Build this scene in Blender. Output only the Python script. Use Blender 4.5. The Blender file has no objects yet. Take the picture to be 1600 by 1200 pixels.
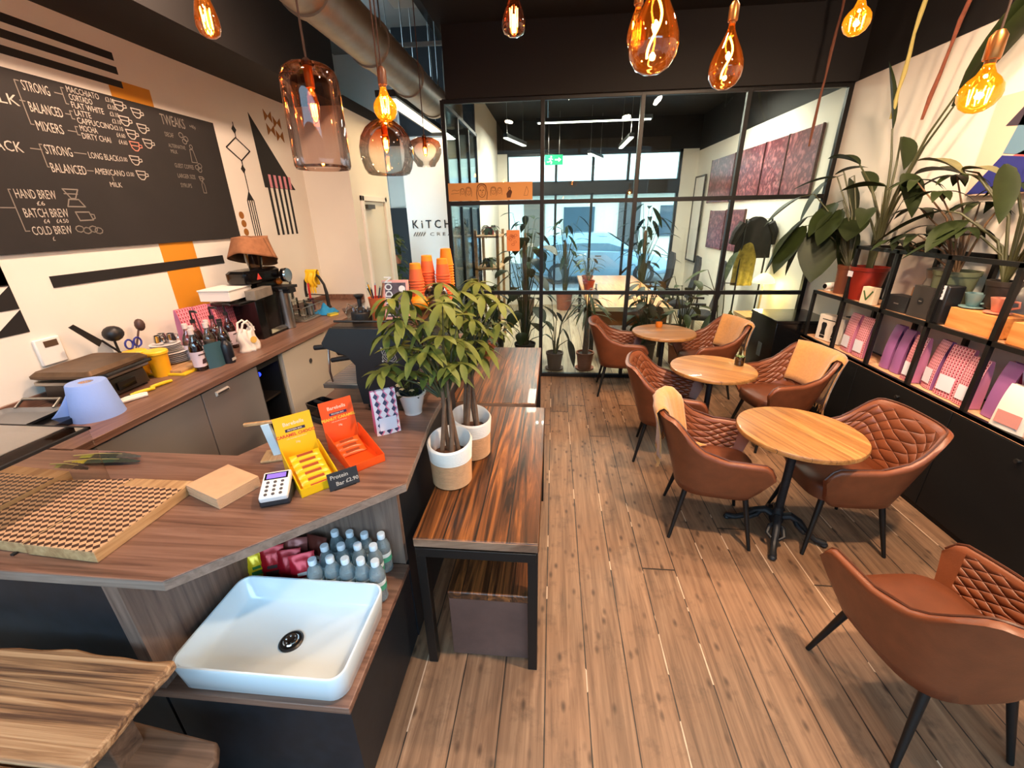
import bpy, math, random
from mathutils import Vector, Matrix
import numpy as np
random.seed(7)
SC = bpy.context.scene
COL = SC.collection
R = math.radians

# ---------------------------------------------------------------- camera
cam = bpy.data.objects.new('camera', bpy.data.cameras.new('camera'))
COL.objects.link(cam)
SC.camera = cam
cam.data.sensor_width = 36.0
cam.data.lens = 656.5 / 1600 * 36.0
cam.data.clip_start = 0.02
cam.data.clip_end = 200
_yaw, _pit, _rol = R(5.72), R(21.91), R(-1.03)
_f = Vector((-math.sin(_yaw), math.cos(_yaw), 0)); _r = Vector((math.cos(_yaw), math.sin(_yaw), 0)); _u = Vector((0, 0, 1))
_f2 = _f * math.cos(_pit) - _u * math.sin(_pit); _u2 = _u * math.cos(_pit) + _f * math.sin(_pit)
_r3 = _r * math.cos(_rol) + _u2 * math.sin(_rol); _u3 = _u2 * math.cos(_rol) - _r * math.sin(_rol)
_m = Matrix((_r3, _u3, -_f2)).transposed().to_4x4()
_m.translation = (0, 0, 1.95)
cam.matrix_world = _m

# ---------------------------------------------------------------- view, sky, lights
SC.view_settings.view_transform = 'Standard'
SC.view_settings.look = 'None'
SC.view_settings.gamma = 1.0
SC.view_settings.use_curve_mapping = False
SC.view_settings.exposure = -0.05
SC.cycles.use_denoising = True
SC.cycles.max_bounces = 8
SC.cycles.diffuse_bounces = 3
SC.cycles.glossy_bounces = 4
SC.cycles.transmission_bounces = 4
SC.cycles.transparent_max_bounces = 14
SC.cycles.caustics_reflective = False
SC.cycles.caustics_refractive = False
SC.cycles.sample_clamp_indirect = 6.0

world = bpy.data.worlds.new('sky')
SC.world = world
world.use_nodes = True
wn = world.node_tree
bg = wn.nodes['Background']
bg.inputs['Color'].default_value = (0.48, 0.76, 1.0, 1)
bg.inputs['Strength'].default_value = 9.0

def lamp(name, kind, loc, power, color, size=0.1, size_y=None, aim=None, spread=None):
    d = bpy.data.lights.new(name, kind)
    d.energy = power; d.color = color
    if kind == 'AREA':
        d.size = size
        if size_y: d.shape = 'RECTANGLE'; d.size_y = size_y
        else: d.shape = 'DISK'
        if spread: d.spread = spread
    elif kind in ('POINT', 'SPOT'):
        d.shadow_soft_size = size
        if kind == 'SPOT': d.spot_size = spread or R(90); d.spot_blend = 0.6
    o = bpy.data.objects.new(name, d); COL.objects.link(o); o.location = loc
    if aim is not None:
        o.rotation_euler = (Vector(aim) - Vector(loc)).to_track_quat('-Z', 'Y').to_euler()
    return o
WARM = (1.0, 0.71, 0.46)
WARMW = (1.0, 0.69, 0.50)
# daylight portals at the front window and added rear window (they only guide sampling of the sky)
for nm, loc, aim, sx, sy in (('front_portal', (-0.15, -2.0, 1.8), (-0.15, 5, 1.8), 5.2, 3.4), ('rear_portal', (0.85, 9.86, 1.55), (0.85, 0, 1.55), 4.0, 3.0)):
    p = lamp(nm, 'AREA', loc, 1, (1, 1, 1), sx, sy, aim); p.data.cycles.is_portal = True
lamp('corridor_warm_fill', 'AREA', (-1.8, 6.2, 3.05), 15, (1.0, .62, .26), .2, 2.0, (-1.8, 6.2, 0))  # area light added to warm the sign wall
# added warm fill lights over the cafe, without any fixtures
for nm, loc, aim, pw, col in (
    ('warm_fill', (1.3, 1.0, 3.6), (1.8, 2.2, 0.2), 112, WARM),
    ('warm_fill', (1.6, 3.0, 3.6), (1.3, 3.6, 0.7), 55, WARM),
    ('warm_fill', (0.2, 2.6, 3.6), (0.5, 3.0, 0.0), 48, WARM),
    ('warm_fill', (-0.9, 1.0, 3.6), (-1.2, 1.6, 1.0), 16, WARMW),
    ('warm_fill', (-1.6, 2.6, 3.6), (-2.88, 3.0, 1.9), 58, WARMW),
    ('warm_fill', (-1.7, 1.0, 3.5), (-2.88, 1.6, 1.8), 24, WARMW),
    ('warm_fill', (1.6, 2.2, 3.6), (2.86, 3.2, 2.2), 45, WARMW)):
    lamp(nm, 'AREA', loc, pw, col, 0.16, None, aim, R(150))
# ---------------------------------------------------------------- materials
def srgb(h):
    if isinstance(h, (tuple, list)): c = [x / 255 for x in h]
    else: c = [int(h[i:i + 2], 16) / 255 for i in (0, 2, 4)]
    return tuple(x / 12.92 if x <= 0.04045 else ((x + 0.055) / 1.055) ** 2.4 for x in c) + (1.0,)
_mats = {}
class NT:
    def __init__(s, name):
        s.m = bpy.data.materials.new(name); s.m.use_nodes = True; s.t = s.m.node_tree; s.b = s.t.nodes['Principled BSDF']; s.o = s.t.nodes['Material Output']
    def n(s, typ, **kw):
        nd = s.t.nodes.new(typ)
        for k, v in kw.items():
            if hasattr(nd, k): setattr(nd, k, v)
        return nd
    def l(s, a, b): s.t.links.new(a, b)
    def math(s, op, a, b=None):
        nd = s.n('ShaderNodeMath', operation=op)
        for i, x in enumerate((a, b)):
            if x is None: continue
            if isinstance(x, (int, float)): nd.inputs[i].default_value = x
            else: s.l(x, nd.inputs[i])
        return nd.outputs[0]
    def mix(s, f, a, b, blend='MIX'):
        nd = s.n('ShaderNodeMix', data_type='RGBA', blend_type=blend)
        for i, x in ((0, f), (6, a), (7, b)):
            if isinstance(x, (int, float)): nd.inputs[i].default_value = x
            elif isinstance(x, tuple): nd.inputs[i].default_value = x
            else: s.l(x, nd.inputs[i])
        return nd.outputs[2]
    def ramp(s, f, stops):
        nd = s.n('ShaderNodeValToRGB'); s.l(f, nd.inputs[0]); e = nd.color_ramp.elements
        while len(e) < len(stops): e.new(0.5)
        for i, (p, c) in enumerate(stops): e[i].position = p; e[i].color = c
        return nd.outputs[0]
    def bump(s, h, strength=0.3, dist=0.01):
        nd = s.n('ShaderNodeBump'); nd.inputs['Strength'].default_value = strength; nd.inputs['Distance'].default_value = dist
        s.l(h, nd.inputs['Height']); s.l(nd.outputs[0], s.b.inputs['Normal'])
    def coord(s, scale=(1, 1, 1), rot=(0, 0, 0), kind='Object'):
        tc = s.n('ShaderNodeTexCoord'); mp = s.n('ShaderNodeMapping'); mp.inputs['Scale'].default_value = scale; mp.inputs['Rotation'].default_value = rot
        s.l(tc.outputs[kind], mp.inputs[0]); return mp.outputs[0]
    def noise(s, v, scale=5, detail=4, rough=0.55, dist=0.0):
        nd = s.n('ShaderNodeTexNoise'); nd.inputs['Scale'].default_value = scale; nd.inputs['Detail'].default_value = detail
        nd.inputs['Roughness'].default_value = rough; nd.inputs['Distortion'].default_value = dist
        if v is not None: s.l(v, nd.inputs['Vector'])
        return nd.outputs[0]
    def sep(s, v):
        nd = s.n('ShaderNodeSeparateXYZ'); s.l(v, nd.inputs[0]); return nd.outputs
def M(name, col, rough=0.5, metal=0.0, var=0.0, vs=8, bump=0.0, bs=40, coat=0.0, sheen=0.0, spec=0.5):
    if name in _mats: return _mats[name]
    t = NT(name); c = srgb(col); t.b.inputs['Base Color'].default_value = c
    t.b.inputs['Roughness'].default_value = rough; t.b.inputs['Metallic'].default_value = metal
    t.b.inputs['Coat Weight'].default_value = coat; t.b.inputs['Sheen Weight'].default_value = sheen
    t.b.inputs['Specular IOR Level'].default_value = spec
    if var or bump:
        v = t.coord()
        if var:
            n = t.noise(v, vs, 5)
            d = tuple(x * (1 - var) for x in c[:3]) + (1,); u = tuple(min(1, x * (1 + var)) for x in c[:3]) + (1,)
            t.l(t.ramp(n, [(0.3, d), (0.7, u)]), t.b.inputs['Base Color'])
        if bump: t.bump(t.noise(v, bs, 3), bump, 0.004)
    _mats[name] = t.m
    return t.m
def EM(name, col, strength):
    if name in _mats: return _mats[name]
    t = NT(name); t.b.inputs['Base Color'].default_value = srgb(col); t.b.inputs['Emission Color'].default_value = srgb(col); t.b.inputs['Emission Strength'].default_value = strength
    _mats[name] = t.m
    return t.m
def GL(name, tint, refl=1.0, rough=0.0, edge=None):
    """thin clear glass: tinted see-through with a fresnel reflection"""
    if name in _mats: return _mats[name]
    t = NT(name); t.t.nodes.remove(t.b)
    tr = t.n('ShaderNodeBsdfTransparent'); gl = t.n('ShaderNodeBsdfGlossy'); mx = t.n('ShaderNodeMixShader')
    gl.inputs['Roughness'].default_value = rough
    c = srgb(tint)
    if edge:
        lw = t.n('ShaderNodeLayerWeight'); lw.inputs[0].default_value = 0.35
        t.l(t.mix(lw.outputs['Facing'], c, srgb(edge)), tr.inputs[0])
    else: tr.inputs[0].default_value = c
    fr = t.n('ShaderNodeFresnel'); fr.inputs[0].default_value = 1.5
    t.l(t.math('MINIMUM', t.math('MULTIPLY', fr.outputs[0], refl), 0.9), mx.inputs[0])
    t.l(tr.outputs[0], mx.inputs[1]); t.l(gl.outputs[0], mx.inputs[2]); t.l(mx.outputs[0], t.o.inputs[0])
    _mats[name] = t.m
    return t.m
def GLG(name, top, bot, z0, z1, refl=1.6, edge=0.55, glow=None):
    """blown glass whose tint fades from bottom to top; glow: lit bulb glass"""
    t = NT(name); t.t.nodes.remove(t.b)
    tr = t.n('ShaderNodeBsdfTransparent'); gl = t.n('ShaderNodeBsdfGlossy'); mx = t.n('ShaderNodeMixShader'); gl.inputs['Roughness'].default_value = 0.01
    z = t.sep(t.coord())[2]; f = t.math('DIVIDE', t.math('SUBTRACT', z, z0), z1 - z0); c = t.ramp(f, [(0.0, srgb(bot)), (1.0, srgb(top))])
    lw = t.n('ShaderNodeLayerWeight'); lw.inputs[0].default_value = 0.25; e = t.math('SUBTRACT', 1.0, t.math('MULTIPLY', lw.outputs['Facing'], edge)); cc = t.n('ShaderNodeCombineColor')
    for i in range(3): t.l(e, cc.inputs[i])
    t.l(t.mix(1.0, c, cc.outputs[0], 'MULTIPLY'), tr.inputs[0]); fr = t.n('ShaderNodeFresnel'); fr.inputs[0].default_value = 1.5
    t.l(t.math('MINIMUM', t.math('MULTIPLY', fr.outputs[0], refl), 0.8), mx.inputs[0]); t.l(tr.outputs[0], mx.inputs[1]); t.l(gl.outputs[0], mx.inputs[2]); out = mx.outputs[0]
    if glow:
        em = t.n('ShaderNodeEmission'); em.inputs[0].default_value = srgb(glow[0]); em.inputs[1].default_value = glow[1]; ad = t.n('ShaderNodeAddShader'); t.l(out, ad.inputs[0]); t.l(em.outputs[0], ad.inputs[1]); out = ad.outputs[0]
    t.l(out, t.o.inputs[0]); return t.m
def PET():
    m = GL('bottle_plastic', (232, 240, 242), 1.8, .05, (170, 196, 204)); t = m.node_tree; o = t.nodes['Material Output']; old = o.inputs[0].links[0].from_socket
    d = t.nodes.new('ShaderNodeBsdfDiffuse'); d.inputs[0].default_value = srgb((200, 220, 228)); x = t.nodes.new('ShaderNodeMixShader'); x.inputs[0].default_value = 0.26
    t.links.new(old, x.inputs[1]); t.links.new(d.outputs[0], x.inputs[2]); t.links.new(x.outputs[0], o.inputs[0]); return m
def WOOD(name, dark, mid, light, axis='Y', fine=28, along=1.4, rough=0.5, plank=0.0, seam=0.004, bump=0.15, coat=0.0, contrast=(0.3, 0.5, 0.7), off=0.0, distort=1.2):
    """grain runs along the given local axis; plank>0 cuts boards across the other axis"""
    if name in _mats: return _mats[name]
    t = NT(name)
    sc = {'X': (along, fine, fine), 'Y': (fine, along, fine), 'Z': (fine, fine, along)}[axis]
    v0 = t.coord(); s3 = t.sep(v0)
    ac = s3[1] if axis == 'X' else s3[0]
    if plank:
        idx = t.math('FLOOR', t.math('DIVIDE', t.math('ADD', ac, off), plank))
        wn_ = t.n('ShaderNodeTexWhiteNoise', noise_dimensions='1D'); t.l(idx, wn_.inputs['W'])
    mp = t.n('ShaderNodeMapping'); mp.inputs['Scale'].default_value = sc; t.l(v0, mp.inputs[0])
    v = mp.outputs[0]
    if plank:
        cmb = t.n('ShaderNodeCombineXYZ'); k = t.math('MULTIPLY', wn_.outputs['Value'], 37.0)
        t.l(k, cmb.inputs[0]); t.l(k, cmb.inputs[1]); t.l(k, cmb.inputs[2])
        va = t.n('ShaderNodeVectorMath', operation='ADD'); t.l(v, va.inputs[0]); t.l(cmb.outputs[0], va.inputs[1]); v = va.outputs[0]
    n1 = t.noise(v, 1.0, 6, 0.6, distort); 
    col = t.ramp(n1, [(contrast[0], srgb(dark)), (contrast[1], srgb(mid)), (contrast[2], srgb(light))])
    if plank:
        g = t.math('ADD', t.math('MULTIPLY', wn_.outputs['Value'], 0.5), 0.72)
        cg = t.n('ShaderNodeCombineColor'); 
        for i in range(3): t.l(g, cg.inputs[i])
        col = t.mix(1.0, col, cg.outputs[0], 'MULTIPLY')
        fr = t.math('FRACT', t.math('DIVIDE', t.math('ADD', ac, off), plank))
        e = t.math('LESS_THAN', t.math('MINIMUM', fr, t.math('SUBTRACT', 1.0, fr)), seam / plank)
        col = t.mix(e, col, srgb('1a120c'))
    t.l(col, t.b.inputs['Base Color']); t.b.inputs['Roughness'].default_value = rough; t.b.inputs['Coat Weight'].default_value = coat
    if bump: t.bump(n1, bump, 0.004)
    _mats[name] = t.m
    return t.m
def FLOORMAT():
    t = NT('floor_boards'); v0 = t.coord(); s3 = t.sep(v0); W = 0.186
    xi = t.math('DIVIDE', s3[0], W); idx = t.math('FLOOR', xi)
    w1 = t.n('ShaderNodeTexWhiteNoise', noise_dimensions='1D'); t.l(idx, w1.inputs['W'])
    yi = t.math('ADD', t.math('DIVIDE', s3[1], 4.4), t.math('MULTIPLY', w1.outputs['Value'], 7.0))
    j = t.math('FLOOR', yi)
    w2 = t.n('ShaderNodeTexWhiteNoise', noise_dimensions='2D'); cv = t.n('ShaderNodeCombineXYZ'); t.l(idx, cv.inputs[0]); t.l(j, cv.inputs[1]); t.l(cv.outputs[0], w2.inputs['Vector'])
    mp = t.n('ShaderNodeMapping'); mp.inputs['Scale'].default_value = (34, 1.6, 1); t.l(v0, mp.inputs[0])
    sh = t.n('ShaderNodeVectorMath', operation='ADD'); k = t.math('MULTIPLY', w2.outputs['Value'], 50); c3 = t.n('ShaderNodeCombineXYZ'); t.l(k, c3.inputs[1]); t.l(k, c3.inputs[0]); t.l(mp.outputs[0], sh.inputs[0]); t.l(c3.outputs[0], sh.inputs[1])
    gr = t.noise(sh.outputs[0], 1.0, 7, 0.65, 0.8)
    col = t.ramp(gr, [(0.25, srgb((66, 48, 36))), (0.43, srgb((108, 82, 62))), (0.58, srgb((132, 102, 78))), (0.8, srgb((162, 132, 104)))])
    bl = t.noise(v0, 1.3, 4, 0.6); col = t.mix(t.ramp(bl, [(0.35, (0, 0, 0, 1)), (0.75, (0.45, 0.45, 0.45, 1))]), col, srgb((142, 98, 66)))
    g = t.math('ADD', t.math('MULTIPLY', w2.outputs['Value'], 0.34), 0.8); cg = t.n('ShaderNodeCombineColor')
    for i in range(3): t.l(g, cg.inputs[i])
    col = t.mix(1.0, col, cg.outputs[0], 'MULTIPLY')
    # worn dark knots and nail stains
    mk = t.n('ShaderNodeMapping'); mk.inputs['Scale'].default_value = (17, 8, 1); t.l(v0, mk.inputs[0])
    vo = t.n('ShaderNodeTexVoronoi'); vo.inputs['Scale'].default_value = 1.0; t.l(mk.outputs[0], vo.inputs['Vector'])
    kn = t.ramp(vo.outputs['Distance'], [(0.06, (0.85, 0.85, 0.85, 1)), (0.24, (0, 0, 0, 1))])
    col = t.mix(kn, col, srgb((58, 38, 26)))
    d2 = t.noise(v0, 6.0, 6, 0.7); col = t.mix(t.ramp(d2, [(0.54, (0, 0, 0, 1)), (0.72, (0.6, 0.6, 0.6, 1))]), col, srgb((66, 48, 36)))
    fx = t.math('FRACT', xi); ex = t.math('MINIMUM', fx, t.math('SUBTRACT', 1.0, fx))
    wob = t.math('MULTIPLY', t.noise(v0, 9, 3), 0.022)
    e1 = t.math('LESS_THAN', ex, t.math('ADD', wob, 0.004)); 
    pale = t.noise(v0, 2.2, 2); pm = t.math('GREATER_THAN', pale, 0.57)
    sc = t.mix(pm, srgb((30, 20, 14)), srgb((190, 165, 140)))
    col = t.mix(e1, col, sc)
    fy = t.math('FRACT', yi); e2 = t.math('LESS_THAN', fy, 0.0022); col = t.mix(e2, col, srgb((34, 24, 16)))
    t.l(col, t.b.inputs['Base Color']); t.b.inputs['Roughness'].default_value = 0.55
    hh = t.math('SUBTRACT', gr, t.math('MULTIPLY', e1, 1.0)); t.bump(hh, 0.25, 0.006)
    return t.m
def QUILT(name, col):
    if name in _mats: return _mats[name]
    t = NT(name); c = srgb(col); v = t.coord(kind='UV'); s3 = t.sep(v)
    a = t.math('ABSOLUTE', t.math('SINE', t.math('MULTIPLY', t.math('ADD', s3[0], s3[1]), math.pi)))
    b = t.math('ABSOLUTE', t.math('SINE', t.math('MULTIPLY', t.math('SUBTRACT', s3[0], s3[1]), math.pi)))
    h = t.math('POWER', t.math('MULTIPLY', a, b), 0.35)
    n = t.noise(t.coord(), 9, 4)
    t.l(t.ramp(n, [(0.3, tuple(x * 0.8 for x in c[:3]) + (1,)), (0.7, tuple(x * 1.2 for x in c[:3]) + (1,))]), t.b.inputs['Base Color'])
    t.b.inputs['Roughness'].default_value = 0.42; t.bump(h, 0.9, 0.012)
    _mats[name] = t.m
    return t.m
def CHECK(name, c1, c2, s):
    if name in _mats: return _mats[name]
    t = NT(name); ck = t.n('ShaderNodeTexChecker'); ck.inputs['Scale'].default_value = s; ck.inputs['Color1'].default_value = srgb(c1); ck.inputs['Color2'].default_value = srgb(c2)
    t.l(t.coord(rot=(0, 0, R(45))), ck.inputs['Vector']); t.l(ck.outputs[0], t.b.inputs['Base Color']); t.b.inputs['Roughness'].default_value = 0.5
    _mats[name] = t.m
    return t.m
def PATTERN(name, base, c1, c2, s=60.0):
    """printed packaging: rows of little lozenges and zigzags on object coordinates (y,z face)"""
    if name in _mats: return _mats[name]
    t = NT(name); s3 = t.sep(t.coord(kind='UV'))
    u = t.math('MULTIPLY', s3[0], s); w = t.math('MULTIPLY', s3[1], s)
    fu = t.math('ABSOLUTE', t.math('SUBTRACT', t.math('FRACT', u), 0.5)); fw = t.math('ABSOLUTE', t.math('SUBTRACT', t.math('FRACT', w), 0.5))
    dm = t.math('LESS_THAN', t.math('ADD', t.math('MULTIPLY', fu, 1.4), fw), 0.43)
    zz = t.math('FRACT', t.math('ADD', u, t.math('MULTIPLY', fw, 0.7))); z1 = t.math('GREATER_THAN', zz, 0.8)
    col = t.mix(z1, srgb(base), srgb(c2)); col = t.mix(dm, col, srgb(c1))
    t.l(col, t.b.inputs['Base Color']); t.b.inputs['Roughness'].default_value = 0.4
    _mats[name] = t.m
    return t.m

# ---------------------------------------------------------------- mesh builder
def V(*a): return Vector(a)
class MB:
    def __init__(s): s.v = []; s.f = []; s.m = []; s.uv = {}; s.k = 0; s.T = Matrix.Identity(4)
    def at(s, loc=(0, 0, 0), rz=0, rx=0, ry=0):
        s.T = Matrix.Translation(loc) @ Matrix.Rotation(rz, 4, 'Z') @ Matrix.Rotation(ry, 4, 'Y') @ Matrix.Rotation(rx, 4, 'X'); return s
    def add(s, vs, fs):
        b = len(s.v); s.v += [s.T @ Vector(p) for p in vs]
        for f in fs: s.f.append([b + i for i in f]); s.m.append(s.k)
        return b
    def box(s, a, b):
        (x0, y0, z0), (x1, y1, z1) = a, b
        x0, x1 = sorted((x0, x1)); y0, y1 = sorted((y0, y1)); z0, z1 = sorted((z0, z1))
        s.add([(x0, y0, z0), (x1, y0, z0), (x1, y1, z0), (x0, y1, z0), (x0, y0, z1), (x1, y0, z1), (x1, y1, z1), (x0, y1, z1)],
              [(0, 3, 2, 1), (4, 5, 6, 7), (0, 1, 5, 4), (1, 2, 6, 5), (2, 3, 7, 6), (3, 0, 4, 7)]); return s
    def cbox(s, c, d): return s.box([c[i] - d[i] / 2 for i in range(3)], [c[i] + d[i] / 2 for i in range(3)])
    def prism(s, poly, z0, z1):
        n = len(poly); a = sum(poly[i][0] * poly[(i + 1) % n][1] - poly[(i + 1) % n][0] * poly[i][1] for i in range(n))
        if a < 0: poly = poly[::-1]
        s.add([(x, y, z0) for x, y in poly] + [(x, y, z1) for x, y in poly], [list(range(n))[::-1], list(range(n, 2 * n))] + [(i, (i + 1) % n, n + (i + 1) % n, n + i) for i in range(n)]); return s
    def slab(s, poly, o, ax, ay, th):
        """2D polygon extruded along ax x ay"""
        o = Vector(o); ax = Vector(ax); ay = Vector(ay); nz = ax.cross(ay).normalized() * th; n = len(poly)
        p = [o + ax * x + ay * y for x, y in poly]
        s.add(p + [q + nz for q in p], [list(range(n))[::-1], list(range(n, 2 * n))] + [(i, (i + 1) % n, n + (i + 1) % n, n + i) for i in range(n)]); return s
    def loops(s, L, cap0=True, cap1=True, closed=True):
        n = len(L[0]); vs = [p for l in L for p in l]; fs = []
        for i in range(len(L) - 1):
            for j in range(n if closed else n - 1):
                k = (j + 1) % n; fs.append((i * n + j, i * n + k, (i + 1) * n + k, (i + 1) * n + j))
        if cap0: fs.append(list(range(n))[::-1])
        if cap1: fs.append([(len(L) - 1) * n + j for j in range(n)])
        return s.add(vs, fs)
    def lathe(s, prof, c=(0, 0, 0), n=24, cap0=True, cap1=True):
        L = [[(c[0] + r * math.cos(2 * math.pi * j / n), c[1] + r * math.sin(2 * math.pi * j / n), c[2] + z) for j in range(n)] for r, z in prof]
        s.loops(L, cap0, cap1); return s
    def tube(s, pts, r, n=8, caps=True):
        pts = [Vector(p) for p in pts]; m = len(pts); rs = r if isinstance(r, (list, tuple)) else [r] * m
        L = []; ref = None
        for i, p in enumerate(pts):
            d = (pts[min(i + 1, m - 1)] - pts[max(i - 1, 0)]).normalized()
            if ref is None: ref = Vector((0, 0, 1)) if abs(d.z) < 0.9 else Vector((1, 0, 0))
            x = d.cross(ref).normalized(); y = x.cross(d).normalized(); ref = y
            L.append([p - (x * math.cos(2 * math.pi * j / n) + y * math.sin(2 * math.pi * j / n)) * rs[i] for j in range(n)])
        s.loops(L, caps, caps); return s
    def cyl(s, a, b, r0, r1=None, n=16): return s.tube([a, b], [r0, r0 if r1 is None else r1], n)
    def ball(s, c, r, sz=1.0, n=14, m=8):
        pr = [(max(1e-4, r * math.sin(math.pi * i / m)), -r * sz * math.cos(math.pi * i / m)) for i in range(m + 1)]
        return s.lathe(pr, c, n)
    def grid(s, fn, nu, nv, uvs=None):
        vs = [fn(i / nu, j / nv) for i in range(nu + 1) for j in range(nv + 1)]
        fs = [(i * (nv + 1) + j, (i + 1) * (nv + 1) + j, (i + 1) * (nv + 1) + j + 1, i * (nv + 1) + j + 1) for i in range(nu) for j in range(nv)]
        b = s.add(vs, fs)
        for i in range(nu + 1):
            for j in range(nv + 1):
                s.uv[b + i * (nv + 1) + j] = (i / nu * (uvs[0] if uvs else 1), j / nv * (uvs[1] if uvs else 1))
        return s
    def rrect(s, w, d, r, z, c=(0, 0), n=6):
        P = []
        for q, (sx, sy) in enumerate(((1, 1), (-1, 1), (-1, -1), (1, -1))):
            for i in range(n + 1):
                a = R(90) * (q + i / n); P.append((c[0] + sx * (w / 2 - r) + r * math.cos(a), c[1] + sy * (d / 2 - r) + r * math.sin(a), z))
        return P
    def ribbon(s, pts, w, o, ax, ay, closed=False):
        """flat brush line through 2D points"""
        o = Vector(o); ax = Vector(ax); ay = Vector(ay)
        if closed: pts = list(pts) + [pts[0]]
        for (x0, y0), (x1, y1) in zip(pts[:-1], pts[1:]):
            dx, dy = x1 - x0, y1 - y0; L = math.hypot(dx, dy) or 1; nx, ny = -dy / L * w / 2, dx / L * w / 2; ex, ey = dx / L * w * .3, dy / L * w * .3
            q = [(x0 - ex + nx, y0 - ey + ny), (x0 - ex - nx, y0 - ey - ny), (x1 + ex - nx, y1 + ey - ny), (x1 + ex + nx, y1 + ey + ny)]
            s.add([o + ax * a + ay * b for a, b in q], [(0, 1, 2, 3)])
        return s
    def text(s, st, size, o, ax, ay, align='LEFT', bold=0.0, sx=1.0):
        vs, fs = textmesh(st, align, bold); o = Vector(o); ax = Vector(ax) * size * sx; ay = Vector(ay) * size
        s.add([o + ax * x + ay * y for x, y in vs], fs); return s
    def build(s, name, mats, parent=None, loc=(0, 0, 0), rz=0, smooth=35, bevel=0.0, label=None, sub=0, solid=0.0):
        me = bpy.data.meshes.new(name); me.from_pydata([tuple(v) for v in s.v], [], s.f)
        mats = mats if isinstance(mats, (list, tuple)) else [mats]
        for m in mats: me.materials.append(m)
        if len(mats) > 1: me.polygons.foreach_set('material_index', s.m)
        if s.uv:
            ul = me.uv_layers.new(name='UVMap')
            for lp in me.loops: ul.data[lp.index].uv = s.uv.get(lp.vertex_index, (0, 0))
        if smooth:
            me.shade_smooth()
            if smooth < 180: me.set_sharp_from_angle(angle=R(smooth))
        me.update()
        o = bpy.data.objects.new(name, me); COL.objects.link(o); o.location = loc; o.rotation_euler = (0, 0, rz)
        if parent: o.parent = parent
        if solid: md = o.modifiers.new('thick', 'SOLIDIFY'); md.thickness = solid; md.offset = 0
        if bevel: md = o.modifiers.new('edge', 'BEVEL'); md.width = bevel; md.segments = 2; md.limit_method = 'ANGLE'; md.angle_limit = R(40)
        if sub: md = o.modifiers.new('sub', 'SUBSURF'); md.levels = sub; md.render_levels = sub
        if label: o['label'] = label
        return o
_tc = {}
def textmesh(st, align='LEFT', bold=0.0):
    k = (st, align, bold)
    if k in _tc: return _tc[k]
    cu = bpy.data.curves.new('lettering', 'FONT'); cu.body = st; cu.size = 1.0; cu.align_x = align; cu.offset = bold; cu.resolution_u = 2; cu.fill_mode = 'FRONT'
    o = bpy.data.objects.new('lettering', cu); COL.objects.link(o)
    dg = bpy.context.evaluated_depsgraph_get(); me = o.evaluated_get(dg).to_mesh()
    r = ([(v.co.x, v.co.y) for v in me.vertices], [list(p.vertices) for p in me.polygons])
    o.evaluated_get(dg).to_mesh_clear(); bpy.data.objects.remove(o); bpy.data.curves.remove(cu)
    _tc[k] = r
    return r
def tag(o, label, cat, group=None, kind=None):
    if label: o['label'] = label
    if cat: o['category'] = cat
    if group: o['group'] = group
    if kind: o['kind'] = kind
    return o
def thing(name, label, cat, loc=(0, 0, 0), rz=0, group=None):
    o = bpy.data.objects.new(name, None); COL.objects.link(o); o.location = loc; o.rotation_euler = (0, 0, rz); o.empty_display_size = 0.05
    return tag(o, label, cat, group)
def struct(name, mb, mats, parent=None, **kw):
    o = mb.build(name, mats, parent, **kw)
    if not parent: o['kind'] = 'structure'
    return o
def dup(o, loc=None, rz=None, label=None, group=None, scale=None):
    c = o.copy(); COL.objects.link(c)
    if loc is not None: c.location = loc
    if rz is not None: c.rotation_euler = (0, 0, rz)
    if scale is not None: c.scale = (scale,) * 3 if isinstance(scale, (int, float)) else scale
    if label: c['label'] = label
    if group: c['group'] = group
    def rec(src, dst):
        for ch in list(src.children):
            d = ch.copy(); COL.objects.link(d); d.parent = dst; rec(ch, d)
    rec(o, c)
    return c
def frame(d, up=(0, 0, 1)):
    d = Vector(d).normalized(); x = d.cross(Vector(up))
    if x.length < 1e-3: x = d.cross(Vector((0, 1, 0)))
    x.normalize(); return d, x, x.cross(d)
def leaf(mb, p, d, L, W, droop=0.3, fold=0.25, n=6, up=(0, 0, 1), shape=0.9, notch=0):
    """one curved leaf blade from p along d"""
    d, x, u = frame(d, up); p = Vector(p)
    def fn(a, b):
        s_ = b * 2 - 1; w = W / 2 * (math.sin(math.pi * min(1, a ** shape * 0.97 + 0.03)) ** 0.8) + 0.0008
        if notch and 0.12 < a < 0.92: w *= 1 - notch * (int(a * n) % 2)
        c = p + d * (L * a * (1 - 0.15 * droop * a)) - u * 0 - Vector((0, 0, 1)) * (droop * L * a * a)
        return c + x * (s_ * w) + u * (abs(s_) * w * fold)
    mb.grid(fn, n, 2)
# ---------------------------------------------------------------- palette
white_wall = M('white_wall_paint', (232, 226, 214), 0.85, var=0.02, vs=3)
black_paint = M('black_wall_paint', (17, 13, 11), 0.75)
black_metal = M('black_metal', (22, 21, 20), 0.42, metal=0.3)
black_matt = M('black_matt', (17, 17, 18), 0.6)
black_gloss = M('black_gloss', (12, 12, 13), 0.18)
navy_panel = M('scuffed_black_panel', (20, 25, 31), 0.5, var=0.3, vs=22)
mustard = M('mustard_paint', (205, 135, 25), 0.7)
brown_paint = M('brown_paint', (150, 95, 30), 0.8)
pink_paint = M('pink_paint', (214, 140, 150), 0.8)
board_black = M('chalkboard_black', (34, 30, 28), 0.85, var=0.12, vs=5)
chalk = M('chalk_white', (182, 175, 164), 0.9)
chalk_dim = M('chalk_grey', (128, 121, 112), 0.9)
chalk_pink = M('chalk_pink', (200, 130, 110), 0.9)
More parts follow.
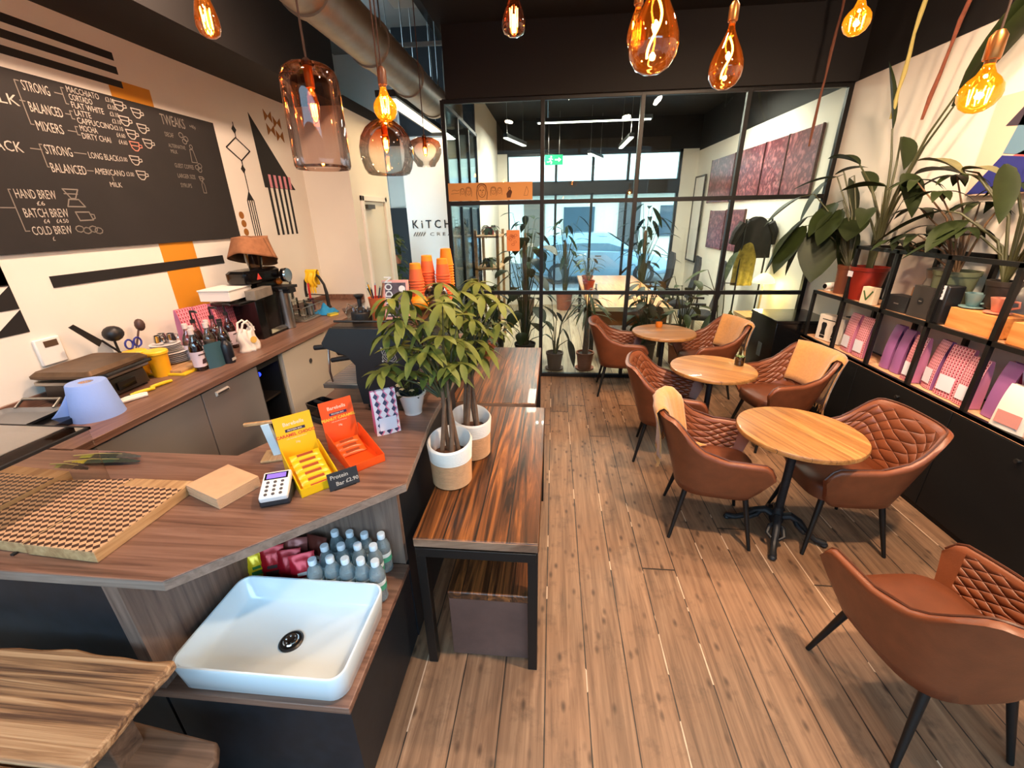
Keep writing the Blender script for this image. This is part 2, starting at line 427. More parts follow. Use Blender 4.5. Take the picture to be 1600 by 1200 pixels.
steel = M('brushed_steel', (170, 168, 162), 0.32, metal=1.0)
chrome = M('chrome', (215, 215, 215), 0.12, metal=1.0)
dark_steel = M('dark_steel', (88, 82, 76), 0.38, metal=0.9)
glass = GL('clear_glass', (240, 246, 243), .75)
thin_glass = GL('thin_clear_glass', (244, 247, 246), 1.3)
walnut = WOOD('walnut_laminate', (84, 58, 46), (124, 90, 74), (146, 112, 94), 'X', 34, 1.0, 0.40, bump=0.05, contrast=(.3, .5, .72))
walnut_y = WOOD('walnut_laminate_lengthways', (84, 58, 46), (124, 90, 74), (146, 112, 94), 'Y', 34, 1.0, 0.40, bump=0.05, contrast=(.3, .5, .72))
edge_band = WOOD('grey_edge_band', (108, 92, 82), (134, 116, 104), (152, 134, 122), 'X', 30, 2, .5)
walnut_grey = WOOD('grey_walnut_laminate', (84, 66, 58), (120, 98, 86), (140, 118, 104), 'Z', 30, 1.2, 0.55, bump=0.05)
paper_white = M('white_paper', (236, 232, 224), 0.8)
cream = M('cream_plastic', (228, 222, 208), 0.5)

# ---------------------------------------------------------------- room shell
floor = struct('floor', MB().box((-3.2, -2.1, -0.06), (3.0, 5.13, 0)), FLOORMAT(), smooth=0)
struct('floor_office', MB().box((-3.7, 5.13, -0.06), (3.0, 10.0, 0)), WOOD('pale_office_boards', (150, 126, 98), (190, 168, 136), (206, 186, 156), 'Y', 16, 1, .5, plank=.16, seam=.003, bump=.05), smooth=0)
WL, WR = -2.88, 2.86
left = struct('wall_left', MB().box((WL - 0.12, -2.1, 0), (WL, 5.13, 3.08)), white_wall, smooth=0)
struct('wall_left_upper', MB().box((WL - 0.12, -2.1, 3.08), (-2.33, 5.13, 4.4)), black_paint, smooth=0)
struct('wall_back', MB().box((WL - 0.12, 5.13, 0), (-2.33, 5.25, 3.08)), white_wall, smooth=0)
# corridor beyond the counter
m = MB(); m.box((-2.45, 5.25, 0), (-2.33, 5.32, 3.08)); m.box((-2.45, 5.32, 2.2), (-2.33, 6.12, 3.08)); m.box((-2.45, 6.12, 0), (-2.33, 6.3, 3.08))
struct('wall_corridor', m, white_wall, smooth=0)
struct('wall_corridor_end', MB().box((-3.6, 8.0, 0), (-2.2, 8.1, 4.4)), white_wall, smooth=0)
struct('wall_corridor_side', MB().box((-3.7, 6.2, 0), (-3.6, 8.1, 4.4)), white_wall, smooth=0)
kw = struct('wall_sign', MB().box((-2.38, 7.17, 0), (-1.2, 7.29, 4.4)), white_wall, smooth=0)
struct('wall_sign_return', MB().box((-2.38, 7.29, 0), (-2.3, 8.0, 4.4)), white_wall, smooth=0)
struct('trim_1', MB().box((-3.6, 5.25, 3.08), (-2.33, 8.0, 3.2)), black_paint, smooth=0)
struct('trim_2', MB().box((-2.33, 7.1, 3.08), (-1.2, 7.17, 4.4)), black_paint, smooth=0)
struct('wall_right', MB().box((WR, -2.1, 0), (WR + 0.12, 10.0, 3.08)), white_wall, smooth=0)
struct('wall_right_upper', MB().box((WR - 0.005, -2.1, 3.08), (WR + 0.12, 10.0, 4.4)), black_paint, smooth=0)
# front of the shop, behind the camera: open shop window
m = MB(); m.box((-3.0, -2.12, 0), (-2.7, -2.0, 4.4)); m.box((2.4, -2.12, 0), (3.0, -2.0, 4.4)); m.box((-2.7, -2.12, 3.5), (2.4, -2.0, 4.4)); m.box((-2.7, -2.12, 0), (2.4, -2.0, 0.12))
struct('wall_front', m, white_wall, smooth=0)
struct('ceiling', MB().box((-1.15, -2.1, 3.7), (2.98, 10.0, 3.85)), black_paint, smooth=0)
struct('ceiling_void', MB().box((-3.7, -2.1, 4.4), (2.98, 10.0, 4.5)), M('grey_slab', (150, 145, 135), 0.9, var=0.15, vs=2), smooth=0)
struct('trim_3', MB().box((-1.15, 5.07, 3.08), (2.86, 5.19, 3.7)), black_paint, smooth=0)
m = MB(); m.box((-1.2, -2.1, 3.7), (-1.15, 10.0, 4.4)); struct('trim_4', m, black_paint, smooth=0)
# office: left partition of timber slats and back wall with a window added for the reflected street
struct('wall_office_left', MB().box((-1.26, 7.29, 0), (-1.2, 10.0, 4.4)), white_wall, smooth=0)
m = MB(); m.box((-1.26, 9.8, 0), (-1.0, 9.95, 3.7)); m.box((-1.0, 9.8, 0), (2.86, 9.95, 0.25)); m.box((2.55, 9.8, 0.25), (2.86, 9.95, 3.12))
struct('wall_office_back', m, white_wall, smooth=0)
struct('trim_5', MB().box((-1.26, 9.79, 3.12), (2.86, 9.95, 3.7)), black_paint, smooth=0)
w2 = thing('window_2', None, None, (0, 9.86, 0)); w2['kind'] = 'structure'
m = MB()
for x in (-1.0, 0.02, 0.78, 1.5, 2.52): m.box((x - .025, -.04, .25), (x + .025, .04, 3.12))
for z in (.27, 2.35, 2.56, 3.1): m.box((-1, -.04, z - .03), (2.55, .04, z + .03))
m.box((-1, -.05, 2.35), (2.55, .05, 2.56)); m.build('frame', black_metal, w2, smooth=0)
MB().box((-1.0, -.004, .3), (2.5, .004, 3.08)).build('pane', thin_glass, w2, smooth=0)

# glass partition between the cafe and the office
w1 = thing('window_1', None, None, (0, 5.13, 0)); w1['kind'] = 'structure'
ZS = (0.025, 1.075, 2.08, 3.065)
for x in (-1.2, -0.14, 0.875, 1.9, 2.83):
    MB().box((x - .022, -.025, 0), (x + .022, .025, 3.08)).build('mullion', black_metal, w1, bevel=.003)
for z in ZS: MB().box((-1.2, -.024, z - .022), (2.83, .024, z + .022)).build('transom', black_metal, w1, bevel=.003)
XS = (-1.2, -0.14, 0.875, 1.9, 2.83)
for i in range(4):
    for k in range(3):
        MB().box((XS[i] + .022, -.004, ZS[k] + .02), (XS[i + 1] - .022, .004, ZS[k + 1] - .02)).build('pane', glass, w1, smooth=0)
w3 = thing('window_3', None, None, (-1.2, 5.13, 0)); w3['kind'] = 'structure'
for y in (0.68, 1.36, 2.0): MB().box((-.02, y - .02, 0), (.02, y + .02, 3.08)).build('mullion', black_metal, w3)
for z in ZS: MB().box((-.02, .02, z - .02), (.02, 2.04, z + .02)).build('transom', black_metal, w3)
MB().box((-.004, .03, .02), (.004, 2.02, 3.05)).build('pane', glass, w3, smooth=0)

# doors of the corridor
d1 = thing('door_1', None, None, (-2.33, 5.72, 0)); d1['kind'] = 'structure'
m = MB(); m.box((-.1, -.4, 0), (.03, -.34, 2.2)); m.box((-.1, .34, 0), (.03, .4, 2.2)); m.box((-.1, -.4, 2.14), (.03, .4, 2.2)); m.build('frame', paper_white, d1, bevel=.004)
MB().box((-.04, -.34, 0.01), (0, .34, 2.14)).build('leaf', M('door_white', (226, 218, 200), 0.5), d1)
m = MB(); m.box((0, .24, .98), (.02, .28, 1.12)); m.tube([(.02, .26, 1.06), (.06, .26, 1.06), (.06, .16, 1.06)], .009); m.build('handle', steel, d1)
MB().box((0, -.3, 2.05), (.05, -.08, 2.1)).build('door_closer', dark_steel, d1)
d2 = thing('door_2', None, None, (-2.75, 7.97, 0)); d2['kind'] = 'structure'
MB().box((-.5, -.02, 0), (.48, .03, 2.1)).build('leaf', black_matt, d2)
m = MB()
for dx in (0.16, 0.25):
    m.ball((dx, -.03, 1.7), .022, n=10); m.box((dx - .02, -.035, 1.58), (dx + .02, -.02, 1.67)); m.box((dx - .016, -.035, 1.45), (dx - .003, -.02, 1.58)); m.box((dx + .003, -.035, 1.45), (dx + .016, -.02, 1.58))
m.build('toilet_symbol', paper_white, d2)
m = MB(); m.text('K i T C H E N', 0.175, (-2.315, 7.162, 1.775), (1, 0, 0), (0, 0, 1), bold=0.012, sx=.92); m.build('wall_lettering', black_matt, kw, smooth=0)
m = MB(); m.text('C R E A T I V E', 0.075, (-2.03, 7.162, 1.655), (1, 0, 0), (0, 0, 1), sx=1.5)
for i in range(5): m.ribbon([(-2.3 + i * .04, 1.655), (-2.265 + i * .04, 1.71)], .014, (0, 7.162, 0), (1, 0, 0), (0, 0, 1))
m.build('small_wall_lettering', M('grey_ink', (110, 100, 90), .8), kw, smooth=0)

# ---------------------------------------------------------------- mural painted on the left wall
AX, AY = (0, 1, 0), (0, 0, 1)
def paint(name, polys, mat, lift=0.003):
    m = MB()
    for p in polys: m.slab(p, (WL, 0, 0), AX, AY, lift)
    return m.build(name, mat, left, smooth=0)
def rect(a, b, c, d): return [(a, c), (b, c), (b, d), (a, d)]
paint('painted_stripe', [rect(1.3, 3.075, 2.926, 2.97)], black_paint)
paint('painted_stripe', [rect(1.3, 3.075, 2.85, 2.892)], black_paint)
paint('painted_stripe', [rect(1.3, 3.08, 2.774, 2.814)], black_paint, .004)
paint('painted_column', [rect(2.98, 3.29, 1.0, 2.815)], mustard, .003)
paint('painted_bar', [rect(2.208, 3.57, 1.603, 1.667)], black_paint, .005)
tr = []
for i in range(4): z = 1.395 + .128 * i; tr.append([(2.008, z), (2.008, z + .122), (1.84, z)])
paint('painted_triangle_strip', [rect(1.4, 2.008, 1.645, 1.74)] + tr, black_paint)
paint('painted_triangle', [[(4.375, 2.247), (4.905, 2.247), (4.354, 2.885)]], black_paint, .003)
paint('painted_pink_bars', [rect(4.46 + .085 * i, 4.50 + .085 * i, 2.25, 2.37) for i in range(5)], pink_paint, .005)
paint('painted_black_bars', [rect(4.42 + .085 * i, 4.455 + .085 * i, 1.795, 2.247) for i in range(5)], black_paint)
bows = []
for (yc, zc) in ((4.66, 2.91), (4.80, 2.875), (4.67, 2.79), (4.81, 2.755)):
    bows += [[(yc - .06, zc + .05), (yc - .06, zc - .05), (yc, zc)], [(yc + .06, zc + .05), (yc, zc), (yc + .06, zc - .05)]]
paint('painted_bow_ties', bows, brown_paint)
m = MB()
def dia(y, z, a, b): return [(y - a, z), (y, z - b), (y + a, z), (y, z + b)]
for p in (dia(4.102, 2.705, .03, .035), dia(4.106, 2.385, .03, .035), [(4.06, 2.12), (4.16, 2.12), (4.11, 2.2)]): m.slab(p, (WL, 0, 0), AX, AY, .003)
for a in ([(4.102, 2.76), (4.102, 2.64)], [(4.108, 2.456), (4.11, 2.2)], [(4.096, 2.64), (3.947, 2.546), (4.108, 2.456), (4.257, 2.55), (4.096, 2.64)]): m.ribbon(a, .011, (WL + .004, 0, 0), AX, AY)
for i in range(4): m.slab(rect(4.06 + i * .03, 4.07 + i * .03, 1.8, 2.12), (WL, 0, 0), AX, AY, .003)
m.build('painted_pendant_motif', black_paint, left, smooth=0)
paint('painted_dots', [[(y + .032 * math.cos(a * .4488), z + .032 * math.sin(a * .4488)) for a in range(14)] for y, z in ((3.935, 1.99), (3.942, 1.917), (3.948, 1.843))], brown_paint)

# chalkboard menu
cb = thing('menu_board', 'large black chalkboard coffee menu with white hand lettering on the left wall', 'menu board', (WL, 2.7, 2.25))
MB().box((.004, -1.25, -.45), (.016, 1.135, .457)).build('board', board_black, cb)
CO = (.0175, -2.7, -2.25)
class Chalk(MB):
    def fit(s, st, y0, y1, z, h):
        vs, _ = textmesh(st, 'LEFT', 0.0); w = max(p[0] for p in vs) - min(p[0] for p in vs); sz = h / 0.72
        s.text(st, sz, (CO[0], y0 + CO[1], z - h / 2 + CO[2]), AX, AY, bold=0.0, sx=(y1 - y0) / (w * sz)); return s
    def line(s, pts, w=.007): return s.ribbon(pts, w, CO, AX, AY)
    def cup(s, y, z, r=.035):
        s.line([(y - r, z + r * .7), (y - r * .75, z - r * .4), (y - r * .3, z - r * .8), (y + r * .3, z - r * .8), (y + r * .75, z - r * .4), (y + r, z + r * .7), (y - r, z + r * .7)], .006)
        s.line([(y + r * .95, z + r * .35), (y + r * 1.5, z + r * .3), (y + r * 1.5, z - r * .1), (y + r * .8, z - r * .25)], .005)
        return s.line([(y - r * .85, z + r * .05), (y + r * .85, z + r * .05)], .005)
c = Chalk()
c.fit('MILK', 2.21, 2.386, 2.561, .052).fit('STRONG', 2.437, 2.571, 2.645, .05).fit('BALANCED', 2.433, 2.601, 2.545, .05).fit('MIXERS', 2.432, 2.57, 2.456, .05)
c.fit('BLACK', 2.13, 2.318, 2.333, .052).fit('STRONG', 2.43, 2.575, 2.34, .05).fit('BALANCED', 2.425, 2.62, 2.247, .05)
for st, a, b, z in (('MACCHIATO', 2.674, 2.865, 2.682), ('CORTADO', 2.675, 2.81, 2.643), ('FLAT WHITE', 2.672, 2.865, 2.603), ('LATTE', 2.675, 2.77, 2.563), ('CAPPUCCINO', 2.675, 2.90, 2.523), ('MOCHA', 2.675, 2.78, 2.483), ('DIRTY CHAI', 2.672, 2.85, 2.442)): c.fit(st, a, b, z, .033)
for st, z in (('£3.00', 2.68), ('£3.00', 2.64), ('£3.10', 2.60), ('£3.10', 2.56), ('£3.10', 2.522), ('£4.60', 2.482), ('£4.60', 2.442)): c.fit(st, 2.905, 2.965, z, .026)
c.fit('LONG BLACK', 2.67, 2.865, 2.338, .036).fit('£3.00', 2.868, 2.925, 2.338, .026).fit('AMERICANO', 2.675, 2.875, 2.25, .036).fit('£3.00', 2.885, 2.94, 2.25, .026).fit('MILK', 2.745, 2.825, 2.178, .03)
c.fit('HAND BREW', 2.195, 2.395, 2.102, .048).fit('BATCH BREW', 2.2, 2.425, 2.006, .048).fit('COLD BREW', 2.205, 2.41, 1.914, .046)
c.fit('£6', 2.28, 2.32, 2.055, .022).fit('£4', 2.28, 2.31, 1.962, .022).fit('£4.50', 2.345, 2.41, 1.962, .022).fit('£', 2.29, 2.302, 1.868, .022)
c.build('menu_lettering', chalk, cb, smooth=0)
c = Chalk()
for a in ([(2.40, 2.565), (2.425, 2.565)], [(2.43, 2.66), (2.41, 2.66), (2.41, 2.456), (2.425, 2.456)], [(2.62, 2.545), (2.65, 2.545)], [(2.6, 2.645), (2.645, 2.645)], [(2.66, 2.68), (2.645, 2.68), (2.645, 2.60), (2.66, 2.60)], [(2.665, 2.565), (2.65, 2.565), (2.65, 2.525), (2.665, 2.525)], [(2.6, 2.456), (2.65, 2.456)], [(2.665, 2.485), (2.65, 2.485), (2.65, 2.442), (2.665, 2.442)], [(2.36, 2.333), (2.415, 2.333)], [(2.425, 2.36), (2.412, 2.36), (2.412, 2.247), (2.422, 2.247)], [(2.59, 2.34), (2.66, 2.34)], [(2.63, 2.247), (2.668, 2.247)], [(2.78, 2.225), (2.78, 2.2)], [(2.185, 2.12), (2.175, 2.12), (2.175, 1.912), (2.195, 1.912)], [(2.1, 2.03), (2.175, 2.03)]): c.line(a, .005)
c.build('menu_brackets', chalk_dim, cb, smooth=0)
c = Chalk()
for y, z in ((2.99, 2.66), (3.11, 2.64), (3.0, 2.575), (3.12, 2.55), (3.02, 2.50), (3.13, 2.46), (2.985, 2.34), (3.0, 2.25)): c.cup(y, z)
c.build('cup_drawings', chalk, cb, smooth=0)
Chalk().cup(3.02, 2.43).build('mocha_cup_drawing', chalk_pink, cb, smooth=0)
c = Chalk(); c.fit('TWEAKS', 3.30, 3.515, 2.645, .07).fit('+40p', 3.56, 3.62, 2.64, .025).fit('DECAF', 3.30, 3.375, 2.547, .03).fit('ALTERNATIVE', 3.305, 3.46, 2.475, .026).fit('MILK', 3.31, 3.37, 2.437, .026).fit('GUEST COFFEE', 3.31, 3.49, 2.343, .03).fit('LARGER SIZE', 3.31, 3.48, 2.273, .03).fit('SYRUPS', 3.315, 3.42, 2.207, .03)
def loop(y, z, a, b, n=10): return [(y + a * math.cos(i * 2 * math.pi / n), z + b * math.sin(i * 2 * math.pi / n)) for i in range(n + 1)]
for y, z in ((3.45, 2.56), (3.49, 2.54), (3.47, 2.52), (3.53, 2.345), (3.56, 2.36), (3.55, 2.33)): c.line(loop(y, z, .02, .017), .005)
c.line([(3.49, 2.36 + .02), (3.5, 2.47), (3.53, 2.47), (3.545, 2.38), (3.49, 2.38)], .005); c.line(loop(3.52, 2.49, .014, .014), .005); c.cup(3.54, 2.265, .02); c.line([(3.53, 2.16), (3.53, 2.22), (3.545, 2.25), (3.56, 2.22), (3.56, 2.16), (3.53, 2.16)], .005)
c.build('tweaks_lettering', chalk_dim, cb, smooth=0)
c = Chalk()
c.line([(2.445, 2.135), (2.53, 2.135), (2.5, 2.085), (2.475, 2.085), (2.445, 2.135)], .007); c.line([(2.46, 2.08), (2.515, 2.08), (2.54, 2.04), (2.44, 2.04), (2.46, 2.08)], .007); c.line([(2.445, 2.11), (2.52, 2.11)], .006)
c.line([(2.47, 2.01), (2.55, 2.01), (2.56, 1.965), (2.48, 1.962), (2.47, 2.01)], .007); c.line([(2.55, 2.0), (2.575, 1.995), (2.575, 1.975), (2.56, 1.97)], .006)
for y, z in ((2.46, 1.915), (2.50, 1.905), (2.54, 1.912), (2.57, 1.902)): c.line(loop(y, z, .024, .018, 8), .006)
c.build('brew_drawings', chalk_dim, cb, smooth=0)

# thermostat panel
tp = thing('thermostat', 'white wall thermostat with small dark display beside the grill', 'thermostat', (WL, 2.055, 1.28))
MB().box((0, -.065, -.085), (.02, .065, .065)).build('case', paper_white, tp, bevel=.006)
MB().box((.02, -.025, .015), (.022, .045, .05)).build('display', M('lcd_brown', (90, 70, 52), .3), tp)
# ================================================================ service counter
def L(m): return m
ct = thing('counter_worktop', 'long walnut worktop of the service counter with a cut front corner', 'worktop', (0, 0, 0))
m = MB(); m.prism([(-2.87, .80), (-1.09, .80), (-.548, 1.312), (-.562, 1.45), (-.60, 1.85), (-.61, 2.5), (-.77, 2.6), (-.77, 3.5), (-1.29, 3.5), (-1.29, 1.58), (-1.35, 1.46), (-2.14, 1.46), (-2.14, 1.45), (-2.87, 1.45)], .995, 1.0); m.build('top', walnut, ct, bevel=.002)
m = MB(); m.prism([(-2.87, .801), (-1.091, .801), (-.549, 1.312), (-.563, 1.45), (-.601, 1.85), (-.611, 2.5), (-.771, 2.6), (-.771, 3.5), (-1.289, 3.5), (-1.289, 1.58), (-1.349, 1.459), (-2.14, 1.459), (-2.14, 1.45), (-2.87, 1.45)], .962, .9949); m.build('edge_band', edge_band, ct, bevel=.002, label='greyish wood edge band')
c1 = thing('counter_cabinet', 'scuffed black counter front at the left with grey walnut end panel', 'counter cabinet', (0, 0, 0))
MB().box((-2.87, .83, 0), (-1.312, .85, .961)).build('front_panel', navy_panel, c1)
MB().box((-1.312, .81, 0.501), (-1.262, 1.40, .961)).build('end_panel', walnut_grey, c1)
MB().box((-2.13, 1.42, 0), (-1.34, 1.44, .961)).build('inner_panel', M('grey_cupboard', (128, 122, 118), .5), c1)
c2 = thing('ledge_unit', 'low black unit with a walnut ledge under the cut corner of the counter', 'ledge unit', (0, 0, 0))
m = MB(); m.box((-1.30, .85, 0), (-1.28, 1.40, .469)); m.box((-1.30, .83, 0), (-.64, .85, .469)); m.box((-.66, .85, 0), (-.64, 1.43, .469)); m.build('base_panel', navy_panel, c2)
MB().box((-1.312, .80, .47), (-.62, 1.40, .5)).build('ledge', walnut, c2, bevel=.003)
c3 = thing('counter_cabinet', 'black counter cabinet running behind the benches with grey walnut niche back', 'counter cabinet', (0, 0, 0))
m = MB(); m.box((-.66, 1.435, 0), (-.635, 2.5, .961)); m.box((-.80, 2.5, 0), (-.635, 2.52, .961)); m.box((-.80, 2.52, 0), (-.78, 3.48, .961)); m.build('side_panel', navy_panel, c3)
MB().box((-1.262, 1.402, .5), (-.635, 1.43, .961)).build('niche_back', walnut_grey, c3)
MB().box((-1.27, 1.6, 0), (-1.25, 3.48, .961)).build('inner_panel', M('grey_cupboard', (128, 122, 118), .5), c3)

# sink resting on the ledge
sk = thing('basin', 'white ceramic rectangular basin standing on the low wooden ledge', 'sink', (-.922, .987, .5))
porc = M('white_porcelain', (214, 228, 236), .12, coat=.6)
m = MB()
Ls = [m.rrect(.545, .335, .05, 0), m.rrect(.575, .36, .05, .02), m.rrect(.592, .378, .05, .118), m.rrect(.586, .372, .046, .126), m.rrect(.574, .360, .042, .126), m.rrect(.566, .352, .04, .118), m.rrect(.535, .322, .045, .045), m.rrect(.50, .29, .06, .028), m.rrect(.1, .1, .045, .022)]
m.loops(Ls); m.build('bowl', porc, sk, smooth=50)
m = MB(); m.lathe([(.018, .0225), (.041, .0225), (.042, .027), (.036, .031), (.026, .029)], (0.0, .0, 0), 28); m.build('drain_ring', M('black_rubber', (24, 22, 22), .35), sk)
m = MB(); m.lathe([(.001, .030), (.024, .030), (.027, .033), (.024, .036), (.014, .033), (.001, .034)], (0, 0, 0), 20)
for i in range(6): a = i * R(60); m.ball((.017 * math.cos(a), .017 * math.sin(a), .0345), .003, n=6, m=4)
m.build('strainer', chrome, sk)

# water bottles in the niche
pet = PET()
lbl_green = M('water_label_green', (70, 160, 130), .4); lbl_white = M('water_label_white', (226, 236, 238), .4)
wcap = M('bottle_cap_white', (214, 226, 236), .35)
wb = thing('water_bottle', '', 'bottle', (0, 0, 0), 0, 'water bottles in the counter niche')
m = MB(); pr = [(.001, .004), (.024, .0), (.031, .008)]
for i in range(7): z = .02 + i * .009; pr += [(.0308, z), (.029, z + .0045)]
pr += [(.0308, .09), (.0308, .128), (.029, .14), (.022, .158), (.0145, .17), (.013, .176), (.0145, .178), (.0145, .18)]
m.lathe(pr, n=20); m.build('bottle_body', pet, wb, smooth=60)
m = MB(); m.lathe([(.0314, .062), (.0314, .088)], n=20, cap0=False, cap1=False); m.build('label_band', lbl_green, wb)
m = MB(); m.lathe([(.0314, .088), (.0314, .108)], n=20, cap0=False, cap1=False); m.build('upper_label_band', lbl_white, wb)
m = MB(); m.lathe([(.016, .175), (.0165, .178), (.0165, .196), (.015, .199), (.001, .2)], n=20); m.build('bottle_cap', wcap, wb)
spots = [(-.919, 1.366), (-.852, 1.367), (-.785, 1.364), (-.712, 1.366), (-.92, 1.28), (-.855, 1.292), (-.786, 1.298), (-.719, 1.299), (-.931, 1.205), (-.867, 1.222), (-.803, 1.22), (-.739, 1.222), (-.678, 1.217)]
rown = ['back row', 'back row', 'back row', 'back row', 'middle row', 'middle row', 'middle row', 'middle row', 'front row', 'front row', 'front row', 'front row', 'front row']
posn = ['first from the snack packets', 'second from the snack packets', 'third from the snack packets', 'at the open end'] * 2 + ['touching the red packet', 'second from the red packet', 'third from the red packet', 'fourth from the red packet', 'at the corner of the ledge']
for i, (x, y) in enumerate(spots):
    lb = 'clear water bottle with pale cap, %s, %s' % (rown[i], posn[i])
    if i == 0: wb.location = (x, y, .5); wb['label'] = lb
    else: dup(wb, (x, y, .5), R(random.uniform(0, 360)), lb)

# snack packets leaning in the niche
def packet(name, label, col, w, h, t, loc, rz, lean, patch=None, group='snack packets beside the basin'):
    o = thing(name, label, 'snack packet', loc, rz, group)
    mt = M('foil_' + str(col), col, .28, metal=.25)
    m = MB(); m.at((0, 0, 0), 0, lean)
    def fn(s):
        def f(a, b):
            x = (a - .5) * w * (1 - .06 * math.sin(math.pi * b)); bul = t * (math.sin(math.pi * a) ** .6) * (max(0, math.sin(math.pi * (b * 1.16 - .08))) ** .6)
            return (x + .002 * math.sin(b * 40), s * (bul / 2 + .0006) + .003 * math.sin(a * 17 + b * 9) * math.sin(math.pi * b), b * h)
        return f
    m.grid(fn(-1), 10, 14); 
    n0 = len(m.f); m.grid(fn(1), 10, 14)
    m.build('bag', mt, o, smooth=70)
    if patch:
        m = MB(); m.at((0, 0, 0), 0, lean); m.slab([(-w * .28, h * .30), (w * .28, h * .30), (w * .28, h * .42), (-w * .28, h * .42)], (0, -t / 2 - .001, 0), (1, 0, 0), (0, 0, 1), .002)
        m.slab([(-w * .2, h * .48), (w * .2, h * .48), (w * .2, h * .56), (-w * .2, h * .56)], (0, -t / 2 - .001, 0), (1, 0, 0), (0, 0, 1), .002); m.build('printed_patch', M('patch_' + str(patch), patch, .4), o)
    return o
packet('crisp_packet', 'small yellow snack packet leaning at the left end of the niche', 'e8c21c', .075, .15, .035, (-1.225, 1.25, .502), R(35), R(-16), '2a6a2a')
packet('crisp_packet', 'dark red snack packet next to the yellow one behind the basin', 'a8121c', .095, .17, .04, (-1.15, 1.245, .502), R(22), R(-18), '30201c')
packet('crisp_packet', 'dark red snack packet in the middle of the row behind the basin', '9c101e', .095, .165, .04, (-1.075, 1.235, .502), R(15), R(-20))
packet('crisp_packet', 'bright red snack packet with white patch touching the water bottles', 'b8182a', .10, .165, .04, (-1.0, 1.22, .502), R(25), R(-20), 'e4e0dc')
packet('crisp_packet', 'dusky pink snack packet with blue and white patch in the second row', '8c4a44', .11, .17, .04, (-1.09, 1.31, .502), R(10), R(-12), 'd4d8e0')
packet('crisp_packet', 'brown snack packet at the back of the niche near the yellow one', '6e3a30', .11, .17, .04, (-1.19, 1.345, .502), R(8), R(-10))
packet('crisp_packet', 'brown and white snack packet standing behind the bright red one', '5e2a22', .10, .185, .04, (-.995, 1.32, .502), R(-10), R(-8), 'e0dcd4')

# ---------------------------------------------------------------- on the front counter
Z1 = 1.0
check1 = CHECK('chequered_wood', (212, 168, 126), (66, 40, 28), 60)
endgrain = WOOD('pale_wood_edge', (150, 110, 72), (186, 146, 100), (204, 168, 122), 'Y', 30, 2, .5)
def board(label, quad, z, th, strip=True):
    (a, b, c, d) = [Vector((p[0], p[1], 0)) for p in quad]; ctr = (a + b + c + d) / 4
    o = thing('chequered_board', label, 'chopping board', (ctr.x, ctr.y, z), 0, 'chequered wooden boards on the counter')
    P = [(p - ctr)[:2] for p in (a, b, c, d)]
    m = MB(); m.prism(P, 0, th); m.build('board', endgrain, o, bevel=.002)
    P2 = [tuple(Vector(p) * .995) for p in P]
    if strip:
        k = .86; P2 = [P2[0], P2[1], tuple(Vector(P2[1]).lerp(Vector(P2[2]), k)), tuple(Vector(P2[0]).lerp(Vector(P2[3]), k))]
    m = MB(); m.prism(P2, th, th + .0012); m.build('chequered_inlay', check1, o, smooth=0)
    return o
board('chequered wooden board nearest the napkins, pale strip along its far edge', [(-1.60, .865), (-1.345, .85), (-1.335, 1.215), (-1.575, 1.215)], Z1, .04)
board('chequered wooden board between the other two, under the glass case side', [(-1.87, .885), (-1.608, .868), (-1.582, 1.212), (-1.86, 1.18)], Z1, .04, False)
board('chequered wooden board inside the glass case under the feathers', [(-2.18, .90), (-1.885, .885), (-1.87, 1.23), (-2.15, 1.25)], Z1, .05)
# glass display case
gc = thing('display_case', 'low glass display case with dark edges standing at the left of the counter', 'display case', (-1.95, 1.06, Z1))
m = MB(); m.box((-.40, .195, .222), (.212, .203, .232)); m.box((.20, -.21, .222), (.212, .203, .232)); m.box((-.40, -.21, .222), (.212, -.202, .232)); m.box((.33 - .03, -.205, .0), (.312, -.193, .006)); m.cyl((.206, -.205, 0), (.206, -.205, .225), .006, n=8); m.build('dark_edging', black_matt, gc)
MB().box((-.40, -.205, .225), (.206, .198, .231)).build('glass_top', GL('case_glass', (240, 236, 228), 3.0), gc, smooth=0)
MB().box((.202, -.2, .0), (.207, .198, .225)).build('glass_side', GL('case_side_glass', (246, 246, 244), .4), gc, smooth=0)
MB().box((-.4, -.206, .0), (.2, -.201, .225)).build('glass_front', GL('case_side_glass', (246, 246, 244), .4), gc, smooth=0)
# bottom tray of the display
# feathers
def feather(label, loc, rz, Ln, cols, lift):
    o = thing('feather', label, 'feather', loc, rz, 'bird feathers on the counter')
    m = MB()
    def fn(a, b):
        w = .022 * (math.sin(math.pi * (a * .8 + .18)) ** .7); s_ = b * 2 - 1
        return (a * Ln, s_ * w * (1 + .12 * math.sin(a * 60)), lift * math.sin(a * 2.6) + .004 + .006 * (1 - abs(s_)))
    m.k = 0; nu = 26; m.grid(fn, nu, 6)
    for i in range(len(m.f)): a = (i // 6) / nu; m.m[i] = 0 if a < .2 else (1 if a < .62 else 2)
    m.build('vane', [M('feather_' + str(c), c, .6, var=.3, vs=60) for c in cols], o)
    m = MB(); m.tube([(-.04, 0, .006), (Ln * .3, 0, lift * .7 + .012), (Ln * .7, 0, lift * .9 + .011)], [.003, .002, .001], 6); m.build('quill', M('quill', (200, 190, 120), .5), o)
feather('long yellow-green to black feather lying behind the boards', (-2.02, 1.355, Z1), R(3), .30, ('b0a830', '1c3a2c', '2a3428'), .012)
feather('green-black feather lying parallel beside the yellow-green one', (-2.03, 1.40, Z1), R(1), .28, ('889030', '202a20', '4a4a44'), .014)
feather('short brown and white barred feather on the corner of the board', (-1.96, 1.262, Z1 + .045), R(-8), .17, ('80843a', '5a4a34', '2e2620'), .012)
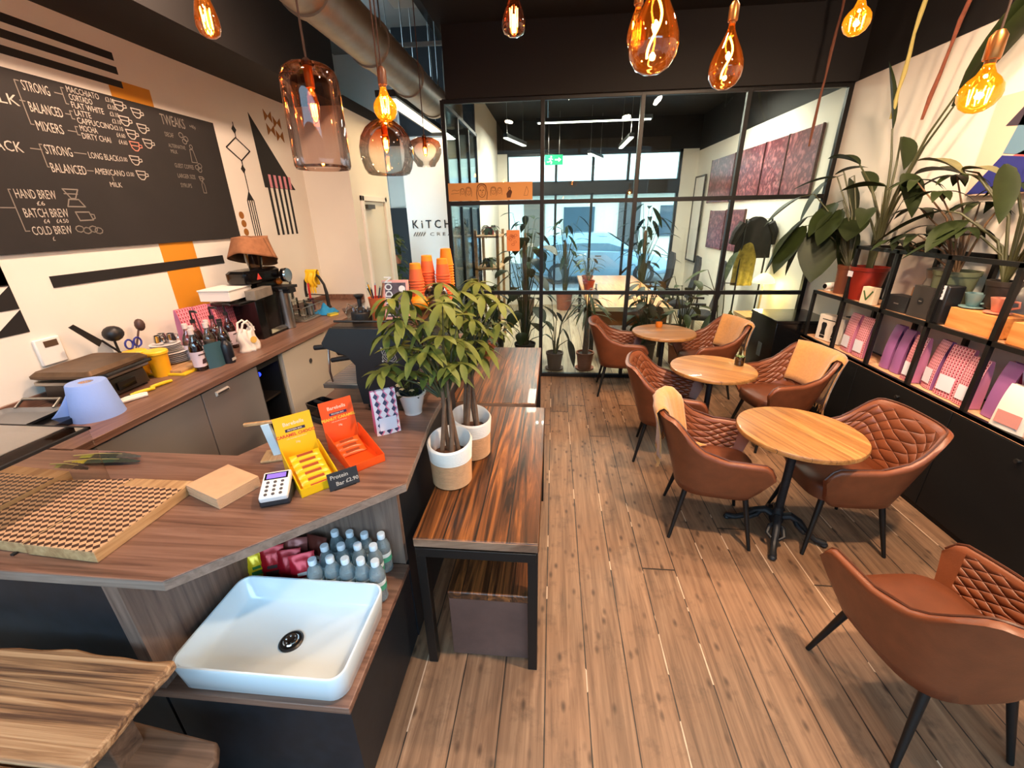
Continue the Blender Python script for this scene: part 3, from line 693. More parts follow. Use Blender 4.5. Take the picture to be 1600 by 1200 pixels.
# napkins
nk = thing('napkin_stack', 'square stack of kraft paper napkins on the counter by the card reader', 'napkins', (-1.2185, 1.218, Z1), R(-21.6))
kraft = M('kraft_paper', (206, 164, 126), .85, var=.05, vs=20)
m = MB()
for i in range(9): m.box((-.096 + random.uniform(-.001, .001), -.078 + random.uniform(-.001, .001), .0005 + i * .005), (.096, .078, .0047 + i * .005))
m.build('napkins', kraft, nk, bevel=.001)
# card reader
cr = thing('card_reader', 'white card reader with purple screen on a black dock beside the napkins', 'card reader', (-.99, 1.195, Z1), R(22)); cr.scale = (1.15,) * 3
m = MB(); m.prism([(-.045, -.05), (.045, -.05), (.045, .05), (-.045, .05)], 0, .032); m.build('dock', M('dark_slate_plastic', (38, 40, 44), .4), cr, bevel=.008)
m = MB(); m.at((0, 0, .043), 0, R(14)); m.box((-.041, -.055, -.012), (.041, .055, .012)); m.build('reader_body', M('white_plastic', (232, 230, 228), .35), cr, bevel=.006)
m = MB(); m.at((0, 0, .043), 0, R(14)); m.box((-.034, .018, .012), (.034, .046, .0128)); m.build('screen_bezel', black_gloss, cr)
m = MB(); m.at((0, 0, .043), 0, R(14)); m.box((-.028, .022, .0128), (.028, .042, .0134)); m.build('screen', EM('purple_screen', (120, 96, 200), .7), cr)
for r_ in range(4):
    for q in range(3):
        m = MB(); m.at((0, 0, .043), 0, R(14)); m.lathe([(.005, .011), (.005, .0138), (.003, .0145), (.0005, .0146)], (-.021 + q * .021, -.044 + r_ * .0165, 0), 10); m.build('key', M('key_grey', (70, 68, 70), .5), cr)
# protein bar display boxes
def barbox(name, label, c1, c2, loc, rz, title, sub, dark, nb, group='protein bar display boxes'):
    o = thing(name, label, 'display box', loc, rz, group); W, D, H = .142, .25, .215
    mt = M('card_' + str(c1), c1, .35)
    m = MB(); m.box((-W / 2, -D / 2, 0), (W / 2, D / 2, .003)); m.box((-W / 2, -D / 2, 0), (W / 2, -D / 2 + .003, .035))
    for sx in (-1, 1): m.slab([(-D / 2, 0), (D / 2, 0), (D / 2, .09), (D / 2 - .02, .09), (-D / 2, .035)], (sx * W / 2 - .0015, 0, 0), (0, 1, 0), (0, 0, 1), .003)
    m.build('tray', mt, o)
    m = MB(); m.at((0, D / 2, .0), 0, R(-10)); m.box((-W / 2, -.002, 0), (W / 2, .001, H)); m.build('header_card', mt, o)
    m = MB(); m.at((0, D / 2, 0), 0, R(-10))
    X_, Z_ = (1, 0, 0), (0, 0, 1)
    m.k = 0; m.slab([(-.036, .148), (.040, .148), (.040, .160), (-.036, .160)], (0, -.0021, 0), X_, Z_, .0006)
    m.k = 1; m.text('Barebells', .022, (0, -.0026, .174), X_, Z_, 'CENTER', .01)
    m.k = 1; m.text('PROTEIN BAR', .009, (0, -.0032, .151), X_, Z_, 'CENTER', .01)
    m.k = 2; m.text(title, .0175, (0, -.0034, .128), X_, Z_, 'CENTER', .03)
    m.k = 1; m.text(sub, .007, (0, -.0026, .117), X_, Z_, 'CENTER'); m.text('20g', .012, (0, -.0026, .095), X_, Z_, 'CENTER')
    m.build('printed_lettering', [M('ink_' + str(dark), dark, .5), M('ink_pale', (240, 216, 190), .5), M('ink_title_' + str(c2), c2, .5)], o, smooth=0)
    return o, W, D
def bar(col, label, loc, rz, rx, group):
    o = thing('protein_bar', label, 'protein bar', loc, rz, group); m = MB(); m.at((0, 0, .009), 0, rx)
    def f(s):
        def g(a, b): 
            x = (a - .5) * .112; e = math.sin(math.pi * min(1, max(0, (a - .06) / .88))) ** .35 if .06 < a < .94 else 0
            return (x, (b - .5) * .032, s * (.008 * e * math.sin(math.pi * b) ** .5 + .0004))
        return g
    m.grid(f(1), 14, 6); m.grid(f(-1), 14, 6); m.build('wrapper', M('wrap_' + str(col), col, .3), o, smooth=60)
    m = MB(); m.at((0, 0, .009), 0, rx); m.slab([(-.03, -.006), (.03, -.006), (.03, .006), (-.03, .006)], (0, 0, .0084), (1, 0, 0), (0, 1, 0), .0005); m.build('name_patch', M('wrap_patch', (150, 60, 30), .4), o)
# yellow box
yl = Vector((-.937, 1.333, Z1)); yrz = R(45)
o, W, D = barbox('bar_display_box', 'yellow cardboard box of protein bars behind the card reader', (240, 186, 20), (214, 70, 40), yl, yrz, 'CARAMEL CHOCO', 'milk chocolate and caramel', (40, 24, 60), 5)
for i in range(6):
    y = -D / 2 + 0.03 + i * .031; p = yl + Matrix.Rotation(yrz, 3, 'Z') @ Vector((0, y, .004 + i * .011))
    bar((238, 182, 24), ['front', 'second', 'third', 'fourth', 'fifth', 'rear'][i] + ' yellow wrapped bar in the yellow display box', p, yrz, R(22), 'yellow wrapped bars')
ol = Vector((-.828, 1.493, Z1)); orz = R(47)
o, W, D = barbox('bar_display_box', 'orange cardboard box of protein bars, half empty, behind the yellow one', (238, 84, 24), (250, 200, 60), ol, orz, 'PEANUT CARAMEL', 'soft caramel and peanut', (50, 26, 80), 5)
for i in range(3):
    y = D / 2 - .10 + i * .03; p = ol + Matrix.Rotation(orz, 3, 'Z') @ Vector((-.004, y, .004 + i * .012))
    bar((236, 96, 32), ['front', 'middle', 'rear'][i] + ' orange wrapped bar left in the orange display box', p, orz, R(22), 'orange wrapped bars')
# price sign
ps = thing('price_sign', 'small black price sign with chalk lettering in front of the bar boxes', 'price sign', (-.772, 1.272, Z1), R(40))
m = MB(); m.at((0, 0, .001), 0, R(-14)); m.box((-.055, -.002, 0), (.055, .002, .068)); m.build('slate', M('slate_black', (30, 30, 34), .6), ps, bevel=.001)
m = MB(); m.at((0, 0, .001), 0, R(-14)); m.text('Protein', .022, (-.046, -.0024, .042), (1, 0, 0), (0, .0, 1), bold=.012); m.text('Bar', .022, (-.030, -.0024, .014), (1, 0, 0), (0, 0, 1), bold=.012); m.text('£2.90', .021, (.006, -.0024, .016), (1, 0, 0), (0, .0, 1), bold=.012); m.build('chalk_lettering', chalk, ps, smooth=0)
m = MB(); m.box((-.04, -.004, 0), (.04, .022, .005)); m.build('foot', black_matt, ps)
# patterned coffee box
def pouch(name, label, loc, rz, w, d, h, mats, group=None, cat='coffee bag', lean=0, uv=(5, 9)):
    o = thing(name, label, cat, loc, rz, group); m = MB(); m.at((0, 0, 0), 0, lean)
    def side(s):
        def f(a, b):
            pin = 1 - b ** 3 * .75; x = (a - .5) * w * (1 - .03 * math.sin(math.pi * b)); return (x, s * d / 2 * pin * (1 - .15 * (2 * a - 1) ** 2), b * h)
        return f
    m.k = 0; m.grid(side(-1), 6, 10, uv); m.k = 0; m.grid(side(1), 6, 10, uv)
    m.k = 1
    for e in (0, 1):
        def g(a, b, e=e):
            pin = 1 - b ** 3 * .75; x = (e - .5) * w * (1 - .03 * math.sin(math.pi * b)); fold = -.25 * (1 - abs(2 * a - 1)) * d * (b ** 1.5) * (1 if e else -1)
            return (x + fold, (a - .5) * d * pin * .85, b * h)
        m.grid(g, 4, 10)
    m.box((-w / 2 * .98, -d / 2 * .8, 0), (w / 2 * .98, d / 2 * .8, .002))
    m.build('bag', mats[:2], o, smooth=60)
    if len(mats) > 2:
        m = MB(); m.at((0, 0, 0), 0, lean); m.slab([(-w * .36, h * .12), (w * .36, h * .12), (w * .36, h * .42), (-w * .36, h * .42)], (0, -d / 2 - .0035, 0), (1, 0, 0), (0, 0, 1), .002); m.build('paper_label', mats[2], o)
        m = MB(); m.at((0, 0, 0), 0, lean)
        for q, (w2_, z) in enumerate(((.12, .37), (.26, .31), (.2, .26), (.26, .2))): m.slab([(-w * w2_, h * z), (w * w2_, h * z), (w * w2_, h * (z + .012 + .02 * (q == 0))), (-w * w2_, h * (z + .012 + .02 * (q == 0)))], (0, -d / 2 - .0042, 0), (1, 0, 0), (0, 0, 1), .0005)
        m.build('label_print', M('ink_grey', (90, 90, 110), .6), o)
    return o
pat_navy = PATTERN('bag_navy_pink', (236, 226, 230), (58, 60, 92), (226, 130, 160), 1.0)
pat_red = PATTERN('bag_red_pink', (214, 130, 144), (140, 24, 50), (240, 206, 210), 1.0)
pat_purple = PATTERN('bag_purple', (150, 92, 140), (80, 40, 96), (180, 110, 160), 1.0)
pinkside = M('pink_side', (226, 110, 150), .45); label_w = M('label_paper', (228, 226, 236), .7)
pouch('coffee_bag', 'pink and navy lozenge-patterned coffee bag standing by the coffee machine', (-.775, 1.72, Z1), R(36), .112, .07, .215, (pat_navy, pinkside, label_w), cat='coffee bag', uv=(3.0, 6.2))
# tablet stand
ts = thing('tablet_stand', 'pale tablet stand on a wooden foot behind the yellow box', 'tablet stand', (-1.155, 1.47, Z1), R(20))
m = MB(); m.prism([(-.07, -.05), (.07, -.05), (.07, .05), (-.07, .05)], 0, .012); m.build('wooden_foot', endgrain, ts, bevel=.004)
m = MB(); m.at((-.01, .0, .012), 0, 0, R(-8)); m.box((-.016, -.012, 0), (.016, .012, .15)); m.build('upright', M('pale_blue_plastic', (200, 222, 232), .3), ts, bevel=.002)
m = MB(); m.box((-.11, -.008, .158), (.03, .008, .172)); m.build('wooden_rail', endgrain, ts, bevel=.003)
# ================================================================ bench tables
rustic = WOOD('rustic_bench_boards', (38, 22, 13), (110, 64, 32), (176, 108, 52), 'Y', 17, .8, .36, plank=.13, seam=.0035, bump=.35, coat=.1, contrast=(.36, .52, .70), distort=2.4)
rustic_dark = WOOD('rustic_stool_boards', (32, 20, 12), (88, 50, 26), (150, 90, 44), 'Y', 18, .9, .36, plank=.11, seam=.002, bump=.35, coat=.2, contrast=(.36, .52, .68), distort=2.4)
worn_edge = WOOD('worn_board_edge', (70, 44, 30), (122, 88, 66), (160, 128, 104), 'X', 10, 2.0, .7)
def bench(name, label, x0, x1, y0, y1, z, leg=.042, group=None):
    cx, cy = (x0 + x1) / 2, (y0 + y1) / 2; w, d = (x1 - x0) / 2, (y1 - y0) / 2
    o = thing(name, label, 'table', (cx, cy, 0), 0, group)
    m = MB(); m.box((-w, -d, z - .045), (w, d, z)); b = m.build('tabletop', rustic, o, bevel=.006); MB().box((-w + .004, -d - .0025, z - .041), (w - .004, -d + .001, z - .004)).build('worn_edge', worn_edge, b, label='paler worn front edge')
    f = MB()
    for s in (-1, 1):
        f.box((-w + .01, s * (d - .012) - .02, z - .09), (w - .01, s * (d - .012) + .02, z - .046)); f.box((s * (w - .03) - .02, -d + .03, z - .09), (s * (w - .03) + .02, d - .03, z - .046))
    f.build('frame', black_metal, o, bevel=.002)
    for sx in (-1, 1):
        for sy in (-1, 1):
            m = MB(); X, Yy = sx * (w - leg / 2 - .004), sy * (d - leg / 2 - .002); m.box((X - leg / 2, Yy - leg / 2, 0), (X + leg / 2, Yy + leg / 2, z - .047)); m.build('leg', black_metal, o, bevel=.003)
    return o
bench('bench_table', 'rustic plank table on black metal legs carrying the two plant baskets', -.55, -.035, 1.305, 2.585, .74)
bench('bench_table', 'rustic plank table by the glass partition, behind the basket table', -.70, -.10, 2.62, 3.93, .75)
st = thing('bench_stool', 'low dark plank bench on brown panel ends tucked under the basket table', 'bench', (-.255, 1.75, 0))
MB().box((-.175, -.44, .41), (.185, .44, .45)).build('seat', rustic_dark, st, bevel=.006)
brownp = M('brown_hardboard', (96, 66, 56), .7, var=.18, vs=9)
for y in (-.38, .36): MB().prism([(-.185, y - .01), (.18, y - .01), (.18, y + .01), (-.185, y + .01)], 0, .408).build('end_panel', brownp, st, bevel=.002)
MB().box((-.15, -.37, .3), (-.13, .35, .408)).build('rail', brownp, st)

# ---------------------------------------------------------------- foreground slab table and bench
old_wood = WOOD('weathered_slab', (78, 52, 34), (146, 110, 76), (186, 152, 114), 'X', 34, .8, .6, bump=.8, contrast=(.36, .5, .62), distort=1.6)
old_edge = WOOD('weathered_slab_edge', (60, 44, 34), (96, 74, 58), (120, 96, 78), 'X', 20, 1.2, .7, bump=.4)
ft = thing('slab_table', 'weathered thick plank table in front of the counter beside the basin', 'table', (-1.7, .45, 0))
def slabtop(x0, x1, y0, y1, z, th, ax, wavy=.006, seed=1):
    rnd = random.Random(seed); m = MB(); n = 36
    ph = [rnd.uniform(0, 6) for _ in range(4)]
    def wv(t): return wavy * (math.sin(t * 9 + ph[0]) + .5 * math.sin(t * 23 + ph[1]))
    P = [(x0 + (x1 - x0) * i / n, y1 + wv(i / n * 2)) for i in range(n + 1)]
    P += [(x1 + wv(i / 8) * .4, y1 + (y0 - y1) * i / 8) for i in range(1, 9)]
    P += [(x0, y0)]
    m.prism(P, z - th, z); return m
m = slabtop(-.7, .61, .03, .298, .75, .035, 'X'); m.build('plank', [old_wood], ft, bevel=.008, label='lighter weathered plank at the counter side')
m = slabtop(-.7, .612, -.42, .026, .75, .035, 'X', .001, 4); m.build('plank', [WOOD('weathered_slab_grey', (80, 60, 44), (132, 104, 78), (160, 132, 104), 'X', 30, .8, .65, bump=.7, distort=1.6)], ft, bevel=.008)
for x, y in ((.42, .2), (.42, -.3), (-.55, .2), (-.55, -.3)): MB().box((x - .04, y - .04, 0), (x + .04, y + .04, .714)).build('leg', old_edge, ft, bevel=.004)
fb = thing('slab_bench', 'low weathered plank bench partly under the slab table', 'bench', (-1.5, .58, 0))
m = MB(); m.prism([(-.5, .13), (.1, .165), (.49, .125), (.522, .08), (.5, -.02), (-.5, -.02)], .41, .45); m.build('plank', old_edge, fb, bevel=.008)
m = MB(); m.prism([(-.5, -.026), (.5, -.026), (.47, -.2), (-.5, -.2)], .41, .452); m.build('plank', old_wood, fb, bevel=.008)
for x in (-.4, .4): MB().box((x - .03, -.15, 0), (x + .03, .1, .408)).build('leg', old_edge, fb)

# ================================================================ bistro tables
top_oak = WOOD('oak_tabletop', (122, 78, 40), (166, 114, 62), (190, 138, 84), 'Y', 22, 1.3, .38, plank=.1, seam=.0006, bump=.08, coat=.2)
iron = M('cast_iron', (38, 38, 40), .5, metal=.5, var=.3, vs=40)
bt = thing('bistro_table', '', 'table', (0, 0, 0), 0, 'round bistro tables')
m = MB(); m.lathe([(.001, .716), (.32, .716), (.332, .722), (.334, .738), (.33, .747), (.322, .75), (.001, .75)], n=64); m.build('tabletop', top_oak, bt, smooth=40)
m = MB(); m.cyl((0, 0, .1), (0, 0, .70), .024, n=16); m.lathe([(.03, .08), (.042, .1), (.045, .13), (.03, .16), (.026, .2)], n=16); m.lathe([(.025, .66), (.04, .69), (.11, .705), (.11, .715), (.001, .715)], n=20); m.build('column', iron, bt)
for k in range(4):
    a = R(45 + 90 * k); m = MB(); c_, s_ = math.cos(a), math.sin(a)
    m.tube([(c_ * r, s_ * r, z) for r, z in ((.02, .13), (.07, .155), (.12, .13), (.17, .07), (.22, .035), (.265, .026), (.285, .03))], [.024, .026, .022, .019, .018, .022, .014], 10)
    m.ball((c_ * .272, s_ * .272, .017), .024, .7, 12, 6)
    for q in (-1, 1): m.tube([(c_ * .09 - q * s_ * .0, s_ * .09 + q * c_ * .0, .14), (c_ * .11 - q * s_ * .035, s_ * .11 + q * c_ * .035, .12), (c_ * .15 - q * s_ * .045, s_ * .15 + q * c_ * .045, .09), (c_ * .17 - q * s_ * .02, s_ * .17 + q * c_ * .02, .075)], [.012, .014, .013, .01], 8)
    m.build('foot', iron, bt)
for i, (x, y, lb) in enumerate(((1.46, 2.335, 'round wooden bistro table nearest the camera on an ornate cast iron base'), (1.335, 3.43, 'middle round wooden bistro table with a small glass standing on it'), (1.21, 4.585, 'round wooden bistro table nearest the glass partition'))):
    if i == 0: bt.location = (x, y, 0); bt.rotation_euler.z = R(20); bt['label'] = lb
    else: dup(bt, (x, y, 0), R(20 + 37 * i), lb)

# ================================================================ leather armchairs
leather = M('tan_leather', (116, 62, 36), .42, var=.14, vs=14, bump=.12, bs=160)
leather_in = QUILT('quilted_tan_leather', (116, 62, 36))
leather_seat = M('seat_leather', (96, 50, 28), .45, var=.15, vs=10, bump=.1, bs=150)
piping = M('leather_piping', (78, 40, 24), .45)
def smooth01(x): x = min(1, max(0, x)); return x * x * (3 - 2 * x)
def shell(t, v, off=0.0):
    b = .222 + .078 * v ** .8 + off; a = .20 + .15 * v ** 1.1 + off; f = .19 + .075 * v; xc = -.02
    u = abs(t); sg = 1 if t >= 0 else -1
    if u < .55:
        g = u / .55 * math.pi / 2; x = xc - a * max(0, math.cos(g)) ** .62; y = b * math.sin(g) ** .62
    else:
        k = (u - .55) / .45; x = xc + (f - xc) * k; y = b * (1 - .07 * k * k)
    h = .635 + .20 * (1 - smooth01((u - .26) / .34)) - .07 * max(0, (u - .9) / .1) ** 2 - .012 * smooth01((u - .6) / .4)
    zb = .355 + .03 * (u > .9) * ((u - .9) / .1) ** 2
    return Vector((x, sg * y, zb + (h - zb) * v))
def make_chair():
    o = thing('armchair', '', 'chair', (0, 0, 0), 0, 'tan leather armchairs')
    m = MB(); N = 44; Ls = []
    for i in range(N + 1):
        t = -1 + 2 * i / N; ring = []
        for v in (0, .15, .35, .55, .75, .92, 1.0): ring.append(shell(t, v, .012))
        ring.append(shell(t, 1.0, -.006) + Vector((0, 0, .012)))
        for v in (1.0, .92, .75, .55, .35, .15, 0): ring.append(shell(t, v, -.026))
        Ls.append(ring)
    m.loops(Ls); m.build('shell', leather, o, smooth=75)
    m = MB(); m.grid(lambda a, b: shell(-.88 + 1.76 * a, .3 + .655 * b, -.0275), 40, 8, (13.0, 4.6)); m.build('quilted_lining', leather_in, o, smooth=180)
    m = MB(); m.tube([shell(-1 + 2 * i / 40, 1.0, -.012) + Vector((0, 0, .012)) for i in range(41)], .0055, 6); m.build('piping', piping, o)
    m = MB()
    def ring(k, z):
        P = []
        for i in range(32):
            a = 2 * math.pi * i / 32; c_, s_ = math.cos(a), math.sin(a); P.append((.015 + k * (.228 if c_ > 0 else .232) * math.copysign(abs(c_) ** .5, c_), k * .218 * math.copysign(abs(s_) ** .5, s_), z))
        return P
    m.loops([ring(.9, .365), ring(.985, .375), ring(1.0, .43), ring(.985, .455), ring(.93, .47), ring(.6, .478), ring(.2, .48)]); m.build('seat', leather_seat, o, smooth=60)
    for sx in (-1, 1):
        for sy in (-1, 1):
            m = MB(); m.cyl((sx * .235, sy * .225, 0), (sx * .165, sy * .155, .37), .0105, .018, 12); m.build('leg', black_metal, o)
    m = MB(); m.box((-.17, -.165, .345), (.17, .165, .366)); m.build('under_frame', black_matt, o)
    return o
ch0 = make_chair()
chairs = [((1.045, 2.415), -10, 'tan leather armchair with blanket, left of the nearest bistro table'),
          ((.985, 3.29), -14, 'bare tan leather armchair left of the middle bistro table'),
          ((.785, 4.70), -4, 'bare tan leather armchair left of the farthest bistro table'),
          ((1.775, 2.375), 181, 'tan leather armchair with its quilted back towards the camera, right of the nearest table'),
          ((1.965, 3.60), 190, 'tan leather armchair with blanket on its back, beside the black cabinet and the middle table'),
          ((1.70, 4.66), 192, 'tan leather armchair with blanket, right of the farthest bistro table'),
          ((1.50, 1.31), 97, 'tan leather armchair nearest the camera, its back turned to the viewer')]
chs = []
for i, ((x, y), a, lb) in enumerate(chairs):
    if i == 0: ch0.location = (x, y, 0); ch0.rotation_euler.z = R(a); ch0['label'] = lb; chs.append(ch0)
    else: chs.append(dup(ch0, (x, y, 0), R(a), lb))
wool = M('ochre_wool', (196, 138, 78), .95, var=.1, vs=60, bump=.5, bs=300, sheen=.4)
fringe_m = M('ochre_fringe', (196, 146, 92), .95)
def blanket(ch, label, t0, t1, zin, zout, seatflap=0.0, seed=1):
    rnd = random.Random(seed)
    (x, y, z), a = ch.location, ch.rotation_euler.z
    o = thing('blanket', label, 'blanket', (x, y, 0), a, 'ochre wool blankets over the armchairs')
    def path(t):
        H = shell(t, 1.0); zb = .355; hh = H.z - zb; P = []
        if seatflap: p = shell(t, .42, -.05); P += [Vector((p.x + seatflap, p.y * .8, .492)), Vector((p.x + .04, p.y * .93, .497))]
        n = 7
        for i in range(n): v = (zin - zb) / hh + (1.0 - (zin - zb) / hh) * i / (n - 1); P.append(shell(t, min(v, 1.0), -.042))
        P.append(shell(t, 1, -.012) + Vector((0, 0, .030))); P.append(shell(t, 1, .016) + Vector((0, 0, .022)))
        for i in range(n): v = 1.0 - (1.0 - (zout - zb) / hh) * i / (n - 1); q = shell(t, v, .034); q += (shell(t, 1, .036) - q) * (.55 * (i / n)) * Vector((1, 1, 0)); P.append(q)
        return P
    nt = 18; cols = [path(t0 + (t1 - t0) * i / nt) for i in range(nt + 1)]; k = len(cols[0])
    m = MB()
    def f(a_, b_):
        i = round(a_ * nt); j = round(b_ * (k - 1)); p = cols[i][j].copy(); w = .007 * math.sin(i * 1.9 + j * .25) * (j / k) ; c_ = Vector((p.x, p.y, 0)).normalized(); return p + c_ * w
    m.grid(f, nt, k - 1); m.build('cloth', wool, o, smooth=180, solid=.007)
    m = MB()
    for i in range(nt * 2):
        q = i / 2; a0 = cols[int(q)][-1]; a1 = cols[min(nt, int(q) + 1)][-1]; p = a0.lerp(a1, q % 1); d = .05 + rnd.uniform(0, .03)
        m.tube([p, p + Vector((rnd.uniform(-.006, .006), rnd.uniform(-.006, .006), -d * .5)), p + Vector((rnd.uniform(-.012, .012), rnd.uniform(-.012, .012), -d))], [.003, .0036, .002], 5)
    m.build('fringe', fringe_m, o)
    return o
blanket(chs[0], 'ochre fringed blanket over the back of the armchair nearest the benches', -.10, .40, .50, .52, .12, 1)
blanket(chs[4], 'ochre blanket over the armchair back in front of the black cabinet', -.28, .34, .53, .40, 0, 2)
blanket(chs[5], 'ochre blanket over the armchair back by the glass partition', -.28, .30, .53, .58, 0, 3)
# small things on the bistro tables
tg = thing('tealight_glass', 'small glass with a plant sprig on the middle bistro table', 'glass', (1.565, 3.49, .75))
m = MB(); m.lathe([(.001, 0), (.032, 0), (.036, .004), (.04, .075), (.037, .075), (.033, .01), (.001, .008)], n=24); m.build('tumbler', GL('smoky_tumbler', (196, 190, 180), 2.5), tg)
m = MB(); m.lathe([(.001, .009), (.032, .01), (.034, .05), (.001, .05)], n=20); m.build('soil', M('potting_soil', (44, 32, 24), .95, var=.4, vs=80), tg)
m = MB(); rnd = random.Random(4)
for i in range(9): a = i * .7; leaf(m, (0, 0, .05), (math.cos(a) * .6, math.sin(a) * .6, 1), .09, .012, .5, .2, 5)
m.build('sprig', M('sprig_green', (92, 112, 60), .5), tg)
og = thing('candle_holder', 'small amber glass candle holder on the farthest bistro table', 'candle holder', (1.20, 4.78, .75))
m = MB(); m.lathe([(.001, 0), (.034, 0), (.04, .02), (.034, .055), (.031, .055), (.036, .02), (.001, .006)], n=20); m.build('holder', M('amber_glass', (196, 110, 30), .2, coat=.5), og)
m = MB(); m.lathe([(.001, .007), (.026, .008), (.026, .03), (.001, .03)], n=14); m.build('candle', M('wax', (236, 214, 180), .5), og)
# ================================================================ right wall: cabinet and shelf rack
SX = 2.54
cabm = M('black_cupboard', (11, 10, 10), .6, spec=.3)
cab_l = ['far cupboard under the shelf rack, next to the tall black cabinet', 'black cupboard under the patterned bags, second from the glass', 'black cupboard behind the quilted armchair, under the shelf rack', 'black cupboard at the camera end under the shelf rack', 'black cupboard beside the armchair nearest the camera']
ye = [4.45, 3.55, 2.65, 1.75, .9, .05]
for i in range(5):
    y1, y0 = ye[i], ye[i + 1]
    o = thing('low_cupboard', cab_l[i] if i else 'black ' + cab_l[i], 'cupboard', (SX, (y0 + y1) / 2, 0), 0, 'black cupboards along the right wall'); h = (y1 - y0) / 2
    MB().box((.012, -h + .001, 0), (.315, h - .001, .745)).build('carcass', cabm, o)
    MB().box((0, -h + .003, .04), (.012, h - .003, .74)).build('door', cabm, o, bevel=.002)
    d = o.children[1]; m = MB(); m.lathe([(.001, 0), (.008, 0), (.008, .012), (.014, .018), (.012, .026), (.001, .027)], n=14); m.v = [Vector((-v.z, v.x + (h - .48 if i == 1 else 0), v.y + .667)) for v in m.v]; m.build('knob', M('dark_knob', (70, 68, 66), .3, metal=.8), d)
rack = thing('shelf_rack', 'black metal shelf rack with wooden boards on the low cupboards', 'shelf', (SX, 3.2, .746))
PYS = [4.40, 3.955, 3.50, 3.06, 2.61, 2.16, 1.71, 1.26]
plank_m = WOOD('shelf_ply', (178, 128, 92), (206, 156, 116), (222, 176, 136), 'Y', 20, 1, .5)
def RK(m): m.T = Matrix.Translation((0, -3.2, -.746)); return m
m = RK(MB())
m.box((0, 1.0, .747), (.30, 4.44, .772)); m.build('lower_board', plank_m, rack)
m = RK(MB()); m.box((0.01, 1.0, 1.205), (.30, 4.42, 1.222)); m.build('upper_board', plank_m, rack)
for i, y in enumerate(PYS):
    top = 1.222 if i == 0 else 1.66
    for x in (.0, .275): m = RK(MB()); m.box((x, y - .014, .772), (x + .026, y + .014, top)); m.build('upright', black_metal, rack)
m = RK(MB())
for x in (.0, .275):
    m.box((x, 1.0, 1.636), (x + .026, 3.96, 1.664)); m.box((x, 1.0, 1.195), (x + .024, 4.41, 1.224)); m.box((x, 1.0, .75), (x + .024, 4.44, .776))
m.box((0, 3.94, 1.636), (.30, 3.968, 1.664)); m.build('rails', black_metal, rack)
# tall black cabinet next to the glass
bc = thing('black_cabinet', 'glossy tall black cabinet standing against the glass partition at the right', 'cabinet', (2.58, 4.775, 0))
MB().box((-.285, -.315, .03), (.275, .27, .87)).build('body', black_gloss, bc, bevel=.004)
MB().box((-.295, -.325, .871), (.278, .275, .9)).build('top', black_gloss, bc, bevel=.004)
m = MB()
for x in (-.25, .24):
    for y in (-.28, .24): m.box((x - .02, y - .02, 0), (x + .02, y + .02, .03))
m.build('plinth', black_matt, bc)
m = MB(); m.box((-.289, -.1, .45), (-.285, -.02, .60)); m.build('lock_plate', M('dull_pewter', (96, 104, 108), .4, metal=.5), bc)

# --- goods on the lower board (z .776) and the upper board (z 1.224)
ZL, ZU = .777, 1.2245
kit = thing('grinder_box', 'white box printed with two black coffee grinders at the far end of the shelf', 'box', (2.66, 4.16, ZL), R(-78))
m = MB(); m.box((-.14, -.045, 0), (.14, .045, .24)); m.build('carton', M('white_carton', (226, 216, 200), .5), kit, bevel=.002)
m = MB()
for x in (-.065, .065):
    m.slab([(x - .03, .05), (x + .03, .05), (x + .022, .10), (x + .03, .15), (x + .02, .17), (x - .02, .17), (x - .03, .15), (x - .022, .10)], (0, -.0455, 0), (1, 0, 0), (0, 0, 1), .001); m.slab([(x - .028, .02), (x + .028, .02), (x + .028, .045), (x - .028, .045)], (0, -.0455, 0), (1, 0, 0), (0, 0, 1), .001)
m.slab([(-.1, .195), (.1, .195), (.1, .203), (-.1, .203)], (0, -.0455, 0), (1, 0, 0), (0, 0, 1), .001); m.build('printed_grinders', black_matt, kit, smooth=0)
kb = thing('dark_box', 'dark flat box standing behind the white grinder box', 'box', (2.75, 4.03, ZL), R(-90)); MB().box((-.1, -.03, 0), (.1, .03, .25)).build('carton', M('dark_carton', (40, 38, 36), .5), kb)
sidep = M('bag_side_purple', (150, 96, 150), .4); sider = M('bag_side_rose', (196, 120, 150), .4)
def cbag(label, y, x=2.66, mats=None, rz=-90, w=.13, d=.085, h=.33, z=ZL, grp='patterned coffee bags on the lower shelf'):
    return pouch('coffee_bag', label, (x, y, z), R(rz), w, d, h, mats, grp, uv=(7, 17))
cbag('red patterned coffee bag with white label, first past the grinder box', 3.86, 2.64, (pat_red, sider, label_w), -94)
cbag('red patterned coffee bag with white label, second past the grinder box', 3.70, 2.64, (pat_red, sider, label_w), -88)
cbag('purple coffee bag turned sideways, left one under the black boxes', 3.41, 2.67, (sidep, pat_purple), -90, .09, .11, .34)
cbag('purple coffee bag turned sideways, right one under the black boxes', 3.30, 2.67, (sidep, pat_purple), -90, .09, .11, .33)
cbag('red patterned coffee bag half hidden by the post under the black canister', 3.125, 2.62, (pat_red, sider, label_w), -90, .11, .08, .33)
cbag('red patterned coffee bag seen from its purple side under the wooden block', 2.985, 2.66, (pat_red, sidep, label_w), -100, .10, .10, .34)
cbag('big red patterned coffee bag with white label under the blue cup', 2.835, 2.64, (pat_red, sider, label_w), -88, .15, .085, .34)
cbag('red patterned coffee bag with white label next to the thick post', 2.69, 2.63, (pat_red, sider, label_w), -90, .12, .08, .31)
cbag('purple coffee bag turned sideways just right of the thick post', 2.52, 2.66, (sidep, pat_red), -90, .10, .11, .34)
cbag('purple coffee bag turned sideways behind the white bag', 2.40, 2.68, (sidep, pat_purple), -90, .10, .11, .33)
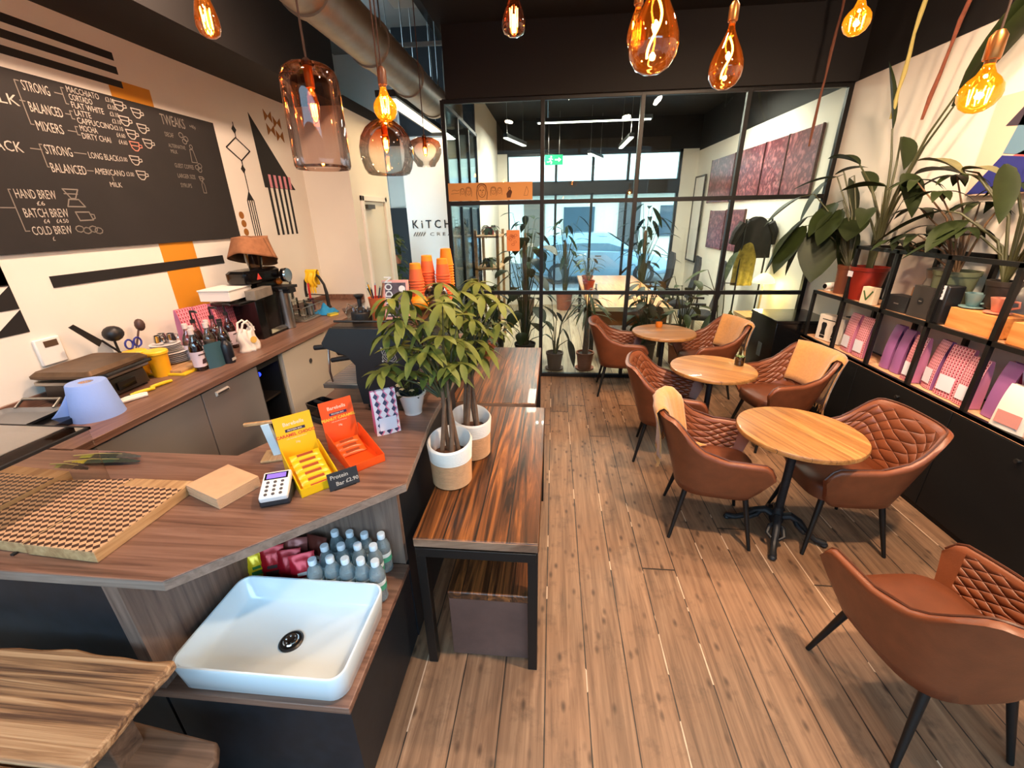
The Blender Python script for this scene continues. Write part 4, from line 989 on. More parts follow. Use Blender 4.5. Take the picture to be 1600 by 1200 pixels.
cbag('purple coffee bag at the right edge behind the white bag', 2.28, 2.69, (sidep, pat_purple), -90, .10, .11, .33)
whitebagm = M('white_bag', (232, 222, 210), .7, bump=.3, bs=18)
pouch('coffee_sack', 'crumpled white paper bag with pale red print at the right end of the shelf', (2.60, 2.36, ZL), R(-84), .17, .1, .25, (whitebagm, whitebagm, M('pale_red_print', (206, 140, 130), .7)), cat='bag')
# upper board
sec = thing('security_camera', 'small white round security camera at the far end of the upper shelf', 'security camera', (2.64, 4.36, ZU))
m = MB(); m.lathe([(.001, 0), (.03, 0), (.03, .006), (.012, .012), (.012, .02)], n=18); m.build('foot', paper_white, sec)
m = MB(); m.tube([(.045, .01, .046), (.04, .008, .046), (-.03, -.01, .044), (-.045, -.014, .043)], [.022, .03, .031, .027], 18); m.build('body', paper_white, sec)
m = MB(); m.tube([(-.046, -.0143, .043), (-.049, -.015, .043)], [.024, .02], 18); m.build('lens', black_gloss, sec)
terra = M('terracotta', (150, 84, 54), .75, var=.12, vs=12); redpot = M('red_glazed_pot', (134, 34, 20), .4, var=.1, vs=9); soil = M('potting_soil', (44, 32, 24), .95, var=.4, vs=80)
def pot(name, label, loc, r0, r1, h, mat, saucer=False, cat='plant pot', rim=.02):
    o = thing(name, label, cat, loc)
    m = MB(); m.lathe([(.001, 0), (r0, 0), (r0 + (r1 - r0) * .8, h - rim * 1.6), (r1, h - rim * 1.5), (r1 + .004, h), (r1 - .01, h), (r1 - .014, h - .03), (.001, h - .031)], n=28); m.build('pot', mat, o)
    m = MB(); m.lathe([(.001, h - .03), (r1 - .015, h - .028), (r1 - .016, h - .024), (.001, h - .018)], n=20); m.build('soil', soil, o)
    if saucer: m = MB(); m.lathe([(r0 * .9, .001), (r1 * 1.0, .001), (r1 * 1.08, .022), (r1 * 1.02, .022), (r0 * .98, .006)], n=28, cap0=False, cap1=False); m.build('saucer', mat, o)
    return o
stem_m = M('plant_stem', (66, 68, 38), .55); stem_b = M('woody_stem', (112, 86, 60), .8, var=.2, vs=30)
def LEAFMAT(nm, col, var=.25):
    if nm in _mats: return _mats[nm]
    m = M(nm, col, .5, var=var, vs=7); b = m.node_tree.nodes['Principled BSDF']; b.inputs['Specular IOR Level'].default_value = .22
    return m
green_deep = LEAFMAT('deep_green_leaf', (36, 46, 20)); green_mid = LEAFMAT('mid_green_leaf', (56, 64, 28)); green_olive = LEAFMAT('olive_green_leaf', (104, 112, 50)); green_dark = LEAFMAT('dark_green_leaf', (26, 38, 20)); green_pale = LEAFMAT('pale_leaf_underside', (112, 110, 74))
def CL(o, *ms):
    for q in ms: q.v = [Vector((min(v.x, WR - .015 - o.location.x - .02 * abs(math.sin(v.y * 40))), v.y, v.z)) for v in q.v]
# corner plant in a brown pot (big drooping leaves towards the glass)
p1 = pot('potted_plant', 'large leafy plant in a brown pot at the far end of the upper shelf', (2.68, 4.215, ZU), .07, .085, .25, M('brown_pot', (112, 62, 40), .5), cat='potted plant')
m = MB(); s = MB(); rnd = random.Random(11)
for (x, y, z, dx, dy, dz, Ln, W) in ((-.10, .34, 1.0, -.8, .3, -.05, .36, .17), (-.14, .30, 1.02, .6, -.5, .35, .26, .15), (-.05, .24, .98, .2, -.3, -.9, .34, .20), (-.16, .36, .98, -.4, .1, -.8, .34, .22), (-.10, .25, .78, -.6, -.2, -.6, .32, .20), (-.24, .40, .66, -.5, .2, -.85, .52, .38), (-.14, .26, .60, -.2, -.3, -.9, .46, .34), (-.02, .20, .62, .1, -.3, -.85, .36, .28), (-.04, .14, .5, .1, -.2, -.9, .28, .22), (-.22, .44, .44, -.2, .2, -.95, .30, .16), (.02, .10, .66, -.4, -.5, -.3, .30, .22), (-.32, .44, .84, -.7, .2, -.5, .34, .22), (-.28, .34, .58, -.5, -.1, -.8, .42, .32), (-.06, .34, .70, -.2, .4, -.8, .34, .26), (.0, .3, .5, -.1, .3, -.9, .3, .22), (-.12, .12, .72, -.5, -.2, -.7, .3, .22)):
    s.tube([(0, 0, .22), (x * .3, y * .3, .22 + (z - .22) * .6), (x * .8, y * .8, z * 1.0 + .02), (x, y, z)], [.008, .007, .005, .004], 6); leaf(m, (x, y, z), (dx, dy, dz), Ln, W, .25, .22, 8)
CL(p1, m, s); s.build('stems', stem_m, p1); m.build('foliage', green_deep, p1, smooth=180)
# bird of paradise in the red pot
p2 = pot('bird_of_paradise', 'tall bird of paradise plant in a red pot on the upper shelf', (2.665, 3.93, ZU), .10, .135, .27, redpot, cat='potted plant')
m = MB(); m.box((-.142, -.03, .19), (-.139, .03, .235)); m.build('price_tag', label_w, p2)
m = MB(); s = MB(); gr = MB()
for (x, y, z, dx, dy, dz, Ln, W, rot) in ((-.05, .12, 1.30, -.18, .22, 1, .52, .10, 0), (-.04, .42, 1.08, -.3, .55, .35, .34, .14, 0), (-.02, -.38, 1.45, .05, -.55, .75, .80, .13, 0), (.03, -.30, 1.36, .0, -.7, .75, .95, .15, 0), (-.04, .36, 1.02, .1, -.6, -.5, .22, .14, 0), (-.04, -.24, .95, -.1, -.95, .15, .55, .09, 0), (-.12, -.1, .88, -.5, .6, .15, .32, .12, 0), (-.08, -.2, .96, -.2, -.7, -.45, .40, .14, 0), (-.14, .02, .72, -.4, -.6, -.1, .36, .13, 0), (.02, .1, 1.24, .1, -.4, -.8, .22, .16, 0)):
    s.tube([(x * .05, y * .05, .24), (x * .2, y * .15, .3 + (z - .24) * .45), (x * .6, y * .55, .24 + (z - .24) * .8), (x, y, z)], [.013, .010, .008, .006], 7)
    leaf(m, (x, y, z), (dx, dy, dz), Ln, W, .25 if dz < .6 else .05, .55, 9)
for i in range(6): a = i * 1.1; s.tube([(0, 0, .24), (.03 * math.cos(a), .05 * math.sin(a), .6), (.06 * math.cos(a), .16 * math.sin(a), .85)], [.007, .005, .001], 5)
CL(p2, m, s); s.build('stalks', stem_m, p2); m.build('foliage', green_deep, p2, smooth=180)
# umbrella plant with another tall plant, in the planter behind the cups
p3_ = pot('umbrella_plant', 'bushy umbrella plant with finger-like leaves in a grey-green pot behind the cups', (2.70, 3.16, ZU), .085, .12, .33, M('grey_green_pot', (104, 112, 84), .5), cat='potted plant')
m = MB(); s = MB(); rnd = random.Random(5)
for (x, y, z) in ((-.12, .32, .72), (-.05, .2, .92), (-.16, .22, .55), (.04, .36, .60), (-.2, .1, .82), (.05, .08, .75), (-.1, -.05, .6), (-.14, .42, .50), (.02, .25, .5), (-.22, .3, .9), (.06, -.12, .85)):
    s.tube([(0, 0, .3), (x * .4, y * .4, .3 + (z - .3) * .6), (x, y, z)], [.008, .006, .004], 6)
    for k in range(7): a = k * 2 * math.pi / 7 + rnd.random(); leaf(m, (x, y, z), (math.cos(a), math.sin(a), .15), .16 + rnd.random() * .05, .058, .5, .2, 5)
CL(p3_, m, s); s.build('stems', stem_b, p3_); m.build('foliage', green_deep, p3_, smooth=180)
p4_ = pot('potted_plant', 'tall plant with broad pale-backed leaves in a dark pot beside the wall painting', (2.73, 2.86, ZU + .145), .06, .08, .16, M('dark_pot', (46, 40, 34), .6), cat='potted plant')
m = MB(); s = MB(); mp_ = MB()
for k, (x, y, z, dx, dy, dz, Ln, W) in enumerate(((-.15, .38, .78, -.25, .55, .45, .36, .16), (-.12, .42, .80, .1, -.9, .1, .26, .12), (-.2, .05, .80, -.1, -.4, -.7, .28, .12), (-.1, -.1, .70, -.1, -.35, -.85, .28, .10), (-.2, .36, .56, -.6, .5, -.3, .34, .15), (-.1, .3, .5, -.5, -.2, -.2, .30, .15), (-.16, -.28, .45, -.1, -.3, -.9, .26, .11), (-.1, -.3, .62, -.1, -.9, .1, .3, .1), (-.05, .16, .95, -.05, -.75, .55, .5, .07), (-.12, .2, .42, -.7, .4, -.2, .32, .14), (-.2, -.42, .5, -.2, -.4, -.7, .24, .11))):
    s.tube([(0, 0, .13), (x * .25, y * .25, .13 + (z - .13) * .6), (x * .75, y * .8, z * .97), (x, y, z)], [.009, .008, .006, .004], 6); leaf(mp_ if k in (0, 1) else m, (x, y, z), (dx, dy, dz), Ln, W, .3, .3, 8)
CL(p4_, m, s, mp_); s.build('stems', stem_m, p4_); m.build('foliage', green_deep, p4_, smooth=180); mp_.build('pale_leaves', green_pale, p4_, smooth=180)
# boxes and cups
def cuboid(name, label, cat, loc, rz, d, mat, extra=None):
    o = thing(name, label, cat, loc, rz); MB().box((-d[0] / 2, -d[1] / 2, 0), (d[0] / 2, d[1] / 2, d[2])).build('carton', mat, o, bevel=.002)
    return o
o = cuboid('filter_box', 'white card box with a green V against the red pot', 'box', (2.575, 3.70, ZU), R(-80), (.12, .05, .135), M('cream_carton', (224, 206, 176), .6))
m = MB(); m.ribbon([(-.04, .10), (-.005, .035), (.04, .105)], .014, (0, -.0262, 0), (1, 0, 0), (0, 0, 1)); m.build('printed_letter', M('leaf_green_ink', (70, 100, 50), .6), o, smooth=0)
o = cuboid('coffee_box', 'low black box with tiny pale lettering beside the black canister', 'box', (2.63, 3.425, ZU), R(-88), (.19, .1, .115), M('black_carton', (34, 33, 34), .55))
m = MB(); m.slab([(-.022, .055), (.022, .055), (.022, .063), (-.022, .063)], (0, -.0505, 0), (1, 0, 0), (0, 0, 1), .0006); m.build('printed_lettering', chalk_dim, o, smooth=0)
o = cuboid('coffee_box', 'square matt grey-black box with a round dark emblem under the moka pot', 'box', (2.64, 3.22, ZU), R(-88), (.17, .12, .215), M('charcoal_carton', (54, 48, 44), .6))
m = MB(); m.lathe([(.001, 0), (.024, 0), (.024, .002), (.001, .002)], n=20); m.v = [Vector((v.x, -.0605 - v.z, v.y + .115)) for v in m.v]; m.build('emblem', black_matt, o)
m = MB(); m.slab([(-.012, .111), (.012, .111), (.012, .118), (-.012, .118)], (0, -.0628, 0), (1, 0, 0), (0, 0, 1), .0006); m.build('emblem_print', chalk_dim, o, smooth=0)
mk = thing('moka_pot', 'grey moka pot with black handle on the charcoal box', 'moka pot', (2.665, 3.275, ZU + .216), R(-95)); mk.scale = (1.2,) * 3
m = MB(); m.lathe([(.001, 0), (.045, 0), (.036, .04), (.046, .085), (.05, .088), (.03, .098), (.006, .104), (.008, .115), (.001, .118)], n=8); m.build('body', M('moka_aluminium', (140, 136, 130), .35, metal=.8), mk, smooth=20)
m = MB(); m.tube([(.04, 0, .08), (.085, 0, .082), (.09, 0, .06), (.082, 0, .02)], .008, 8); m.build('handle', black_matt, mk)
o = cuboid('small_carton', 'small kraft carton standing behind the low black box', 'box', (2.74, 3.42, ZU), R(-90), (.13, .06, .17), M('kraft_carton', (170, 116, 66), .6))
o = thing('coffee_canister', 'black coffee canister with a white printed tag beside the wooden block', 'canister', (2.61, 3.055, ZU), R(-96))
MB().box((-.055, -.05, 0), (.055, .05, .25)).build('tin', M('black_tin', (26, 26, 28), .35), o, bevel=.01)
m = MB(); m.box((-.034, -.053, .16), (.034, -.050, .25)); m.build('printed_tag', label_w, o)
m = MB()
for q in range(3): m.box((-.022, -.0545, .172 + q * .025), (.002 + .018 * (q % 2), -.053, .188 + q * .025)); m.box((.008, -.0545, .176 + q * .025), (.02, -.053, .184 + q * .025))
m.build('tag_print', black_matt, o, smooth=0)
woodblk = WOOD('oak_riser', (186, 112, 52), (212, 140, 74), (226, 160, 96), 'Y', 14, 1.5, .5)
o = thing('display_riser', 'orange-brown wooden riser block under the blue and pink drip cups', 'riser', (2.68, 2.81, ZU)); MB().box((-.1, -.17, 0), (.1, .165, .125)).build('block', woodblk, o, bevel=.002)
o = thing('display_riser', 'orange-brown wooden riser block right of the thick shelf post', 'riser', (2.67, 2.36, ZU)); MB().box((-.1, -.2, 0), (.1, .2, .125)).build('block', woodblk, o, bevel=.002)
def dripper(label, loc, col, rz):
    o = thing('drip_cup', label, 'drip cup', loc, rz, 'ceramic drip cups on the riser'); mt = M('ceramic_' + str(col), col, .3)
    m = MB(); m.lathe([(.02, .012), (.03, .02), (.052, .095), (.049, .095), (.028, .03), (.001, .026)], n=24); m.build('cone', mt, o)
    m = MB(); m.lathe([(.001, 0), (.03, 0), (.062, .008), (.062, .013), (.02, .013)], n=24); m.build('flange', mt, o)
    m = MB(); m.tube([(.046, 0, .08), (.075, 0, .078), (.08, 0, .05), (.04, 0, .035)], .007, 8); m.build('handle', mt, o)
dripper('pale blue ceramic drip cup on the wooden riser', (2.655, 2.925, ZU + .1255), (112, 146, 148), R(-70))
dripper('pink ceramic drip cup on the wooden riser beside the post', (2.655, 2.755, ZU + .1255), (214, 140, 116), R(-60))
o = cuboid('dark_canister', 'dark tin with pale label on the right-hand riser', 'canister', (2.66, 2.37, ZU + .1255), R(-90), (.12, .1, .16), M('black_carton', (34, 33, 34), .55)); m = MB(); m.box((-.03, -.053, .09), (.03, -.05, .15)); m.build('printed_tag', label_w, o)
# painting on the right wall
pa = thing('wall_painting', 'colourful abstract canvas in blue, red and ochre at the right edge of the wall', 'painting', (WR - .03, 2.85, 2.3), R(-90))
MB().box((-.62, 0, -.28), (.62, .029, .30)).build('canvas', M('canvas_peach', (224, 190, 168), .8), pa)
m = MB(); X_, Z_ = (1, 0, 0), (0, 0, 1); oo = (0, -.0005, 0)
mats_ = [M('paint_navy', (36, 40, 120), .7), M('paint_ochre', (214, 146, 50), .7), M('paint_blue', (96, 132, 156), .7), M('paint_red', (196, 40, 36), .7), M('paint_pinkish', (206, 84, 84), .7), M('paint_dark', (56, 46, 60), .7)]
for k, P in ((0, [(-.61, -.27), (.6, -.27), (.6, -.2), (.0, -.12), (-.45, -.05)]), (2, [(-.45, -.04), (-.4, .2), (-.2, .29), (.1, .29), (.0, -.11)]), (1, [(-.35, .08), (-.2, .1), (-.08, .29), (-.22, .29)]), (5, [(-.50, .12), (-.33, .10), (-.24, .28), (-.36, .29)]), (3, [(.0, -.1), (.3, -.14), (.35, .05), (.1, .08)]), (4, [(-.38, -.06), (-.2, -.09), (-.22, .0)]), (0, [(-.1, .12), (.1, .1), (.2, .28), (-.02, .29)]), (1, [(.3, -.1), (.6, -.18), (.6, .1), (.4, .12)]), (2, [(.3, .15), (.6, .12), (.6, .29), (.3, .29)])):
    m.k = k; m.slab(P, oo, X_, Z_, .0012)
m.build('painted_shapes', mats_, pa, smooth=0)
# hanging branches and plant tube on the right
br = M('dry_branch', (120, 66, 46), .9, var=.2, vs=30)
def branch(name, label, pts, r, mat, cat='branch'):
    o = thing(name, label, cat, pts[0], 0); p0 = Vector(pts[0]); m = MB(); P = [Vector(p) - p0 for p in pts]; Q = []
    for i in range(len(P) - 1):
        for k in range(4): t = k / 4; q = P[i].lerp(P[i + 1], t); q += Vector((random.uniform(-1, 1), random.uniform(-1, 1), 0)) * r * .5; Q.append(q)
    Q.append(P[-1]); m.tube(Q, [r * (1 + .25 * math.sin(i * 2.1)) for i in range(len(Q))], 8); m.build('twig', mat, o)
branch('hanging_branch', 'reddish dry branch hanging from the ceiling in front of the right wall', [(2.62, 3.55, 3.70), (2.66, 3.75, 3.1), (2.72, 3.92, 2.56)], .012, br)
branch('hanging_branch', 'pale yellow-green hanging stalk left of the reddish branch', [(2.42, 3.7, 3.70), (2.5, 3.9, 3.2), (2.60, 4.08, 2.78), (2.62, 4.1, 2.6)], .013, M('pale_stalk', (176, 164, 96), .7))
branch('hanging_branch', 'thin brown branch hanging beside the corner post of the glass', [(2.28, 4.5, 3.70), (2.32, 4.6, 3.2), (2.36, 4.72, 2.5)], .011, M('brown_branch', (104, 62, 44), .9))
cb_ = thing('wire_hook', 'bent white wire hook hanging from the ceiling near the reddish branch', 'hook', (2.3, 3.5, 3.69)); m = MB(); m.tube([(0, 0, .01), (-.02, .05, -.18), (-.1, .05, -.3), (-.1, .06, -.48), (-.02, .06, -.36)], .006, 6); m.build('wire', paper_white, cb_)
# ================================================================ pendant lamps and bulbs
amber = GLG('amber_bulb_glass', (255, 176, 84), (255, 206, 150), 0, .25, 2.0, .45, ((255, 120, 20), .10))
yellow_bulb = GLG('bright_yellow_bulb_glass', (255, 196, 96), (255, 214, 130), 0, .13, 1.6, .3, ((255, 150, 20), .55))
smoke = GLG('smoky_glass_glow_tint', (252, 138, 52), (248, 242, 234), .10, .24, .9, .26)  # amber top tint stands in for the glow of the bulb above
rose_glass = GLG('rose_smoky_glass', (238, 176, 138), (240, 224, 216), .10, .36, .9, .28)
filament = EM('glowing_filament', (255, 190, 95), 60)
filament_soft = EM('glowing_filament_soft', (255, 205, 120), 26)
brass = M('aged_brass', (150, 100, 56), .35, metal=.9)
brown_cord = M('brown_cord', (58, 36, 26), .8)
def bulb_light(parent, z, power, r=.03):
    d = bpy.data.lights.new('bulb_glow', 'POINT'); d.energy = power; d.color = (1, .56, .22); d.shadow_soft_size = r; o = bpy.data.objects.new('bulb_glow', d); COL.objects.link(o); o.parent = parent; o.location = (0, 0, z)
def bulb(label, loc, prof, ztop, fil, power, mat=None, tilt=(0, 0), group='filament bulbs', socket=brass, name='filament_bulb'):
    """origin at the lowest point of the glass; hangs on a cord"""
    o = thing(name, label, 'light bulb', loc, 0, group); H = prof[-1][1]
    m = MB(); m.lathe(prof, n=28, cap1=False); m.build('bulb_glass', mat or amber, o, smooth=180)
    m = MB(); m.lathe([(.0135, H - .002), (.0145, H), (.0145, H + .022), (.001, H + .024)], n=16); m.build('screw_cap', brass, o)
    m = MB(); m.lathe([(.021, H + .01), (.022, H + .015), (.022, H + .07), (.012, H + .085), (.001, H + .087)], n=18); m.build('socket', socket, o)
    m = MB()
    for P, r in fil: m.tube(P, r, 6)
    m.build('filament', filament, o)
    m = MB(); m.tube([(0, 0, H + .08), (0, 0, ztop - loc[2])], .0035, 6); m.build('cord', brown_cord, o)
    bulb_light(o, H * .45, power, .012)
    return o
def drop(R_, H): # pear shape, wide low
    return [(.001, 0), (R_ * .35, H * .012), (R_ * .68, H * .07), (R_ * .92, H * .18), (R_, H * .30), (R_ * .96, H * .42), (R_ * .8, H * .56), (R_ * .56, H * .70), (R_ * .34, H * .83), (R_ * .22, H * .92), (.014, H)]
def globe(R_, H):
    return [(.001, 0), (R_ * .4, R_ * .09), (R_ * .75, R_ * .34), (R_ * .96, R_ * .72), (R_, R_), (R_ * .94, R_ * 1.36), (R_ * .72, R_ * 1.7), (R_ * .45, R_ * 1.95), (.016, H * .93), (.014, H)]
def st(R_, H): # teardrop squirrel cage
    return [(.001, 0), (R_ * .45, H * .02), (R_ * .8, H * .08), (R_, H * .22), (R_ * .97, H * .38), (R_ * .8, H * .6), (R_ * .55, H * .8), (R_ * .4, H * .92), (.014, H)]
def wiggle(H, a=.02): return [([(a * math.sin(t * 5), a * .5 * math.cos(t * 4), H * (.9 - .72 * t)) for t in [i / 14 for i in range(15)]], .0042)]
def cage(R_, H, n=6): return [([(R_ * .3 * math.cos(k * 6.283 / n), R_ * .3 * math.sin(k * 6.283 / n), H * .25), (R_ * .34 * math.cos(k * 6.283 / n + .2), R_ * .34 * math.sin(k * 6.283 / n + .2), H * .72)], .0018) for k in range(n)]
bulb('long teardrop filament bulb glowing at top left above the chalkboard', (-1.33, 1.885, 2.60), st(.042, .16), 4.4, cage(.05, .13), 5)
bulb('oval filament bulb hanging above the middle of the glass partition', (-.19, 2.26, 2.67), st(.052, .15), 3.7, cage(.05, .14), 4, GLG('pinkish_bulb_glass', (240, 150, 110), (240, 180, 150), 0, .15, 2.0, .4))
bulb('biggest pear-shaped amber bulb with a twisted bright filament', (.325, 1.80, 2.395), drop(.083, .27), 3.7, wiggle(.25), 9)
bulb('small filament bulb hanging just behind the biggest amber bulb', (.375, 2.54, 2.685), st(.045, .16), 3.7, cage(.06, .15), 4)
bulb('pear-shaped amber bulb with twisted filament, right of the biggest one', (.815, 2.55, 2.505), drop(.078, .26), 3.7, wiggle(.24), 8)
bulb('small bright round bulb close to the ceiling above the tall plant stem', (1.28, 2.39, 2.645), globe(.052, .13), 3.7, cage(.08, .10), 6, yellow_bulb)
bulb('bright round bulb at the right in front of the wall painting', (1.35, 1.73, 2.23), globe(.055, .135), 3.7, cage(.08, .10), 7, yellow_bulb)
bulb('bright yellow round bulb on a long brown cord right above the dome glass lamp', (-.86, 2.42, 2.40), globe(.058, .15), 4.4, cage(.06, .15), 5, yellow_bulb, socket=M('brown_socket', (96, 56, 34), .4))
# glass pendant lamps
def pendant(label, loc, prof, mat, ztop, H, fz, mats2=None):
    o = thing('pendant_lamp', label, 'pendant lamp', loc, 0, 'smoky glass pendant lamps over the counter')
    m = MB(); m.lathe(prof, n=40, cap0=False, cap1=False); m.build('glass_shade', mat, o, smooth=60)
    m = MB(); m.lathe([(.018, H - .005), (.019, H), (.017, H + .012), (.008, H + .02), (.001, H + .021)], n=18); m.build('cap', M('dark_bronze', (60, 38, 28), .4, metal=.6), o)
    m = MB(); m.lathe([(.016, H - .075), (.017, H - .004), (.001, H - .003)], n=14, cap0=True); m.build('socket', brass, o)
    m = MB(); m.lathe([(.001, fz - .06), (.014, fz - .045), (.021, fz - .01), (.018, fz + .03), (.012, H - .075)], n=16); m.build('bulb_glass', amber, o, smooth=180)
    m = MB()
    for P, r in cage(.03, .09): m.tube([(p[0], p[1], p[2] + fz - .06) for p in P], .0022, 6)
    m.build('filament', filament, o)
    m = MB(); m.tube([(0, 0, H + .018), (0, 0, ztop - loc[2])], .004, 6); m.build('cord', brown_cord, o)
    bulb_light(o, fz, 5, .012)
    return o
pendant('tall cylinder pendant lamp of rose-brown smoky glass', (-.935, 1.83, 2.135), [(.085, .012), (.098, .002), (.102, .0), (.107, .012), (.1075, .06), (.106, .26), (.104, .30), (.096, .33), (.075, .347), (.026, .352)], rose_glass, 4.4, .352, .22)
pendant('dome pendant lamp of clear smoky glass with bulb glow tinted amber into the top', (-.90, 2.48, 2.165), [(.098, -.0), (.11, .004), (.125, .03), (.138, .08), (.139, .13), (.125, .18), (.098, .22), (.06, .25), (.025, .262)], smoke, 4.4, .262, .16)
pendant('small squat pendant lamp of smoky glass with bulb glow tinted in, farthest of the glass shades', (-1.09, 3.92, 2.345), [(.075, .0), (.085, .02), (.11, .05), (.135, .10), (.138, .14), (.12, .185), (.07, .21), (.025, .216)], smoke, 4.4, .216, .13)

# ================================================================ ducts, lights and rods under the ceiling
galv = M('galvanised_duct', (150, 142, 128), .42, metal=.75, var=.12, vs=9, bump=.15, bs=14)
du = thing('spiral_duct', 'big round galvanised ventilation duct running back above the counter', 'duct', (-1.5, 1.2, 3.25)); m = MB()
for i in range(5):
    y0 = i * .95; m.tube([(0, y0, 0), (0, y0 + .9, 0)], .165, 28); 
m.build('duct_run', galv, du, smooth=40)
for i in range(5): m = MB(); m.tube([(0, i * .95 + .89, 0), (0, i * .95 + .96, 0)], .178, 28); m.build('joint_ring', galv, du, smooth=40)
m = MB()
for i in range(3): y = .9 + i * 1.7; m.tube([(-.18, y, .02), (-.18, y, 1.15)], .006, 6); m.tube([(.18, y, .02), (.18, y, 1.15)], .006, 6)
m.build('hanger_rod', steel, du)
d2_ = thing('duct_drop', 'grey vertical duct dropping behind the big spiral duct', 'duct', (-1.42, 6.75, 3.1)); m = MB(); m.tube([(0, 0, 0), (0, 0, .7), (0, .05, .9), (0, .3, 1.05)], [.12, .12, .125, .13], 22); m.build('duct_run', galv, d2_)
ll = thing('linear_light', 'long white linear light panel hanging under the big duct', 'linear light', (-1.78, 6.2, 3.12)); MB().box((-.11, -1.15, 0), (.11, 1.15, .06)).build('housing', black_metal, ll); MB().box((-.075, -1.05, -.004), (.075, 1.05, 0)).build('diffuser', EM('linear_light_glow', (255, 240, 205), 5), ll)
m = MB()
for y in (-.9, .9): m.tube([(0, y, .06), (0, y, 1.28)], .004, 6)
m.build('suspension_wire', steel, ll)
cm = thing('cable_tray', 'black cable tray and strut crossing the open ceiling void', 'cable tray', (-1.6, 4.6, 3.9)); m = MB()
m.box((-.7, 0, 0), (.42, .04, .04)); m.box((-.7, 1.3, -.1), (.42, 1.34, -.06)); m.build('strut', steel, cm)
m = MB()
for x in (-.5, -.1, .1, .3):
    m.tube([(x, .02, .04), (x, .02, .5)], .005, 6); m.tube([(x, 1.32, -.4), (x, 1.32, .5)], .005, 6)
m.build('threaded_rod', steel, cm)
m = MB(); m.box((.1, -2, .12), (.4, 3, .2)); m.build('tray', black_metal, cm)
vn = thing('ventilation_box', 'pale grey ventilation box in the open ceiling void', 'ventilation box', (-1.45, 4.6, 4.08)); MB().box((-.35, .2, 0), (.28, 1.1, .3)).build('box', M('pale_sheet_metal', (176, 172, 160), .5, metal=.4), vn)
sd = thing('smoke_detector', 'round dark ceiling detector above the glass partition', 'detector', (.33, 3.4, 3.655)); m = MB(); m.lathe([(.02, 0), (.05, .008), (.06, .045), (.001, .045)], n=22); m.build('case', M('grey_plastic_dark', (60, 58, 54), .5), sd)
# ================================================================ back counter along the left wall
bw = thing('back_worktop', 'long walnut worktop under the chalkboard along the left wall', 'worktop', (0, 0, 0))
MB().prism([(-2.875, 1.462), (-2.15, 1.462), (-2.13, 3.9), (-2.10, 4.1), (-2.36, 4.5), (-2.36, 5.125), (-2.875, 5.125)], .962, 1.0).build('top', walnut_y, bw, bevel=.003)
us = tag(MB().box((-2.875, 1.0, 1.001), (-2.86, 5.1, 1.06)).build('worktop_upstand', walnut_y, bevel=.002), 'walnut upstand strip along the left wall behind the grill', 'upstand'); us = tag(MB().box((-2.875, 5.105, 1.001), (-2.36, 5.122, 1.06)).build('worktop_upstand', walnut_y, bevel=.002), 'walnut upstand strip on the far wall below the tap', 'upstand')
greyc = M('grey_cupboard', (128, 122, 118), .5); palec = M('pale_cupboard', (196, 184, 166), .5); sock = M('handle_cutout', (58, 54, 52), .7)
def cup(name, label, y0, y1, mat, handle=None):
    o = thing(name, label, 'cupboard', (-2.17, (y0 + y1) / 2, 0)); h = (y1 - y0) / 2
    MB().box((-.68, -h + .002, .05), (-.02, h - .002, .955)).build('carcass', mat, o)
    MB().box((-.02, -h + .003, .06), (0, h - .003, .945)).build('door', mat, o, bevel=.002)
    d = o.children[1]
    if handle == 'slot':
        m = MB(); m.tube([(0.0005, -.17 + .01, .9), (0.0005, -.05, .9)], .016, 12); m.build('handle_slot', cream, d); m = MB(); m.tube([(.004, -.155, .9), (.004, -.055, .9)], .013, 12); m.build('handle_recess', sock, d)
    if handle == 'knob': m = MB(); m.tube([(.004, .03, .76), (.006, .03, .76)], .022, 16); m.build('finger_hole', sock, d)
    return o
cup('base_cupboard', 'grey back counter cupboard nearest the chequered boards', 1.50, 2.21, greyc)
cup('base_cupboard', 'grey back counter cupboard with a pale slot handle', 2.213, 2.74, greyc, 'slot')
fr = thing('undercounter_fridge', 'dark undercounter fridge with a small blue light between the cupboards', 'fridge', (-2.19, 2.89, 0))
m = MB(); m.box((-.66, -.135, .05), (-.62, .135, .94)); m.box((-.62, -.135, .05), (0, -.12, .94)); m.box((-.62, .12, .05), (0, .135, .94)); m.box((-.62, -.12, .05), (0, .12, .07)); m.box((-.62, -.12, .90), (0, .12, .94)); m.build('cabinet', black_matt, fr)
m = MB(); m.box((-.6, -.118, .35), (-.03, .118, .365)); m.box((-.6, -.118, .62), (-.03, .118, .635)); m.build('shelf', dark_steel, fr)
m = MB(); m.ball((-.06, -.05, .84), .018, n=12); m.build('blue_light', EM('blue_led', (30, 50, 255), 5), fr)
cup('base_cupboard', 'pale cream back counter cupboard with a round finger hole', 3.05, 3.72, palec, 'knob')

# blue paper roll
pr_ = thing('paper_roll', 'blue paper towel roll standing on the back worktop', 'paper roll', (-2.39, 1.80, 1.0), R(20))
bluep = M('blue_paper', (142, 168, 226), .85, bump=.2, bs=60)
m = MB(); m.lathe([(.03, .0), (.112, .0), (.108, .02), (.082, .185), (.078, .19), (.03, .19), (.03, .0)], n=36, cap0=False, cap1=False); m.build('roll', bluep, pr_)
m = MB(); m.lathe([(.03, .002), (.03, .188)], n=20, cap0=False, cap1=False); m.build('core', kraft, pr_)
m = MB(); m.grid(lambda a, b: (-.085 - .14 * a + .02 * b, -.05 - .03 * a, .004 + .15 * b * (1 - a) ** 1.6), 8, 4); m.build('loose_sheet', bluep, pr_, solid=.0015)
